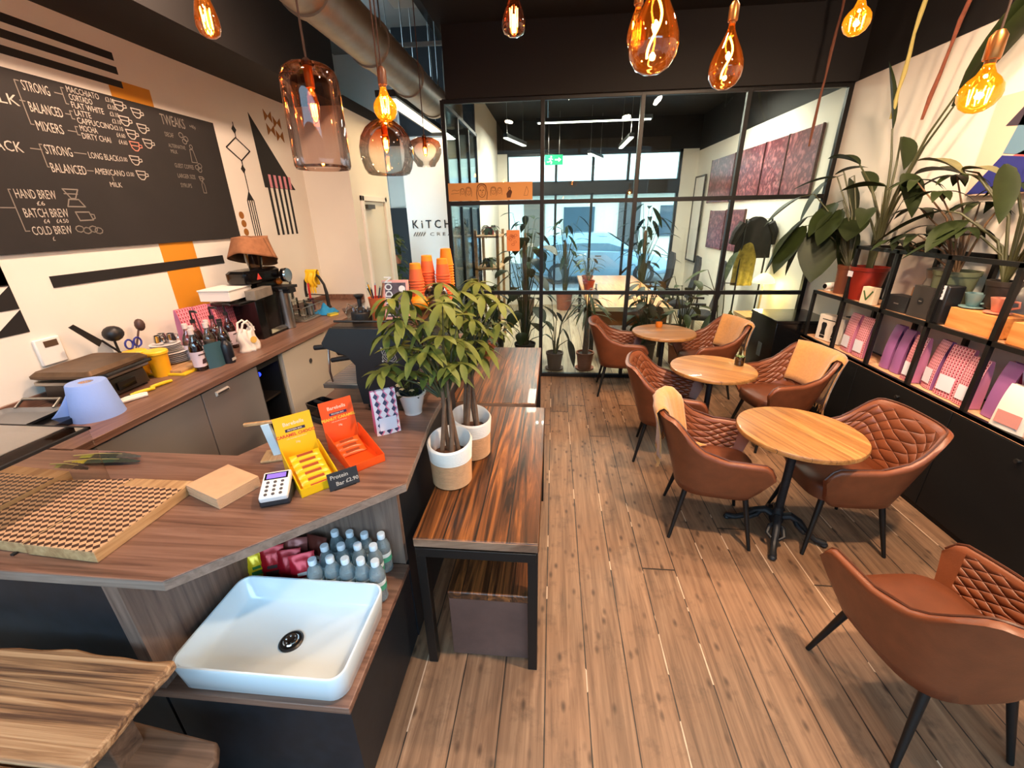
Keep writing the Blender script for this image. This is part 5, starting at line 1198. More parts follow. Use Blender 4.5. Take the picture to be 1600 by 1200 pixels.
# contact grill
gr = thing('contact_grill', 'steel contact grill press with a grooved brown lid on the back worktop', 'grill', (-2.68, 2.085, 1.0), R(4)); gr.scale = (.88, .74, .92)
m = MB(); m.loops([m.rrect(.36, .46, .02, .015), m.rrect(.36, .46, .02, .03), m.rrect(.34, .44, .02, .115)]); m.build('base', dark_steel, gr)
m = MB(); m.loops([m.rrect(.37, .50, .03, .125), m.rrect(.39, .52, .03, .132), m.rrect(.39, .52, .03, .15), m.rrect(.36, .49, .03, .158)]); m.build('lower_plate', steel, gr)
m = MB(); m.loops([m.rrect(.37, .50, .03, .166), m.rrect(.40, .53, .03, .175), m.rrect(.40, .53, .03, .19), m.rrect(.35, .48, .03, .212), m.rrect(.30, .43, .03, .204)]); m.build('lid', M('browned_steel', (108, 86, 66), .45, metal=.7, var=.2, vs=10), gr)
m = MB(); m.box((.18, -.08, .04), (.195, .08, .09)); m.build('control_panel', black_gloss, gr)
m = MB(); m.tube([(.205, -.2, .17), (.25, -.2, .175), (.25, .2, .175), (.205, .2, .17)], .011, 10); m.build('handle', black_matt, gr)
m = MB()
for x in (-.15, .15):
    for y in (-.2, .2): m.cyl((x, y, 0), (x, y, .016), .016, n=10)
m.build('rubber_feet', black_matt, gr)
o = thing('induction_hob', 'black glass hob with a grey tray at the left end of the back worktop', 'hob', (-2.62, 1.50, 1.0)); MB().box((-.24, -.30, 0.0), (.2, .3, .03)).build('hob', black_gloss, o, bevel=.004)
o = thing('oven_tray', 'grey metal tray with a looped handle lying on the black hob', 'tray', (-2.68, 1.55, 1.031), R(6)); m = MB(); m.loops([m.rrect(.28, .40, .02, 0), m.rrect(.32, .44, .03, .02), m.rrect(.31, .43, .03, .02), m.rrect(.27, .39, .02, .004)]); m.build('tray', M('zinc', (140, 142, 144), .4, metal=.7), o); m = MB(); m.tube([(.1, .21, .02), (.1, .26, .05), (-.1, .26, .05), (-.1, .21, .02)], .008, 8); m.build('handle', steel, o)
# knives
def knife(label, loc, rz, col):
    o = thing('kitchen_knife', label, 'knife', loc, rz, 'knives with coloured handles by the grill'); m = MB(); m.tube([(0, 0, .011), (.03, 0, .013), (.09, .004, .012), (.125, 0, .011)], [.009, .0115, .011, .009], 10); m.build('handle', M('handle_' + str(col), col, .4), o)
    m = MB(); m.slab([(0, -.012), (0, .012), (-.12, .008), (-.15, -.012)], (0, 0, .010), (1, 0, 0), (0, 1, 0), .0016); m.build('blade', steel, o)
knife('kitchen knife with yellow handle nearest the yellow-edged board', (-2.43, 2.15, Z1), R(75), (232, 190, 30))
knife('kitchen knife with thick yellow handle pointing at the paper roll', (-2.44, 2.03, Z1), R(70), (236, 196, 40))
knife('upper kitchen knife with white handle beside the paper roll', (-2.43, 1.96, Z1), R(62), (230, 224, 212))
knife('lower kitchen knife with white handle beside the paper roll', (-2.40, 1.935, Z1), R(66), (232, 226, 214))
# utensils
uc = thing('utensil_jar', 'clear jar of dark kitchen utensils behind the yellow tubs', 'utensil jar', (-2.79, 2.37, Z1)); m = MB(); m.lathe([(.001, 0), (.05, 0), (.055, .16), (.051, .16), (.047, .006), (.001, .006)], n=22); m.build('jar', thin_glass, uc)
def tool(name, label, pts, r, head, mat):
    o = thing(name, label, 'utensil', pts[0], 0, 'utensils behind the yellow tubs'); p0 = Vector(pts[0]); m = MB(); m.tube([Vector(p) - p0 for p in pts], r, 8); m.build('handle', mat, o); e = Vector(pts[-1]) - p0; m = MB(); head(m, e); m.build('head', mat, o); return o
darkp = M('dark_nylon', (26, 24, 24), .45)
tool('ladle', 'black ladle standing highest in the utensil jar', [(-2.795, 2.365, 1.02), (-2.80, 2.36, 1.24)], .007, lambda m, e: m.ball((e.x + .01, e.y, e.z + .05), .055, .9, 14, 8), darkp)
tool('serving_spoon', 'brown spoon leaning right in the utensil jar', [(-2.775, 2.385, 1.02), (-2.79, 2.53, 1.27)], .006, lambda m, e: m.ball((e.x, e.y + .02, e.z + .03), .03, 1.4, 12, 6), M('brown_nylon', (74, 50, 42), .5))
tool('fish_slice', 'dark turner leaning against the wall over the grill', [(-2.75, 2.45, 1.02), (-2.78, 2.27, 1.27)], .007, lambda m, e: m.slab([(0, 0), (-.12, .13), (-.15, .12), (-.03, -.03)], (e.x, e.y, e.z), (0, 1, 0), (0, 0, 1), .006), darkp)
sci = thing('scissors', 'scissors with blue handles in front of the utensil jar', 'scissors', (-2.74, 2.42, 1.10)); m = MB()
for s_ in (-1, 1): m.tube([(0, s_ * .03 + .026 * math.cos(a * .5236), .11 + .03 * math.sin(a * .5236)) for a in range(13)], .006, 6)
m.build('handles', M('blue_plastic', (36, 42, 130), .4), sci); m = MB(); m.tube([(0, .02, .085), (0, -.006, -.095)], .006, 6); m.tube([(0, -.02, .085), (0, .006, -.095)], .006, 6); m.build('blades', steel, sci)
yt = M('yellow_tub', (240, 172, 20), .45); yl_ = M('yellow_lid', (244, 190, 40), .4)
def tub(label, loc):
    o = thing('yellow_tub', label, 'tub', loc, 0, 'yellow lidded tubs'); m = MB(); m.lathe([(.001, 0), (.05, 0), (.058, .15), (.001, .15)], n=26); m.build('tub', yt, o); m = MB(); m.lathe([(.06, .15), (.066, .152), (.066, .166), (.06, .172), (.001, .172)], n=26); m.build('lid', yl_, o)
tub('yellow lidded tub beside the plates', (-2.57, 2.39, Z1)); tub('yellow lidded tub half hidden behind the grill', (-2.705, 2.375, Z1 + .001))
o = thing('cutting_board', 'wooden board with yellow board under it below the plates', 'chopping board', (-2.60, 2.56, Z1), R(3)); MB().box((-.19, -.17, .012), (.15, .2, .03)).build('wooden_board', endgrain, o, bevel=.002); MB().box((-.19, -.19, 0), (.185, .23, .0118)).build('yellow_board', M('yellow_board', (230, 184, 30), .5), o, bevel=.002)
china = M('white_china', (232, 226, 220), .25)
pl = thing('plate', '', 'plate', (0, 0, 0), 0, 'stacked plates on the wooden board')
m = MB(); m.lathe([(.001, 0), (.065, 0), (.075, .004), (.118, .012), (.119, .0145), (.074, .0075), (.001, .006)], n=36); m.build('dish', china, pl)
ordn = ['lowest', 'second', 'third', 'fourth', 'fifth', 'sixth']
for i in range(6):
    l = '%s large white plate of the stack on the wooden board' % ordn[i]; L_ = (-2.67 + .003 * (i % 2), 2.585, 1.031 + i * .0125)
    if i == 0: pl.location = L_; pl['label'] = l
    else: dup(pl, L_, i, l)
for i in range(5): dup(pl, (-2.68 + .002 * (i % 2), 2.58, 1.108 + i * .0105), i, '%s small plate stacked on top of the large plates' % ordn[i], scale=(.76, .76, .8))
for k, (dx, dy) in enumerate(((-.02, -.02), (.02, .04), (-.045, .035))):
    o = thing('metal_jug', ['small steel jug on the plates, nearest the camera', 'small steel jug on the plates, beside the syrup bottles', 'small steel jug on the plates, nearest the wall'][k], 'jug', (-2.68 + dx, 2.58 + dy, 1.163), k, 'steel jugs on the plates'); m = MB(); m.lathe([(.001, 0), (.026, 0), (.029, .02), (.022, .055), (.024, .06), (.02, .058), (.02, .03), (.001, .008)], n=18); m.build('body', chrome, o); m = MB(); m.tube([(.024, 0, .05), (.042, 0, .045), (.04, 0, .02), (.027, 0, .014)], .003, 6); m.build('handle', chrome, o)
o = thing('drinking_glass', 'small smoky glass between the plates and the syrup bottles', 'glass', (-2.52, 2.63, Z1)); m = MB(); m.lathe([(.001, 0), (.03, 0), (.036, .11), (.033, .11), (.027, .008), (.001, .008)], n=22); m.build('tumbler', GL('smoky_tumbler', (196, 190, 180), 2.5), o)
# syrup bottles
syr_glass = GL('syrup_bottle_glass', (226, 220, 214), 2.5, 0, (150, 140, 132))
def syrup(label, loc, liquid, fill, pump=False, lab=(222, 204, 210), cap=(226, 210, 204)):
    o = thing('syrup_bottle', label, 'bottle', loc, random.uniform(-.4, .1), 'syrup bottles on the back worktop')
    m = MB(); m.lathe([(.001, 0), (.036, 0), (.039, .01), (.039, .165), (.03, .195), (.015, .225), (.013, .27), (.015, .272)], n=24); m.build('bottle', syr_glass, o)
    m = MB(); z1 = fill * .2; m.lathe([(.001, .004), (.034, .005), (.037, .012)] + ([(.037, z1), (.001, z1)] if z1 < .165 else [(.037, .165), (.028, .195), (.02, z1), (.001, z1)]), n=22); m.build('syrup', M('syrup_' + str(liquid), liquid, .15, coat=.5), o)
    m = MB(); m.lathe([(.0398, .03), (.0398, .135)], n=24, cap0=False, cap1=False); m.build('label', M('syrup_label_' + str(lab), lab, .6), o)
    m = MB(); m.slab([(-.025, .11), (.025, .11), (.025, .118), (-.025, .118)], (.0405, 0, 0), (0, 1, 0), (0, 0, 1), .0005); m.slab([(-.012, .05), (.014, .05), (.02, .085), (-.004, .08)], (.0405, 0, 0), (0, 1, 0), (0, 0, 1), .0005); m.build('label_print', M('dark_print', (60, 36, 40), .6), o)
    if pump:
        m = MB(); m.lathe([(.017, .262), (.017, .285), (.006, .29), (.006, .345), (.001, .346)], n=14); m.tube([(0, 0, .345), (.05, 0, .345), (.06, 0, .335)], [.009, .008, .005], 8); m.build('pump', darkp, o)
    else: m = MB(); m.lathe([(.0165, .25), (.0165, .283), (.001, .284)], n=16); m.build('cap', M('cap_' + str(cap), cap, .5), o)
syrup('dark red syrup bottle with a white label, nearest the camera', (-2.385, 2.50, Z1), (70, 20, 16), .93)
syrup('brown syrup bottle just behind the front red one', (-2.47, 2.60, Z1), (84, 34, 26), 1.0)
syrup('clear syrup bottle with pale cap behind the teal pouch', (-2.43, 2.68, Z1), (190, 170, 150), .8)
syrup('clear syrup bottle with pale cap left of the pump bottles', (-2.56, 2.65, Z1), (200, 180, 160), .7)
syrup('syrup bottle with black pump by the wall, leftmost of the pumps', (-2.60, 2.77, Z1), (120, 60, 50), .9, True)
syrup('syrup bottle with black pump in front of the pink bags', (-2.56, 2.90, Z1), (130, 60, 50), .9, True)
syrup('syrup bottle with black pump, right one among the pink bags', (-2.54, 3.02, Z1), (96, 40, 40), .9, True)
syrup('pink-labelled syrup bottle in the middle of the group', (-2.50, 2.77, Z1), (110, 40, 40), .9, False, (226, 150, 160))
syrup('small dark-capped syrup bottle behind the black bottle', (-2.42, 2.80, Z1), (150, 90, 80), .8, False, (226, 180, 180), (30, 26, 26))
syrup('dark-capped syrup bottle right of the teal pouch', (-2.36, 2.73, Z1), (40, 26, 26), .8, False, (40, 40, 46), (30, 26, 26))
o = thing('teal_pouch', 'teal packet standing between the red syrup and the black bottle', 'packet', (-2.325, 2.575, Z1), R(75)); m = MB(); tealm = M('teal_foil', (52, 86, 96), .5, bump=.3, bs=12)
m.grid(lambda a, b: ((a - .5) * .125, -.024 * math.sin(math.pi * a) * (1 - b * .7), b * .17), 8, 8); m.grid(lambda a, b: ((a - .5) * .125, .024 * math.sin(math.pi * a) * (1 - b * .7), b * .17), 8, 8); m.build('packet', tealm, o, smooth=180)
o = thing('black_bottle', 'black squat bottle with white print right of the teal pouch', 'bottle', (-2.30, 2.66, Z1)); m = MB(); m.lathe([(.001, 0), (.036, 0), (.038, .01), (.038, .13), (.028, .15), (.015, .165), (.015, .18), (.001, .181)], n=22); m.build('bottle', M('black_bottle', (22, 24, 32), .3), o); m = MB(); m.slab([(-.02, .02), (.02, .02), (.02, .04), (-.02, .04)], (.0385, 0, 0), (0, 1, 0), (0, 0, 1), .001); m.build('label_print', chalk, o)
for i, (y, x) in enumerate(((2.82, -2.70), (2.96, -2.69), (3.10, -2.68), (3.24, -2.68))):
    pouch('coffee_bag', ['leftmost pink patterned coffee bag against the left wall', 'second pink patterned coffee bag against the left wall', 'third pink patterned coffee bag against the left wall', 'pink patterned coffee bag nearest the white tote'][i], (x, y, Z1), R(85 + 4 * i), .13, .08, .355 - .005 * i, (PATTERN('bag_pink_wall', (226, 120, 140), (160, 40, 60), (240, 190, 190), 1.0), sider), 'pink coffee bags by the left wall', uv=(6, 14))
o = thing('orange_packet', 'small orange packet between the pink bags and the grinder', 'packet', (-2.60, 3.36, Z1), R(80)); MB().box((-.04, -.03, 0), (.04, .03, .25)).build('packet', M('orange_card', (226, 120, 30), .5), o)
# white tote bag with a yellow emblem
tb = thing('tote_bag', 'small crumpled white cloth bag with a yellow round emblem on the back worktop', 'bag', (-2.35, 2.95, Z1), R(72)); m = MB()
def tf(s):
    def f(a, b):
        w = .17 * (1 - .2 * b); return ((a - .5) * w + .01 * math.sin(b * 7), s * (.05 * (1 - .5 * b) * math.sin(math.pi * a) ** .6 + .003) + .008 * math.sin(a * 21 + b * 5) * math.sin(math.pi * a), b * .17 + .012 * math.sin(a * 9) * b)
    return f
m.grid(tf(-1), 16, 10); m.grid(tf(1), 16, 10); m.build('cloth', whitebagm, tb, smooth=180, solid=.002)
m = MB()
for s_ in (-1, 1): m.tube([(-.05, s_ * .02, .16), (-.03, s_ * .03, .22), (.01, s_ * .03, .235), (.04, s_ * .02, .2), (.055, s_ * .02, .15)], .008, 8)
m.build('strap', whitebagm, tb); m = MB(); m.lathe([(.001, 0), (.026, 0), (.026, .002), (.001, .002)], n=20); m.v = [Vector((v.x + .01, -v.z - .052, v.y + .09)) for v in m.v]; m.build('emblem', M('emblem_yellow', (226, 184, 90), .6), tb)
# grinder
gd = thing('coffee_grinder', 'black coffee grinder with steel canister, red triangle and round dial', 'coffee grinder', (-2.56, 3.50, Z1), R(0))
m = MB(); m.loops([m.rrect(.24, .34, .04, .0), m.rrect(.24, .34, .04, .02), m.rrect(.18, .24, .04, .05), m.rrect(.2, .28, .04, .3), m.rrect(.22, .34, .05, .34), m.rrect(.22, .34, .05, .38)]); m.build('body', black_gloss, gd)
m = MB(); m.loops([m.rrect(.2, .44, .05, .46, (0, -.02)), m.rrect(.22, .46, .06, .48, (0, -.02)), m.rrect(.22, .46, .06, .54, (0, -.02)), m.rrect(.18, .42, .06, .56, (0, -.02))]); m.box((-.06, -.1, .38), (.06, .2, .47)); m.build('motor_head', black_gloss, gd)
m = MB(); m.slab([(-.03, 0), (.03, 0), (0, .05)], (.111, -.12, .485), (0, 1, 0), (0, 0, 1), .002); m.build('red_triangle', M('red_triangle', (206, 70, 60), .4), gd)
m = MB(); m.tube([(.12, .2, .48), (.16, .2, .48)], .06, 22); m.build('dial', black_gloss, gd); m = MB(); m.tube([(.156, .2, .48), (.168, .2, .48)], [.064, .058], 22); m.build('dial_ring', chrome, gd)
m = MB(); m.lathe([(.05, .56), (.06, .6), (.10, .78), (.11, .80), (.001, .8)], (0, .02, 0), 24); m.build('hopper', GL('hopper_plastic', (150, 130, 112), 2, .1), gd)
m = MB(); m.lathe([(.001, 0), (.055, 0), (.055, .34), (.065, .35), (.065, .36), (.001, .36)], (.1, .16, .005), 24); m.build('steel_canister', steel, gd); m = MB(); m.box((.03, .09, .366), (.2, .25, .39)); m.box((.14, .11, .33), (.21, .2, .366)); m.build('canister_lid', black_matt, gd)
hc = thing('hessian_cloth', 'brown hessian sack cloth draped over the grinder hopper', 'cloth', (-2.55, 3.52, Z1 + .56)); m = MB(); rnd = random.Random(3)
def hcf(a, b):
    A = a * 2 * math.pi; r = .02 + .12 * min(1, b * 2.2); z = .255 - .0 * b
    if b > .45: k = (b - .45) / .55; r = .128 + .05 * k + .014 * math.sin(A * 5 + 1) * k; z = .255 - (.12 + .13 * (.5 + .5 * math.sin(A - .3))) * k
    return (r * math.cos(A) * .95, r * math.sin(A) * 1.15, z + .006 * math.sin(A * 3))
m.grid(hcf, 40, 14); m.build('cloth', M('hessian', (150, 100, 66), .95, var=.15, vs=30, bump=.5, bs=220), hc, smooth=180, solid=.003)
o = thing('white_carton', 'white cardboard box resting on the bags beside the grinder head', 'box', (-2.62, 3.20, 1.362), R(4)); m = MB(); m.box((-.12, -.16, 0), (.12, .13, .075)); m.build('carton', paper_white, o, bevel=.003); MB().box((-.125, -.165, .076), (.125, .135, .088)).build('lid', paper_white, o, bevel=.003)
o = thing('grey_carton', 'grey printed carton in front of the white box by the grinder head', 'box', (-2.45, 3.33, 1.345), R(8)); MB().box((-.03, -.15, 0), (.05, .13, .075)).build('carton', M('grey_card', (126, 118, 106), .6, var=.25, vs=14), o, bevel=.002)
o = thing('carton_shelf', 'black grinder tray carrying the cartons behind the white tote', 'stand', (-2.56, 3.25, Z1)); m = MB(); m.box((-.12, -.2, .325), (.14, .1, .344)); m.prism([(-.09, -.0), (.12, -.0), (.12, .09), (-.09, .09)], 0, .325); m.build('stand', black_gloss, o, bevel=.004)
o = thing('clementine', 'orange fruit on the lid of the steel canister', 'fruit', (-2.50, 3.70, Z1 + .391)); m = MB(); m.ball((0, 0, .034), .036, .92); m.build('skin', M('orange_skin', (226, 126, 30), .5, bump=.2, bs=120), o)
# drying rack with glasses
dr = thing('dish_rack', 'wire dish rack on a tray by the tap', 'dish rack', (-2.60, 4.10, Z1)); m = MB()
for z in (.02, .13):
    m.tube([(-.15, -.2, z), (.15, -.2, z), (.15, .2, z), (-.15, .2, z), (-.15, -.2, z)], .004, 6)
for i in range(9): y = -.2 + i * .05; m.tube([(-.15, y, .13), (-.15, y, .02), (.15, y, .02), (.15, y, .13)], .003, 6)
m.build('wire_frame', steel, dr); MB().box((-.18, -.23, 0), (.18, .24, .014)).build('drip_tray', M('grey_tray', (110, 102, 94), .5), dr, bevel=.003)
gj = thing('glass_jar', '', 'glass', (0, 0, 0), 0, 'glasses in the dish rack'); m = MB(); m.lathe([(.001, .0), (.04, 0), (.044, .01), (.044, .15), (.041, .15), (.04, .012), (.001, .01)], n=22); m.build('tumbler', thin_glass, gj)
for i, (x, y, z, sc, lb) in enumerate(((-2.66, 4.0, 1.026, 1, 'tall clear glass in the dish rack nearest the grinder'), (-2.55, 4.06, 1.026, 1, 'clear glass standing at the front of the dish rack'), (-2.68, 4.13, 1.026, 1.1, 'clear glass at the back of the dish rack'), (-2.58, 4.22, 1.026, .9, 'short clear glass at the far end of the dish rack'), (-2.66, 4.03, 1.20, 1.35, 'large glass jug upside down on top of the rack'))):
    if i == 0: gj.location = (x, y, z); gj['label'] = lb
    else: dup(gj, (x, y, z), 0, lb, scale=sc)
o = thing('ribbed_container', 'dark ribbed container in the middle of the dish rack', 'container', (-2.50, 4.12, 1.026)); m = MB(); m.lathe([(.001, 0), (.03, 0), (.032, .12), (.001, .12)], n=16); m.build('container', steel, o)
tap = thing('kitchen_tap', 'black arched spring tap behind the dish rack', 'tap', (-2.62, 4.60, Z1)); m = MB(); m.tube([(.06, 0, 0), (.06, 0, .16), (.045, 0, .26), (0, 0, .345), (-.06, 0, .38), (-.12, 0, .37), (-.17, 0, .30), (-.185, 0, .20), (-.185, 0, .12)], [.02, .018, .014, .014, .014, .014, .014, .014, .016], 12); m.build('spout', black_matt, tap); m = MB(); m.tube([(.06, 0, .14), (-.17, 0, .15)], .006, 6); m.build('holder', black_matt, tap); m = MB(); m.lathe([(.001, 0), (.03, 0), (.03, .012), (.022, .02)], (.06, 0, 0), 16); m.build('base', black_matt, tap)
yg = thing('rubber_gloves', 'yellow rubber gloves hung over the black tap', 'gloves', (-2.69, 4.60, Z1 + .372)); m = MB(); gm = M('yellow_rubber', (240, 196, 30), .5)
m.grid(lambda a, b: ((a - .5) * .13 * (1 - .2 * b) + .008 * math.sin(b * 9), -.03 - .03 * math.sin(math.pi * b) + .01 * math.sin(a * 12), .03 - .17 * b), 10, 10); m.grid(lambda a, b: ((a - .5) * .13 * (1 - .2 * b) + .008 * math.sin(b * 9), .03 + .01 * math.sin(a * 12), .03 - .15 * b), 10, 10); m.grid(lambda a, b: ((a - .5) * .13, -.03 + .06 * b, .03 + .02 * math.sin(math.pi * b)), 8, 5)
m.build('gloves', gm, yg, smooth=180, solid=.006)
m = MB()
for k in range(3): x = -.03 + k * .03; m.tube([(x, -.05, -.13), (x + .005, -.055, -.17), (x + .008, -.055, -.2)], [.012, .011, .007], 8)
m.build('finger', gm, yg)
o = thing('red_brush', 'red handled washing-up brush standing under the yellow gloves', 'brush', (-2.68, 4.46, Z1)); m = MB(); m.tube([(0, 0, .13), (-.01, .02, .29)], .012, 8); m.build('handle', M('red_plastic', (190, 30, 30), .4), o); m = MB(); m.lathe([(.001, 0), (.03, 0), (.034, .13), (.001, .13)], n=14); m.build('pot', M('purple_pot', (66, 34, 50), .4), o)
bc2 = thing('blue_cloth', 'crumpled bright blue cloth on the worktop end near the coffee machine', 'cloth', (-2.42, 4.27, Z1)); m = MB()
m.grid(lambda a, b: ((a - .5) * .2, (b - .5) * .22, .006 + .075 * math.sin(math.pi * a) ** .8 * math.sin(math.pi * b) ** .8 * (1 + .35 * math.sin(a * 13 + b * 4) + .2 * math.sin(b * 17))), 18, 18); m.build('cloth', M('blue_cloth', (28, 132, 184), .8), bc2, smooth=180)
o = thing('sponge', 'yellow and green sponge in front of the blue cloth', 'sponge', (-2.30, 4.18, Z1), R(60)); MB().box((-.05, -.03, 0), (.05, .03, .02)).build('sponge', M('sponge_yellow', (222, 196, 70), .9), o, bevel=.004); MB().box((-.05, -.03, .0202), (.05, .03, .026)).build('scourer', M('scourer_green', (150, 160, 60), .9), o)

# ================================================================ espresso machine on the counter
em = thing('espresso_machine', 'big black espresso machine with a white round emblem on its side panel', 'espresso machine', (-.88, 2.32, Z1))
mb_ = M('machine_black', (28, 32, 35), .32)
side = [(-.215, .448), (-.27, .37), (-.262, .345), (-.15, .305), (-.11, .255), (-.118, .16), (-.10, .04), (.2, .04), (.22, .10), (.22, .448)]
for y, nm in ((-.372, 'side_panel'), (.39, 'side_panel')): m = MB(); m.slab(side, (0, y, 0), (1, 0, 0), (0, 0, 1), .022); m.build(nm, mb_, em, bevel=.004)
m = MB(); m.box((-.1, -.368, .06), (.21, .368, .30)); m.slab([(-.205, .30), (-.25, .37), (-.20, .43), (.21, .43), (.21, .30)], (0, .368, 0), (1, 0, 0), (0, 0, 1), .736); m.build('body', black_gloss, em)
m = MB(); m.box((-.21, -.37, .43), (.215, .37, .45)); m.tube([(-.2, -.36, .475), (.2, -.36, .475)], .006, 8); m.tube([(-.2, .36, .475), (.2, .36, .475)], .006, 8); m.build('top_tray', dark_steel, em)
m = MB()
for y in (-.33, .33):
    for x in (-.08, .17): m.cyl((x, y, 0), (x, y, .06), .022, n=14)
m.build('feet', black_matt, em)
dt = MB(); dt.box((-.34, -.33, .10), (-.10, .33, .125)); dt.build('drip_tray', steel, em, bevel=.002)
m = MB()
for i in range(22): y = -.31 + i * .029; m.box((-.325, y, .1255), (-.115, y + .012, .128))
m.build('drip_grille', M('pinkish_steel', (196, 176, 164), .3, metal=.6), em)
for y in (-.2, 0, .2):
    m = MB(); m.lathe([(.036, .25), (.04, .26), (.04, .32), (.001, .325)], (-.17, y, 0), 20); m.build('group_head', chrome, em)
    m = MB(); m.lathe([(.001, .215), (.034, .22), (.036, .248), (.001, .249)], (-.17, y, 0), 20); m.tube([(-.2, y, .235), (-.26, y, .23), (-.34, y, .215)], [.011, .015, .013], 10); m.build('portafilter', black_matt, em)
m = MB(); m.tube([(-.22, -.31, .34), (-.27, -.33, .33), (-.285, -.335, .2), (-.28, -.33, .14)], .006, 8); m.build('steam_wand', chrome, em)
m = MB(); m.tube([(-.26, -.365, .345), (-.325, -.365, .338)], .013, 10); m.build('steam_lever', black_matt, em)
m = MB(); E0 = (.075, -.3945, .315)
for r_ in (.012, .022, .032):
    m.ribbon([(r_ * math.cos(a * .349), r_ * math.sin(a * .349)) for a in range(19)], .0032, E0, (1, 0, 0), (0, 0, 1))
for dx, dz in ((.016, .016), (-.016, .016), (.016, -.016), (-.016, -.016)): m.ribbon([(dx + .02 * math.cos(a * .4488), dz + .02 * math.sin(a * .4488)) for a in range(15)], .0028, E0, (1, 0, 0), (0, 0, 1))
for dx, dz in ((.036, .034), (-.036, .034), (.036, -.034), (-.036, -.034)): m.slab([(dx + .005 * math.cos(a * .785), dz + .005 * math.sin(a * .785)) for a in range(8)], E0, (1, 0, 0), (0, 0, 1), .0006)
m.build('emblem', chalk, em, smooth=0)
kb2 = thing('knock_box', 'dark coffee knock box and tamping mat in front of the espresso machine', 'knock box', (-1.12, 1.82, Z1), R(-25)); m = MB(); m.box((-.11, -.06, 0), (.11, .06, .03)); m.build('tamping_mat', black_matt, kb2, bevel=.006); m = MB(); m.loops([m.rrect(.1, .1, .02, .03, (-.04, 0)), m.rrect(.12, .11, .02, .09, (-.04, 0)), m.rrect(.11, .1, .02, .09, (-.04, 0)), m.rrect(.09, .09, .02, .04, (-.04, 0))]); m.build('box', black_gloss, kb2); m = MB(); m.tube([(-.09, 0, .085), (.01, 0, .085)], .008, 8); m.build('bar', black_matt, kb2)
# things on top of the machine (z 1.451)
ZT = 1.4515
tm = thing('tamper_stand', 'black round tamper stand with espresso tools on the machine top', 'tamper stand', (-.985, 2.07, ZT)); m = MB(); m.lathe([(.001, 0), (.05, 0), (.052, .005), (.05, .045), (.046, .05), (.001, .05)], n=26); m.build('base', black_matt, tm); m = MB(); m.lathe([(.028, .05), (.026, .06), (.01, .075), (.012, .115), (.024, .13), (.024, .137), (.001, .14)], n=20); m.build('tamper', darkp, tm)
m = MB()
for i in range(8): a = i * .785; m.tube([(.036 * math.cos(a), .036 * math.sin(a), .05), (.04 * math.cos(a), .04 * math.sin(a), .068)], .004, 6)
m.tube([(.0, -.03, .07), (-.04, -.05, .10), (-.055, -.05, .05)], .003, 6); m.build('chrome_pins', chrome, tm)
orange_cup = M('orange_paper_cup', (232, 104, 52), .6); orange_in = M('orange_cup_bright', (240, 142, 20), .6)
pc = thing('pen_cup', 'orange paper cup full of pens on the espresso machine', 'cup', (-.905, 2.10, ZT)); m = MB(); m.lathe([(.001, 0), (.03, 0), (.041, .115), (.043, .118), (.04, .118), (.029, .006), (.001, .006)], n=26); m.build('cup', orange_cup, pc)
rnd = random.Random(8); pcs = [((30, 28, 30), 'black'), ((226, 160, 30), 'yellow'), ((40, 30, 60), 'dark violet'), ((190, 40, 36), 'red'), ((70, 60, 58), 'grey'), ((24, 24, 26), 'black'), ((150, 100, 70), 'wooden')]
pnm = ['black pen leaning left in the orange cup', 'yellow pen in the orange cup', 'dark violet pen upright in the orange cup', 'red pen in the orange cup', 'grey pen in the orange cup', 'black pen leaning right in the orange cup', 'wooden pencil leaning right in the orange cup']
for i, (c_, n_) in enumerate(pcs):
    a = -2.9 + i * .95; bx, by = -.014 * math.cos(a), -.014 * math.sin(a); tx, ty = -.036 + i * .013, .03 * math.sin(a); o = thing('pen', pnm[i], 'pen', (-.905 + bx, 2.10 + by, ZT + .008), 0, 'pens in the orange cup'); h = .15 + rnd.random() * .03
    m = MB(); m.tube([(0, 0, 0), ((tx - bx), (ty - by), h)], .0042, 7); m.build('barrel', M('pen_' + n_, c_, .4), o)
    e = Vector((tx - bx, ty - by, h)); m = MB(); m.tube([e, e * 1.07], [.0038, .001], 7); m.build('tip', steel, o)
lb = thing('guide_book', 'pink LONDON guide book standing on the espresso machine', 'book', (-.805, 2.11, ZT), R(8)); m = MB(); m.at((0, 0, .0006), 0, R(-8)); m.box((-.066, -.012, 0), (.066, .012, .2)); m.build('cover', M('pale_pink_cover', (232, 164, 148), .5), lb, bevel=.002)
m = MB(); m.at((0, 0, .0006), 0, R(-8)); m.slab([(-.052, .014), (.054, .014), (.054, .186), (-.052, .186)], (0, -.0123, 0), (1, 0, 0), (0, 0, 1), .0006); m.build('cover_picture', M('cover_collage', (92, 72, 76), .5, var=.6, vs=26), lb)
m = MB(); m.at((0, 0, .0006), 0, R(-8)); m.text('LONDON', .052, (-.016, -.0136, .02), (0, 0, 1), (-1, 0, 0), bold=.02, sx=.86)
m.build('cover_title', paper_white, lb, smooth=0)
m = MB(); m.at((0, 0, .0006), 0, R(-8)); m.slab([(.034 + .017 * math.cos(a * .393), .155 + .017 * math.sin(a * .393)) for a in range(16)], (0, -.0131, 0), (1, 0, 0), (0, 0, 1), .0006); m.build('cover_sticker', paper_white, lb, smooth=0)
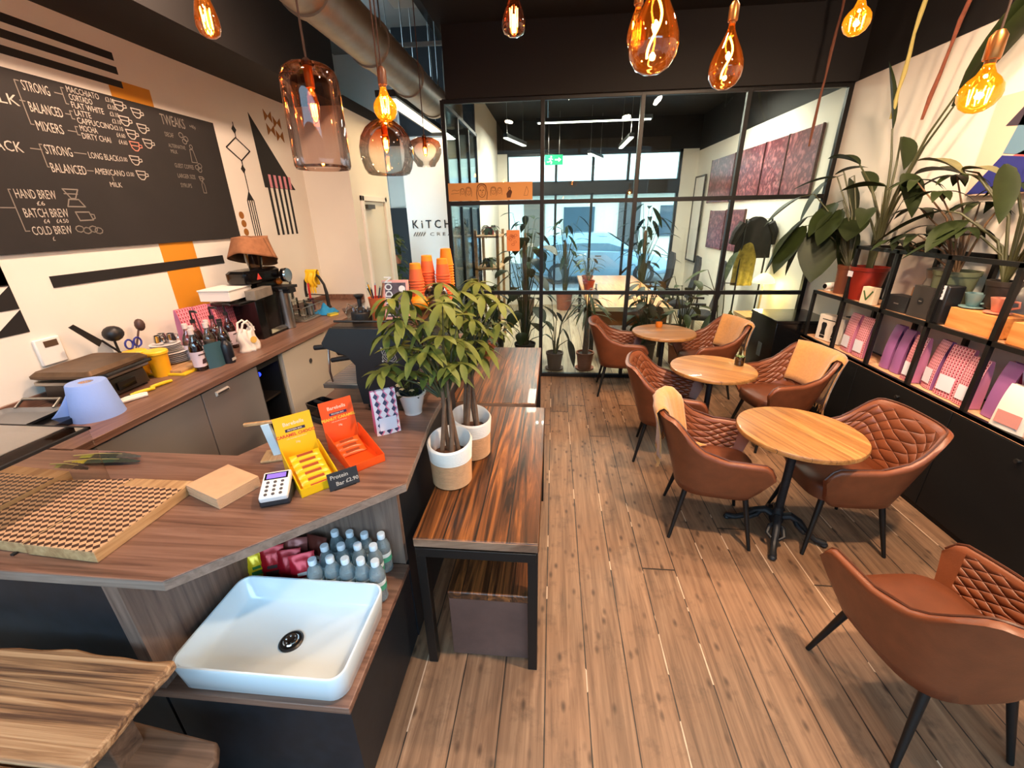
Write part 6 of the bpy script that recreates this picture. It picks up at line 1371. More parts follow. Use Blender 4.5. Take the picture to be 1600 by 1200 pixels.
# stacked orange cups, upside down
ctc = thing('paper_cup', '', 'cup', (0, 0, 0), 0, 'stacked orange paper cups'); m = MB(); m.lathe([(.043, 0), (.045, .001), (.045, .006), (.042, .008), (.0343, .068)], n=24, cap0=False, cap1=False); m.build('cup', orange_cup, ctc); m = MB(); m.lathe([(.0343, .068), (.031, .098), (.029, .1), (.001, .094)], n=24, cap0=False); m.build('cup_base', orange_in, ctc, label='yellow-orange base of the cup')
first = True; sn = ['left stack', 'middle stack', 'right stack', 'yellowish rear stack']; hs = ['lowest', 'second', 'third', 'fourth', 'fifth', 'sixth', 'seventh', 'eighth', 'ninth', 'tenth', 'eleventh', 'twelfth', 'thirteenth', 'fourteenth']
for si, (x, y, n) in enumerate(((-.80, 2.46, 10), (-.765, 2.58, 12), (-.665, 2.56, 11), (-.665, 2.66, 14))):
    for k in range(n):
        l = '%s orange paper cup of the %s on the machine' % (hs[k], sn[si]); P = (x + random.uniform(-.0015, .0015), y, ZT + k * .0165)
        if first: ctc.location = P; ctc['label'] = l; first = False
        else:
            d = dup(ctc, P, k * .4, l)
            if si == 3:
                me = d.children[0].data.copy(); me.materials.clear(); me.materials.append(orange_in); d.children[0].data = me
o = thing('orange_bag', 'crinkled orange net bag in front of the cup stacks', 'bag', (-.755, 2.33, ZT)); m = MB(); m.ball((0, 0, .042), .055, .75, 20, 10); m.v = [v * (1 + .08 * math.sin(v.x * 260) * math.sin(v.y * 220)) for v in m.v]; m.v = [Vector((v.x, v.y, max(0, v.z))) for v in m.v]; m.build('bag', M('orange_net', (238, 140, 24), .45, bump=.4, bs=60), o, smooth=180)
o = thing('plastic_bag', 'clear plastic bag of lids at the right of the cup stacks', 'bag', (-.675, 2.40, ZT)); m = MB(); m.grid(lambda a, b: (.07 * math.cos(a * 6.283) * math.sin(math.pi * (.12 + .8 * b)) ** .7, .06 * math.sin(a * 6.283) * math.sin(math.pi * (.12 + .8 * b)) ** .7, .13 * b + .01 * math.sin(a * 25)), 28, 10); m.build('film', GL('plastic_film', (236, 232, 226), 4, .15), o, smooth=180)
m = MB()
for i in range(5): m.lathe([(.001, 0), (.042, 0), (.044, .006), (.001, .008)], (.004 * i, 0, .015 + i * .013), 20)
m.build('lids', M('lids_pinkish', (214, 176, 160), .5), o)
o = thing('black_cup', 'black takeaway cup leaning by the orange cup stacks', 'cup', (-.70, 2.48, ZT)); m = MB(); m.lathe([(.001, 0), (.03, 0), (.04, .1), (.043, .102), (.043, .112), (.001, .115)], n=22); m.build('cup', black_matt, o)
# small flowering plant in a white pot on the counter
wp = pot('potted_flower', 'small plant with white flowers in a white pot on the counter end', (-.715, 1.93, Z1), .042, .072, .115, M('white_glazed', (226, 224, 222), .2, coat=.4), cat='potted plant', rim=.008)
m = MB(); m.lathe([(.001, .0), (.045, .0), (.045, .008), (.034, .012)], n=24); m.build('foot_ring', _mats['white_glazed'], wp)
m = MB(); s = MB(); fl = MB(); rnd = random.Random(21)
for i in range(34):
    a = rnd.uniform(0, 6.28); r_ = rnd.uniform(.01, .07); z = .115 + rnd.uniform(0, .09); p = (r_ * math.cos(a), r_ * math.sin(a), z); s.tube([(0, 0, .085), p], .0018, 5); leaf(m, p, (math.cos(a), math.sin(a), rnd.uniform(-.3, .6)), .035, .022, .4, .2, 4)
for (x, y, z) in ((-.05, -.03, .165), (-.025, -.05, .15), (-.055, -.01, .15), (.02, -.04, .14), (.05, .0, .17)):
    for k in range(5): a = k * 1.2566; leaf(fl, (x, y, z), (math.cos(a), math.sin(a), .2), .018, .014, .2, .2, 4)
s.build('stems', stem_m, wp); m.build('foliage', green_deep, wp, smooth=180); fl.build('blossoms', M('white_petals', (236, 226, 176), .6), wp, smooth=180)
o = pot('terracotta_planter', 'small square terracotta pot with trailing succulents at the far table corner', (-.60, 3.80, .751), .05, .075, .10, terra, cat='potted plant'); m = MB(); rnd = random.Random(2)
for i in range(26): a = rnd.uniform(0, 6.28); leaf(m, (.04 * math.cos(a), .04 * math.sin(a), .09), (math.cos(a), math.sin(a), rnd.uniform(-.2, 1)), .09, .016, .6, .2, 4)
m.build('foliage', green_dark, o, smooth=180)

# ================================================================ money trees in rope baskets on the bench table
rope_w = M('white_rope', (226, 222, 214), .9, bump=.3, bs=60); jute = M('jute_rope', (190, 146, 106), .9, var=.08, vs=40)
def basket(label, loc, rz, H, seed, crowns):
    o = thing('money_tree', label, 'potted plant', loc, rz, 'money trees in rope baskets'); split = .13
    def ring_prof(z0, z1, r0, r1):
        P = []; n = int((z1 - z0) / .009)
        for i in range(n): z = z0 + (z1 - z0) * i / n; r = r0 + (r1 - r0) * i / n; P += [(r, z), (r + .0035, z + .0045)]
        P.append((r1, z1)); return P
    m = MB(); m.lathe([(.001, 0), (.088, 0)] + ring_prof(.004, split, .092, .097), n=40, cap1=False); m.build('jute_base', jute, o, smooth=60)
    m = MB(); pr = ring_prof(split, .225, .0975, .105); pr += [(.100, .232), (.094, .225), (.09, .14), (.001, .138)]; m.lathe(pr, n=40, cap0=False); m.v = [Vector((v.x, v.y, v.z + .02 * (v.y / .1) * (max(0, v.z - .15) / .08))) for v in m.v]; m.build('white_rim', rope_w, o, smooth=60)
    m = MB(); m.lathe([(.001, .139), (.089, .139), (.089, .146), (.001, .15)], n=24); m.build('soil', M('brown_soil', (92, 62, 46), .95, var=.3, vs=40), o)
    rnd = random.Random(seed); s = MB(); m = MB(); tw = MB()
    for k in range(4):
        a = k * 1.5708 + .4; bx, by = .022 * math.cos(a), .022 * math.sin(a)
        tw.tube([(bx * 1.9, by * 1.9, .14), (bx * 1.3 - by * .4, by * 1.3 + bx * .4, .26), (bx * .5 - by * .6, by * .5 + bx * .6, .42), (bx * 1.1, by * 1.1, .56 + .03 * k)], [.0125, .0105, .009, .006], 9)
    for (x, y, z, nl, ll) in crowns:
        b = Vector((x * .12, y * .12, .45)); mid = Vector((x * .45, y * .45, .45 + (z - .45) * .55)); e = Vector((x, y, z)); s.tube([b, mid, e], [.006, .0042, .0025], 6)
        ph = rnd.uniform(0, 6.28)
        for k in range(nl):
            a = ph + k * 6.283 / nl; leaf(m, e, (math.cos(a), math.sin(a), rnd.uniform(-.35, .3)), ll * .74 * rnd.uniform(.75, 1.15), ll * .23, rnd.uniform(.25, .8), .18, 6, shape=1.1)
    tw.build('braided_trunk', M('money_tree_stem', (110, 84, 64), .75, var=.2, vs=30), o); s.build('branches', stem_m, o); m.build('foliage', green_olive, o, smooth=180)
rnd = random.Random(77)
def crowns(n, x0, x1, z0, z1, sd):
    r = random.Random(sd); out = []
    for i in range(n):
        x = x0 + (x1 - x0) * ((i * .618) % 1); z = z0 + (z1 - z0) * ((i * .2887 + .1) % 1); out.append((x + r.uniform(-.02, .02), r.uniform(-.09, .13), z, r.choice((5, 6, 6, 7)), r.uniform(.13, .165)))
    return out
cr1 = crowns(27, -.25, .10, .55, .90, 4) + [(-.24, -.02, .60, 6, .15), (-.14, .02, .92, 6, .16), (.02, -.02, .60, 5, .14)]
basket('money tree in a white and jute rope basket, nearest the camera on the bench table', (-.475, 1.715, .7405), R(0), .24, 3, cr1)
cr2 = crowns(23, -.12, .17, .56, .92, 9) + [(.12, .06, .9, 6, .16), (.17, .02, .66, 6, .15)]
basket('money tree in a white and jute rope basket, behind the nearer one', (-.42, 1.975, .7405), R(40), .24, 9, cr2)
# ================================================================ office behind the glass
for nm, loc, aim, pw, sx, sy in (('office_tube', (0.53, 7.0, 3.12), (0.53, 7.0, 0), 140, 1.6, .12), ('office_tube', (2.0, 6.6, 3.3), (2.2, 6.8, 0), 95, .2, 1.2), ('office_tube', (-.4, 8.4, 3.3), (-.4, 8.4, 0), 70, .2, 1.2)):
    lamp(nm, 'AREA', loc, pw, (1.0, .92, .78), sx, sy, aim)
tube_glow = EM('tube_glow', (255, 250, 232), 8)
def tube_light(label, loc, L_, rz=0):
    o = thing('linear_light', label, 'linear light', loc, rz, 'linear lights in the office'); MB().box((-L_ / 2, -.035, 0), (L_ / 2, .035, .05)).build('housing', black_metal, o); MB().box((-L_ / 2 + .02, -.028, -.012), (L_ / 2 - .02, .028, -.0005)).build('diffuser', tube_glow, o)
    m = MB()
    for x in (-L_ * .4, L_ * .4): m.tube([(x, 0, .05), (x, 0, 3.699 - loc[2])], .003, 6)
    m.build('suspension_wire', steel, o)
tube_light('long linear light hanging crosswise behind the upper glass panes', (.53, 7.0, 3.17), 1.62)
tube_light('linear light running lengthwise behind the middle upper glass pane', (1.07, 7.5, 2.95), 1.1, R(90))
tube_light('linear light deep in the office near the street window', (.75, 9.0, 2.95), .9, R(70))
tube_light('linear light behind the upper left glass pane', (-.62, 7.4, 3.0), .9, R(75))
# emergency exit sign, a reflection modelled as an object behind the glass
ex = thing('exit_sign', 'green lit emergency exit sign modelled where its reflection appears in the glass', 'exit sign', (-.03, 9.0, 2.82)); MB().box((-.17, -.015, 0), (.17, .015, .17)).build('sign_box', EM('exit_green', (0, 150, 100), .9), ex)
m = MB(); D_ = (0, -.0165, 0); X_, Z_ = (1, 0, 0), (0, 0, 1)
m.slab([(-.05 + .016 * math.cos(a * .628), .135 + .016 * math.sin(a * .628)) for a in range(10)], D_, X_, Z_, .001); m.ribbon([(-.055, .115), (-.065, .07), (-.04, .045), (-.05, .02)], .018, D_, X_, Z_); m.ribbon([(-.065, .07), (-.09, .05), (-.12, .05)], .016, D_, X_, Z_); m.ribbon([(-.09, .10), (-.055, .11), (-.02, .09)], .012, D_, X_, Z_); m.slab([(.02, .075), (.09, .075), (.09, .045), (.14, .085), (.09, .125), (.09, .095), (.02, .095)], D_, X_, Z_, .001); m.build('pictogram', EM('exit_white', (225, 255, 240), 1.2), ex, smooth=0)
m = MB(); m.tube([(-.1, 0, .17), (-.1, 0, .879)], .003, 6); m.tube([(.1, 0, .17), (.1, 0, .879)], .003, 6); m.build('suspension_wire', steel, ex)
# red artworks on the right wall of the office
artm = NT('red_line_print'); v = artm.coord(); n = artm.noise(v, 4, 5, .6, 1.5); wv = artm.n('ShaderNodeTexWave'); wv.inputs['Scale'].default_value = 12; wv.inputs['Distortion'].default_value = 7; artm.l(v, wv.inputs['Vector'])
artm.l(artm.mix(artm.math('MULTIPLY', wv.outputs['Fac'], n), srgb((84, 26, 34)), srgb((196, 120, 122))), artm.b.inputs['Base Color']); artm.b.inputs['Roughness'].default_value = .35; artm = artm.m
def art(label, y0, y1, z0, z1):
    o = thing('art_print', label, 'picture', (WR - .03, (y0 + y1) / 2, (z0 + z1) / 2), 0, 'dark red prints on the office wall'); a, b = (y1 - y0) / 2 - .008, (z1 - z0) / 2
    MB().box((-.002, -a, -b), (.029, a, b)).build('print', artm, o, smooth=0)
    m = MB(); m.box((-.006, -a - .006, -b - .006), (.02, -a, b + .006)); m.box((-.006, a, -b - .006), (.02, a + .006, b + .006)); m.build('edge', M('dark_red_edge', (60, 24, 28), .5), o)
for i, (a, b) in enumerate(((7.79, 8.86), (6.76, 7.77), (6.15, 6.74), (5.45, 6.13))): art('%s panel of the upper row of dark red prints on the office wall' % ['farthest', 'second farthest', 'second nearest', 'nearest'][i], a, b, 2.10, 2.80)
art('farther panel of the lower pair of dark red prints', 7.82, 8.56, 1.34, 1.96); art('nearer panel of the lower pair of dark red prints', 7.06, 7.80, 1.36, 1.97)
fw = thing('picture_frame', 'tall thin black frame leaning on the far office wall', 'picture frame', (2.80, 9.35, 1.0)); m = MB(); m.box((0, -.3, 0), (.03, -.27, 1.6)); m.box((0, .27, 0), (.03, .3, 1.6)); m.box((0, -.3, 1.57), (.03, .3, 1.6)); m.box((0, -.3, 0), (.03, .3, .03)); m.build('frame', black_metal, fw); MB().box((.012, -.27, .03), (.025, .27, 1.57)).build('panel', paper_white, fw)
# desk
dk = thing('office_desk', 'long orange wooden desk with pale edge inside the office', 'desk', (1.05, 7.5, 0)); m = MB(); m.box((-.55, -1.62, .70), (.58, 1.6, .75)); m.build('desktop', WOOD('orange_desk', (196, 122, 62), (222, 150, 84), (236, 170, 104), 'Y', 14, 1, .35), dk, bevel=.004)
MB().box((-.55, -1.645, .69), (.58, -1.622, .752)).build('pale_edge', M('pale_edge', (226, 206, 172), .5), dk); MB().box((-.5, -1.58, .48), (.53, -1.55, .685)).build('modesty_panel', M('brown_panel', (150, 92, 46), .5), dk)
for sx in (-.48, .5):
    for sy in (-1.5, 1.5): MB().box((sx - .03, sy - .03, 0), (sx + .03, sy + .03, .699)).build('leg', black_metal, dk)
# office chairs
fab = M('dark_grey_mesh', (38, 38, 42), .8)
oc = thing('office_chair', '', 'chair', (0, 0, 0), 0, 'dark swivel chairs in the office')
m = MB()
for k in range(5): a = k * 1.2566; m.tube([(0, 0, .09), (.28 * math.cos(a), .28 * math.sin(a), .06)], [.024, .016], 8); m.ball((.28 * math.cos(a), .28 * math.sin(a), .03), .03, 1, 10, 6)
m.build('star_base', black_matt, oc); m = MB(); m.cyl((0, 0, .09), (0, 0, .42), .026, n=12); m.build('column', steel, oc)
m = MB(); m.loops([m.rrect(.44, .44, .08, .42), m.rrect(.48, .48, .09, .44), m.rrect(.48, .48, .09, .49), m.rrect(.42, .42, .08, .51)]); m.build('seat', fab, oc, smooth=60)
m = MB(); m.loops([[(-.24 - .09 * ((z - .6) / .7) + .035 * (1 if i < 4 else 0) * 0 + dx - .05 * math.sin((z - .55) * 4), y, z) for dx, y in ((0, -w), (0, -w * .4), (0, w * .4), (0, w), (.035, w * .96), (.02, w * .4), (.02, -w * .4), (.035, -w * .96))] for i, (z, w) in enumerate(((.56, .18), (.62, .22), (.9, .235), (1.15, .22), (1.26, .18)))]); m.build('backrest', fab, oc, smooth=70)
m = MB(); m.tube([(-.1, 0, .40), (-.27, 0, .42), (-.31, 0, .62)], .02, 8); m.build('back_support', black_matt, oc)
for s_ in (-1, 1): m = MB(); m.tube([(-.05, s_ * .22, .43), (-.03, s_ * .27, .48), (-.03, s_ * .275, .66)], .014, 8); m.box((-.13, s_ * .275 - .035, .66), (.11, s_ * .275 + .035, .685)); m.build('armrest', black_matt, oc)
for i, (x, y, a, lb) in enumerate(((2.08, 7.55, 172, 'dark office chair farther along the desk, below the red prints'), (2.20, 6.72, 165, 'dark office chair with tall back nearer the glass'), (1.88, 8.4, 178, 'dark office chair deepest in the room near the street window'))):
    if i == 0: oc.location = (x, y, 0); oc.rotation_euler.z = R(a); oc['label'] = lb
    else: dup(oc, (x, y, 0), R(a), lb)
# desk things
def vase(name, label, cat, loc, prof, mat): o = thing(name, label, cat, loc); m = MB(); m.lathe(prof, n=22); m.build('body', mat, o, smooth=50); return o
vase('white_bottle', 'white and blue spray bottle at the left end of the desk', 'bottle', (.62, 6.2, .75), [(.001, 0), (.045, 0), (.045, .12), (.02, .16), (.015, .24), (.02, .27), (.001, .272)], M('pale_blue_bottle', (196, 206, 220), .4))
for i, (x, y, lb) in enumerate(((.60, 7.3, 'red flower pot with a small plant on the desk'), (.62, 7.9, 'terracotta flower pot farther along the desk edge'))):
    o = pot('potted_plant', lb, (x, y, .751), .07, .10, .16, redpot if i == 0 else terra, cat='potted plant'); m = MB(); s = MB(); rnd = random.Random(30 + i)
    for k in range(9): a = rnd.uniform(0, 6.28); z = .25 + rnd.random() * .25; p = (.1 * math.cos(a), .1 * math.sin(a), z); s.tube([(0, 0, .12), p], .004, 5); leaf(m, p, (math.cos(a), math.sin(a), .2), .2, .075, .5, .2, 6)
    s.build('stems', stem_m, o); m.build('foliage', green_mid, o, smooth=180)
# plants standing behind the glass
def bigplant(label, loc, potargs, leaves, fol, trunk=None, name='potted_plant', saucer=False, seed=1, fold=.2):
    o = pot(name, label, loc, *potargs, saucer=saucer, cat='potted plant'); h0 = potargs[2] - .03; m = MB(); s = MB(); rnd = random.Random(seed)
    for (x, y, z, dx, dy, dz, Ln, W) in leaves:
        s.tube([(x * .1, y * .1, h0), (x * .35, y * .35, h0 + (z - h0) * .6), (x, y, z)], [.009, .007, .004], 6); leaf(m, (x, y, z), (dx, dy, dz), Ln, W, .35, fold, 7)
    if trunk: t = MB(); t.tube([(0, 0, h0), (.01, .01, h0 + trunk[0] * .5), (-.01, 0, h0 + trunk[0])], [trunk[1], trunk[1] * .9, trunk[1] * .7], 12); t.build('trunk', stem_b, o)
    s.build('stems', stem_m, o); m.build('foliage', fol, o, smooth=180); return o
def spread(n, r0, r1, z0, z1, L0, L1, W, seed, up=.1):
    rnd = random.Random(seed); out = []
    for i in range(n):
        a = i * 2.4 + rnd.uniform(-.3, .3); r = rnd.uniform(r0, r1); z = z0 + (z1 - z0) * ((i + .5) / n) + rnd.uniform(-.04, .04); Ln = rnd.uniform(L0, L1); out.append((r * math.cos(a), r * math.sin(a), z, math.cos(a), math.sin(a), rnd.uniform(-.6, up), Ln, Ln * W))
    return out
grey_pot = M('brown_grey_pot', (86, 66, 54), .7); 
bigplant('thin-stemmed plant in a brown-grey pot on a saucer just behind the glass', (.04, 5.42, 0), (.085, .115, .235, grey_pot), [(-.1, .05, .62, -.5, .2, -.5, .18, .09), (.1, .02, .55, .4, -.1, -.6, .22, .10), (.02, .1, .75, .2, .3, -.3, .16, .07), (.17, -.05, .42, .3, -.2, -.9, .30, .16), (-.05, .0, .9, -.2, -.1, .4, .2, .09), (.2, .05, .85, .7, 0, -.2, .3, .08), (.24, 0, .95, .6, .1, -.5, .34, .09)], green_dark, None, saucer=True)
bigplant('yucca-like plant with a thick trunk in a terracotta pot behind the glass', (.445, 5.44, 0), (.085, .118, .235, terra), spread(26, .02, .08, .75, 1.05, .28, .42, .1, 3, .5), green_mid, (.62, .04), saucer=True)
bigplant('tall climbing monstera with large leaves behind the left glass pane', (-.38, 5.75, 0), (.12, .15, .26, black_matt), spread(30, .12, .32, .35, 1.75, .18, .30, .72, 6), green_deep, (1.4, .03), 'monstera')
bigplant('small plant in a big black pot behind the corner of the glass', (-.84, 5.72, 0), (.15, .17, .36, black_matt), spread(14, .05, .2, .45, .95, .2, .3, .3, 12), green_dark, None)
bigplant('bushy leafy plant behind the farthest bistro table', (1.22, 5.60, 0), (.14, .17, .34, grey_pot), spread(60, .05, .24, .45, 1.15, .14, .22, .55, 9, .4), green_deep, None)
bigplant('broad-leaved rubber plant right of the bushy one behind the glass', (1.74, 5.72, 0), (.12, .15, .28, terra), spread(16, .10, .2, .6, 1.2, .2, .28, .42, 15, .5), green_mid, None)
bigplant('banana plant with one tall upright leaf behind the door pane', (2.24, 5.70, 0), (.14, .17, .30, black_matt), [(-.05, 0, 1.12, .18, 0, 1, .62, .20), (.05, -.05, .75, .1, -.1, -.9, .40, .22), (-.12, .02, .7, -.3, .0, -.6, .36, .18), (.1, .05, .6, .4, 0, -.7, .34, .2), (-.25, .1, 1.25, -.8, 0, -.2, .3, .11), (.0, .0, .5, -.1, -.3, -.9, .3, .18)], green_mid, None, 'banana_plant')
bigplant('spiky plant in the middle of the room beyond the desk', (1.85, 9.2, 0), (.15, .18, .35, black_matt), spread(34, .05, .35, .9, 2.1, .28, .5, .22, 22, .6), green_dark, (1.3, .035))
bigplant('feathery plant by the street window left of the spiky one', (.25, 9.3, 0), (.15, .18, .35, terra), spread(30, .05, .3, .9, 1.9, .25, .45, .2, 25, .6), green_deep, (1.1, .03))
bigplant('leafy plant in the far left of the office by the street window', (-.55, 8.7, 0), (.15, .18, .35, grey_pot), spread(34, .05, .3, .7, 2.0, .2, .4, .4, 28, .5), green_deep, (1.3, .03))
# extinguisher, ladder shelf, coat stand, lamp
fe = thing('fire_extinguisher', 'red fire extinguisher standing behind the left glass pane', 'fire extinguisher', (-.80, 5.42, 0)); m = MB(); m.lathe([(.001, 0), (.07, 0), (.072, .02), (.072, .38), (.05, .43), (.025, .45), (.02, .49), (.001, .49)], n=24); m.v = [Vector((v.x, v.y, v.z)) for v in m.v]; m.build('cylinder', M('signal_red', (176, 44, 30), .35), fe); m = MB(); m.tube([(0, 0, .49), (.06, 0, .53)], .012, 8); m.tube([(.02, 0, .49), (.09, 0, .42), (.085, 0, .2)], .01, 8); m.build('hose', black_matt, fe)
ls = thing('ladder_shelf', 'pale timber ladder shelf standing in the left of the office', 'shelf', (-.95, 6.7, 0)); m = MB()
for y in (-.35, .35):
    m.box((-.2, y - .02, 0), (-.16, y + .02, 1.75)); m.box((.12, y - .02, 0), (.16, y + .02, 1.75))
m.build('uprights', endgrain, ls)
for z in (.3, .75, 1.2, 1.65): MB().box((-.2, -.37, z), (.16, .37, z + .025)).build('board', endgrain, ls)
for i, (z, y) in enumerate(((.325, -.1), (.775, .1), (1.225, -.15), (1.675, .1))):
    o = pot('potted_plant', 'small plant on the %s board of the ladder shelf' % ['lowest', 'second', 'third', 'top'][i], (-.97, 6.7 + y, z + .001), .05, .07, .11, [terra, grey_pot, black_matt, redpot][i], cat='potted plant'); m = MB(); rnd = random.Random(40 + i)
    for k in range(22): a = rnd.uniform(0, 6.28); leaf(m, (.02 * math.cos(a), .02 * math.sin(a), .1), (math.cos(a), math.sin(a), rnd.uniform(-.1, 1.2)), rnd.uniform(.12, .22), .05, .7, .2, 5)
    m.build('foliage', green_mid, o, smooth=180)
cs = thing('clothes_rail', 'thin black clothes rail behind the glass at the right', 'clothes rail', (2.55, 6.02, 0)); m = MB(); m.tube([(-.13, -.1, 0), (-.10, 0, 1.85), (.26, .1, 1.85), (.29, .2, 0)], .012, 8); m.tube([(-.12, -.05, 1.05), (-.30, -.05, 1.06)], .006, 6); m.build('rail', black_metal, cs)
def garment(label, loc, mat, w, h, flare, rz=0, sleeves=True):
    o = thing('jacket', label, 'jacket', loc, rz, 'clothes on the rail'); m = MB()
    def f(s_):
        def g(a, b): ww = w * (.55 + .45 * min(1, b * 4)) * (1 + flare * b); return ((a - .5) * ww, s_ * (.05 * math.sin(math.pi * a) ** .5 + .012 * math.sin(a * 19 + b * 4) * b), -b * h + .05 * math.sin(math.pi * a) * (1 - b))
        return g
    m.grid(f(-1), 16, 10); m.grid(f(1), 16, 10); m.build('body', mat, o, smooth=180, solid=.004)
    if sleeves:
        for s_ in (-1, 1): m = MB(); m.tube([(s_ * w * .38, 0, -.03), (s_ * w * .55, 0, -.15), (s_ * w * .62, .02, -h * .62)], [.06, .06, .045], 10); m.build('sleeve', mat, o)
garment('charcoal hooded jacket hanging on the rail behind the big leaves', (2.60, 6.06, 1.83), M('charcoal_cloth', (48, 46, 48), .95, bump=.3, bs=40), .42, .46, .1)
garment('yellow-green striped shirt hanging below the charcoal jacket', (2.52, 6.02, 1.52), M('olive_yellow_cloth', (146, 130, 60), .9, var=.4, vs=18), .26, .5, .05, 0, False)
lt = thing('desk_lamp', 'small glowing table lamp on a side table behind the glass', 'lamp', (2.66, 5.70, .70)); m = MB(); m.lathe([(.001, 0), (.08, 0), (.08, .015), (.012, .025), (.01, .40), (.001, .40)], n=20); m.build('stand', M('cream_metal', (206, 186, 140), .4), lt); m = MB(); m.lathe([(.13, .40), (.12, .44), (.06, .50), (.02, .52), (.001, .52)], n=24, cap0=False); m.build('shade', EM('lit_shade', (255, 226, 150), 3), lt, solid=.004); m = MB(); m.ball((0, 0, .42), .035); m.build('bulb', EM('lamp_bulb', (255, 226, 140), 40), lt)
d_ = bpy.data.lights.new('lamp_glow', 'POINT'); d_.energy = 8; d_.color = (1, .78, .35); d_.shadow_soft_size = .05; o_ = bpy.data.objects.new('lamp_glow', d_); COL.objects.link(o_); o_.parent = lt; o_.location = (0, 0, .34)
sdt = thing('side_table', 'small pale side table under the glowing lamp', 'table', (2.64, 5.70, 0)); MB().box((-.2, -.2, .66), (.18, .2, .699)).build('top', endgrain, sdt)
for sx in (-.17, .15):
    for sy in (-.17, .17): MB().box((sx - .015, sy - .015, 0), (sx + .015, sy + .015, .66)).build('leg', endgrain, sdt)
# kraft paper strip with line drawings taped on the glass, and a small orange note
kp = thing('paper_banner', 'long kraft paper strip with line drawings of faces taped inside the left glass pane', 'paper strip', (-.72, 5.1, 2.19)); MB().box((-.47, -.002, -.085), (.475, .0, .098)).build('paper', M('kraft_orange', (222, 158, 96), .85), kp, smooth=0)
m = MB(); D_ = (0, -.0028, 0)
def ell(cx, cz, a, b, n=18, t0=0, t1=6.2832): return [(cx + a * math.cos(t0 + (t1 - t0) * i / n), cz + b * math.sin(t0 + (t1 - t0) * i / n)) for i in range(n + 1)]
def face(cx, cz, s_):
    m.ribbon(ell(cx, cz, .032 * s_, .045 * s_), .004 * s_, D_, X_, Z_)
    for e in (-1, 1): m.ribbon(ell(cx + e * .013 * s_, cz + .008 * s_, .006 * s_, .003 * s_, 8), .003 * s_, D_, X_, Z_); m.ribbon([(cx + e * .034 * s_, cz + .04 * s_), (cx + e * .045 * s_, cz - .01 * s_), (cx + e * .04 * s_, cz - .06 * s_)], .005 * s_, D_, X_, Z_)
    m.ribbon([(cx, cz + .005 * s_), (cx + .005 * s_, cz - .012 * s_), (cx - .003 * s_, cz - .014 * s_)], .003 * s_, D_, X_, Z_); m.ribbon([(cx - .01 * s_, cz - .026 * s_), (cx, cz - .029 * s_), (cx + .01 * s_, cz - .026 * s_)], .003 * s_, D_, X_, Z_); m.ribbon(ell(cx, cz + .03 * s_, .036 * s_, .026 * s_, 10, 0, 3.14), .007 * s_, D_, X_, Z_)
face(-.09, .01, 1.35)
for cx, s_ in ((-.24, .8), (-.31, .6), (.04, .75), (.11, .6)): face(cx, .01, s_)
m.ribbon([(-.43, .02), (-.40, .03), (-.37, .02), (-.34, .03)], .003, D_, X_, Z_); m.ribbon([(-.44, -.01), (-.35, -.005)], .003, D_, X_, Z_); m.ribbon(ell(.22, .03, .012, .015), .006, D_, X_, Z_); m.slab([(.19, -.06), (.23, -.06), (.25, .0), (.235, .02), (.205, .01), (.185, -.02)], D_, X_, Z_, .0004); m.ribbon([(.38, -.04), (.40, .02), (.41, .05), (.43, .0), (.42, -.04), (.38, -.04)], .003, D_, X_, Z_)
m.build('line_drawings', M('ink_brown', (92, 54, 34), .8), kp, smooth=0)
nt = thing('paper_note', 'small orange drawing taped on the glass above the monstera', 'note', (-.467, 5.101, 1.675)); MB().box((-.075, -.002, -.115), (.075, 0, .115)).build('paper', M('orange_note', (228, 140, 84), .85), nt, smooth=0); m = MB(); rnd = random.Random(6)
for k in range(9): x, z = rnd.uniform(-.05, .05), rnd.uniform(-.09, .09); m.ribbon(ell(x, z, .018, .012, 7), .003, D_, X_, Z_)
m.build('line_drawings', M('ink_red', (160, 60, 36), .8), nt, smooth=0)
m = MB(); m.text('COFFEE', .11, (-.62, -.012, 1.28), (1, 0, 0), (0, 0, 1), 'CENTER', .01); m.build('window_lettering', paper_white, w2, smooth=0)  # reflected shop lettering, set on the added rear window
# ================================================================ street reflected in the glass, modelled as objects beyond the office
struct('street', MB().box((-14, 10.0, -.2), (18, 24, -.08)), M('asphalt', (92, 94, 96), .9, var=.1, vs=3), smooth=0)
struct('pavement', MB().box((-14, 10.0, -.08), (18, 12.2, 0.0)), M('pavement_grey', (124, 124, 122), .9, var=.06, vs=4), smooth=0)
fa = thing('reflected_facade', 'pale shop building with white fascia, modelled where its reflection appears in the glass', 'building', (1, 19.5, -.08)); MB().box((-15, 0, 0), (17, 1, 9)).build('wall', M('pale_render', (240, 226, 204), .9), fa, smooth=0); MB().box((-15, -.35, 2.75), (17, -.001, 3.5)).build('fascia', M('white_fascia', (236, 236, 232), .6), fa)
for i in range(6):
    x = -9 + i * 4; MB().box((x + .4, -.06, 1.1), (x + 1.7, -.001, 2.3)).build('window', M('dark_shop_window', (70, 84, 92), .2), fa); MB().box((x + 2.7, -.06, 0), (x + 3.6, -.001, 2.5)).build('door', M('facade_door_%d' % (i % 2), [(96, 84, 78), (120, 96, 76)][i % 2], .6), fa)

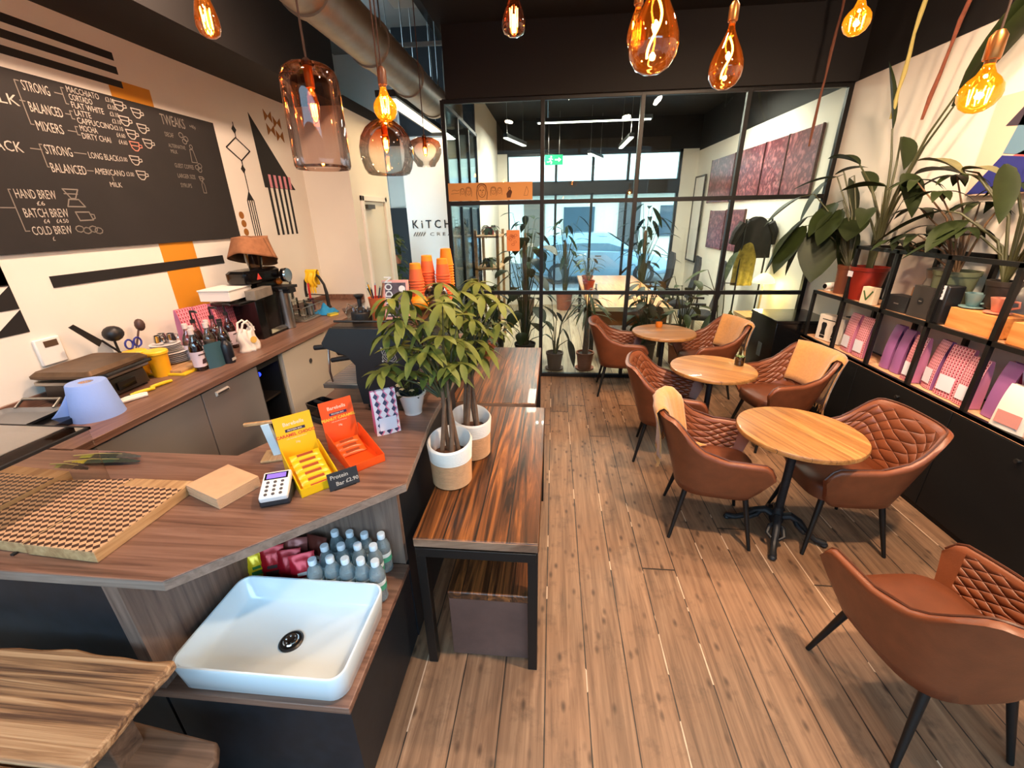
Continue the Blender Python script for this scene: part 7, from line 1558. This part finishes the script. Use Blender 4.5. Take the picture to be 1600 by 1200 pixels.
struct('street_front', MB().box((-14, -14, -.2), (18, -2.12, -.05)), M('asphalt', (92, 94, 96), .9), smooth=0)
fb2 = thing('opposite_building', 'tall brown-grey terrace, unseen, added on the camera side to block low sky', 'building', (1, -12, -.05)); MB().box((-15, -1, 0), (17, 0, 5.0)).build('wall', M('brown_brick', (92, 84, 80), .9, var=.1, vs=3), fb2, smooth=0)  # unseen terrace added to block low sky and cut haze in the glass
for i in range(7): x = -12 + i * 3.6; MB().box((x, .001, .6), (x + 2.2, .05, 2.6)).build('window', M('dark_shop_window', (70, 84, 92), .2), fb2)
car = thing('reflected_car', 'silver-blue hatchback car modelled behind the glass where its reflection appears', 'car', (1.45, 14.3, -.08)); cp = M('silver_blue_paint', (132, 156, 172), .3, metal=.4, coat=.8)
def carloft(sts, n=10):
    Ls = []
    for (x, zb, zt, wb, wt) in sts: Ls.append([(x, s_ * (wb if k == 0 else wb + .03 if k == 1 else wt), z) for s_, k, z in ((-1, 0, zb), (-1, 1, zb + (zt - zb) * .45), (-1, 2, zt), (1, 2, zt), (1, 1, zb + (zt - zb) * .45), (1, 0, zb))])
    return Ls
m = MB(); m.loops(carloft([(-2.1, .45, .85, .70, .66), (-2.02, .28, .98, .82, .78), (-1.2, .22, 1.0, .86, .82), (0, .22, .98, .87, .82), (.9, .22, .95, .87, .80), (1.5, .24, .86, .85, .74), (1.95, .30, .72, .78, .64), (2.12, .40, .62, .62, .55)])); m.build('lower_body', cp, car, smooth=50, bevel=.03)
m = MB(); m.loops(carloft([(-2.0, .97, 1.02, .76, .70), (-1.55, .97, 1.40, .78, .60), (-.6, .97, 1.50, .79, .60), (.2, .97, 1.47, .79, .58), (.95, .95, 1.0, .78, .66)])); m.build('cabin', cp, car, smooth=50, bevel=.02)
m = MB()
for s_ in (-1, 1):
    for P in ([(-1.5, 1.03), (-.72, 1.03), (-.72, 1.40), (-1.3, 1.34)], [(-.64, 1.03), (.58, 1.03), (.14, 1.37), (-.64, 1.41)]): m.add([(x, s_ * (.80 - (z - .97) * .36), z) for x, z in P], [(0, 1, 2, 3)])
m.add([(.28, -.52, 1.44), (.28, .52, 1.44), (.93, .66, 1.02), (.93, -.66, 1.02)], [(0, 1, 2, 3)]); m.v = [v + Vector((.012, 0, .012)) for v in m.v]; m.build('windows', M('car_glass', (16, 20, 24), .5, spec=.2), car, smooth=0, solid=.01)
for x in (-1.3, 1.28):
    for s_ in (-1, 1):
        m = MB(); m.tube([(x, s_ * .68, .315), (x, s_ * .895, .315)], .315, 26); m.build('tyre', M('tyre_black', (24, 24, 26), .8), car); w_ = car.children[-1]; m = MB(); m.tube([(x, s_ * .86, .315), (x, s_ * .905, .315)], .2, 20); m.build('rim', M('alloy', (150, 154, 158), .35, metal=.8), w_)
for s_ in (-1, 1): m = MB(); m.ball((1.98, s_ * .56, .66), .12, .6, 12, 8); m.build('headlamp', M('headlamp', (220, 232, 240), .1), car); m = MB(); m.ball((.62, s_ * .95, 1.04), .09, .7, 12, 8); m.build('wing_mirror', cp, car)
m = MB()
for s_ in (-1, 1): m.box((-.2, s_ * .895 - .012, .82), (-.02, s_ * .895 + .012, .85)); m.box((-1.2, s_ * .895 - .012, .82), (-1.05, s_ * .895 + .012, .85))
m.build('door_handles', chrome, car)

tp_ = thing('trailing_plant', 'trailing plant in a hanging pot beside the black corridor door', 'potted plant', (-2.52, 6.85, 1.25)); m = MB(); m.lathe([(.001, 0), (.06, 0), (.08, .13), (.075, .13), (.001, .11)], n=20); m.build('pot', terra, tp_)
m = MB(); m.tube([(-.07, 0, .13), (0, 0, .5), (.07, 0, .13)], .003, 5); m.tube([(0, 0, .5), (0, 0, 1.82)], .003, 5); m.build('hanger', black_matt, tp_)
m = MB(); rnd = random.Random(14)
for i in range(60): a = rnd.uniform(0, 6.28); z = rnd.uniform(-.25, .5); r = .05 + .05 * rnd.random(); leaf(m, (r * math.cos(a), r * math.sin(a), z), (math.cos(a), math.sin(a), rnd.uniform(-.8, .2)), .11, .07, .4, .2, 5)
m.build('foliage', green_mid, tp_, smooth=180)
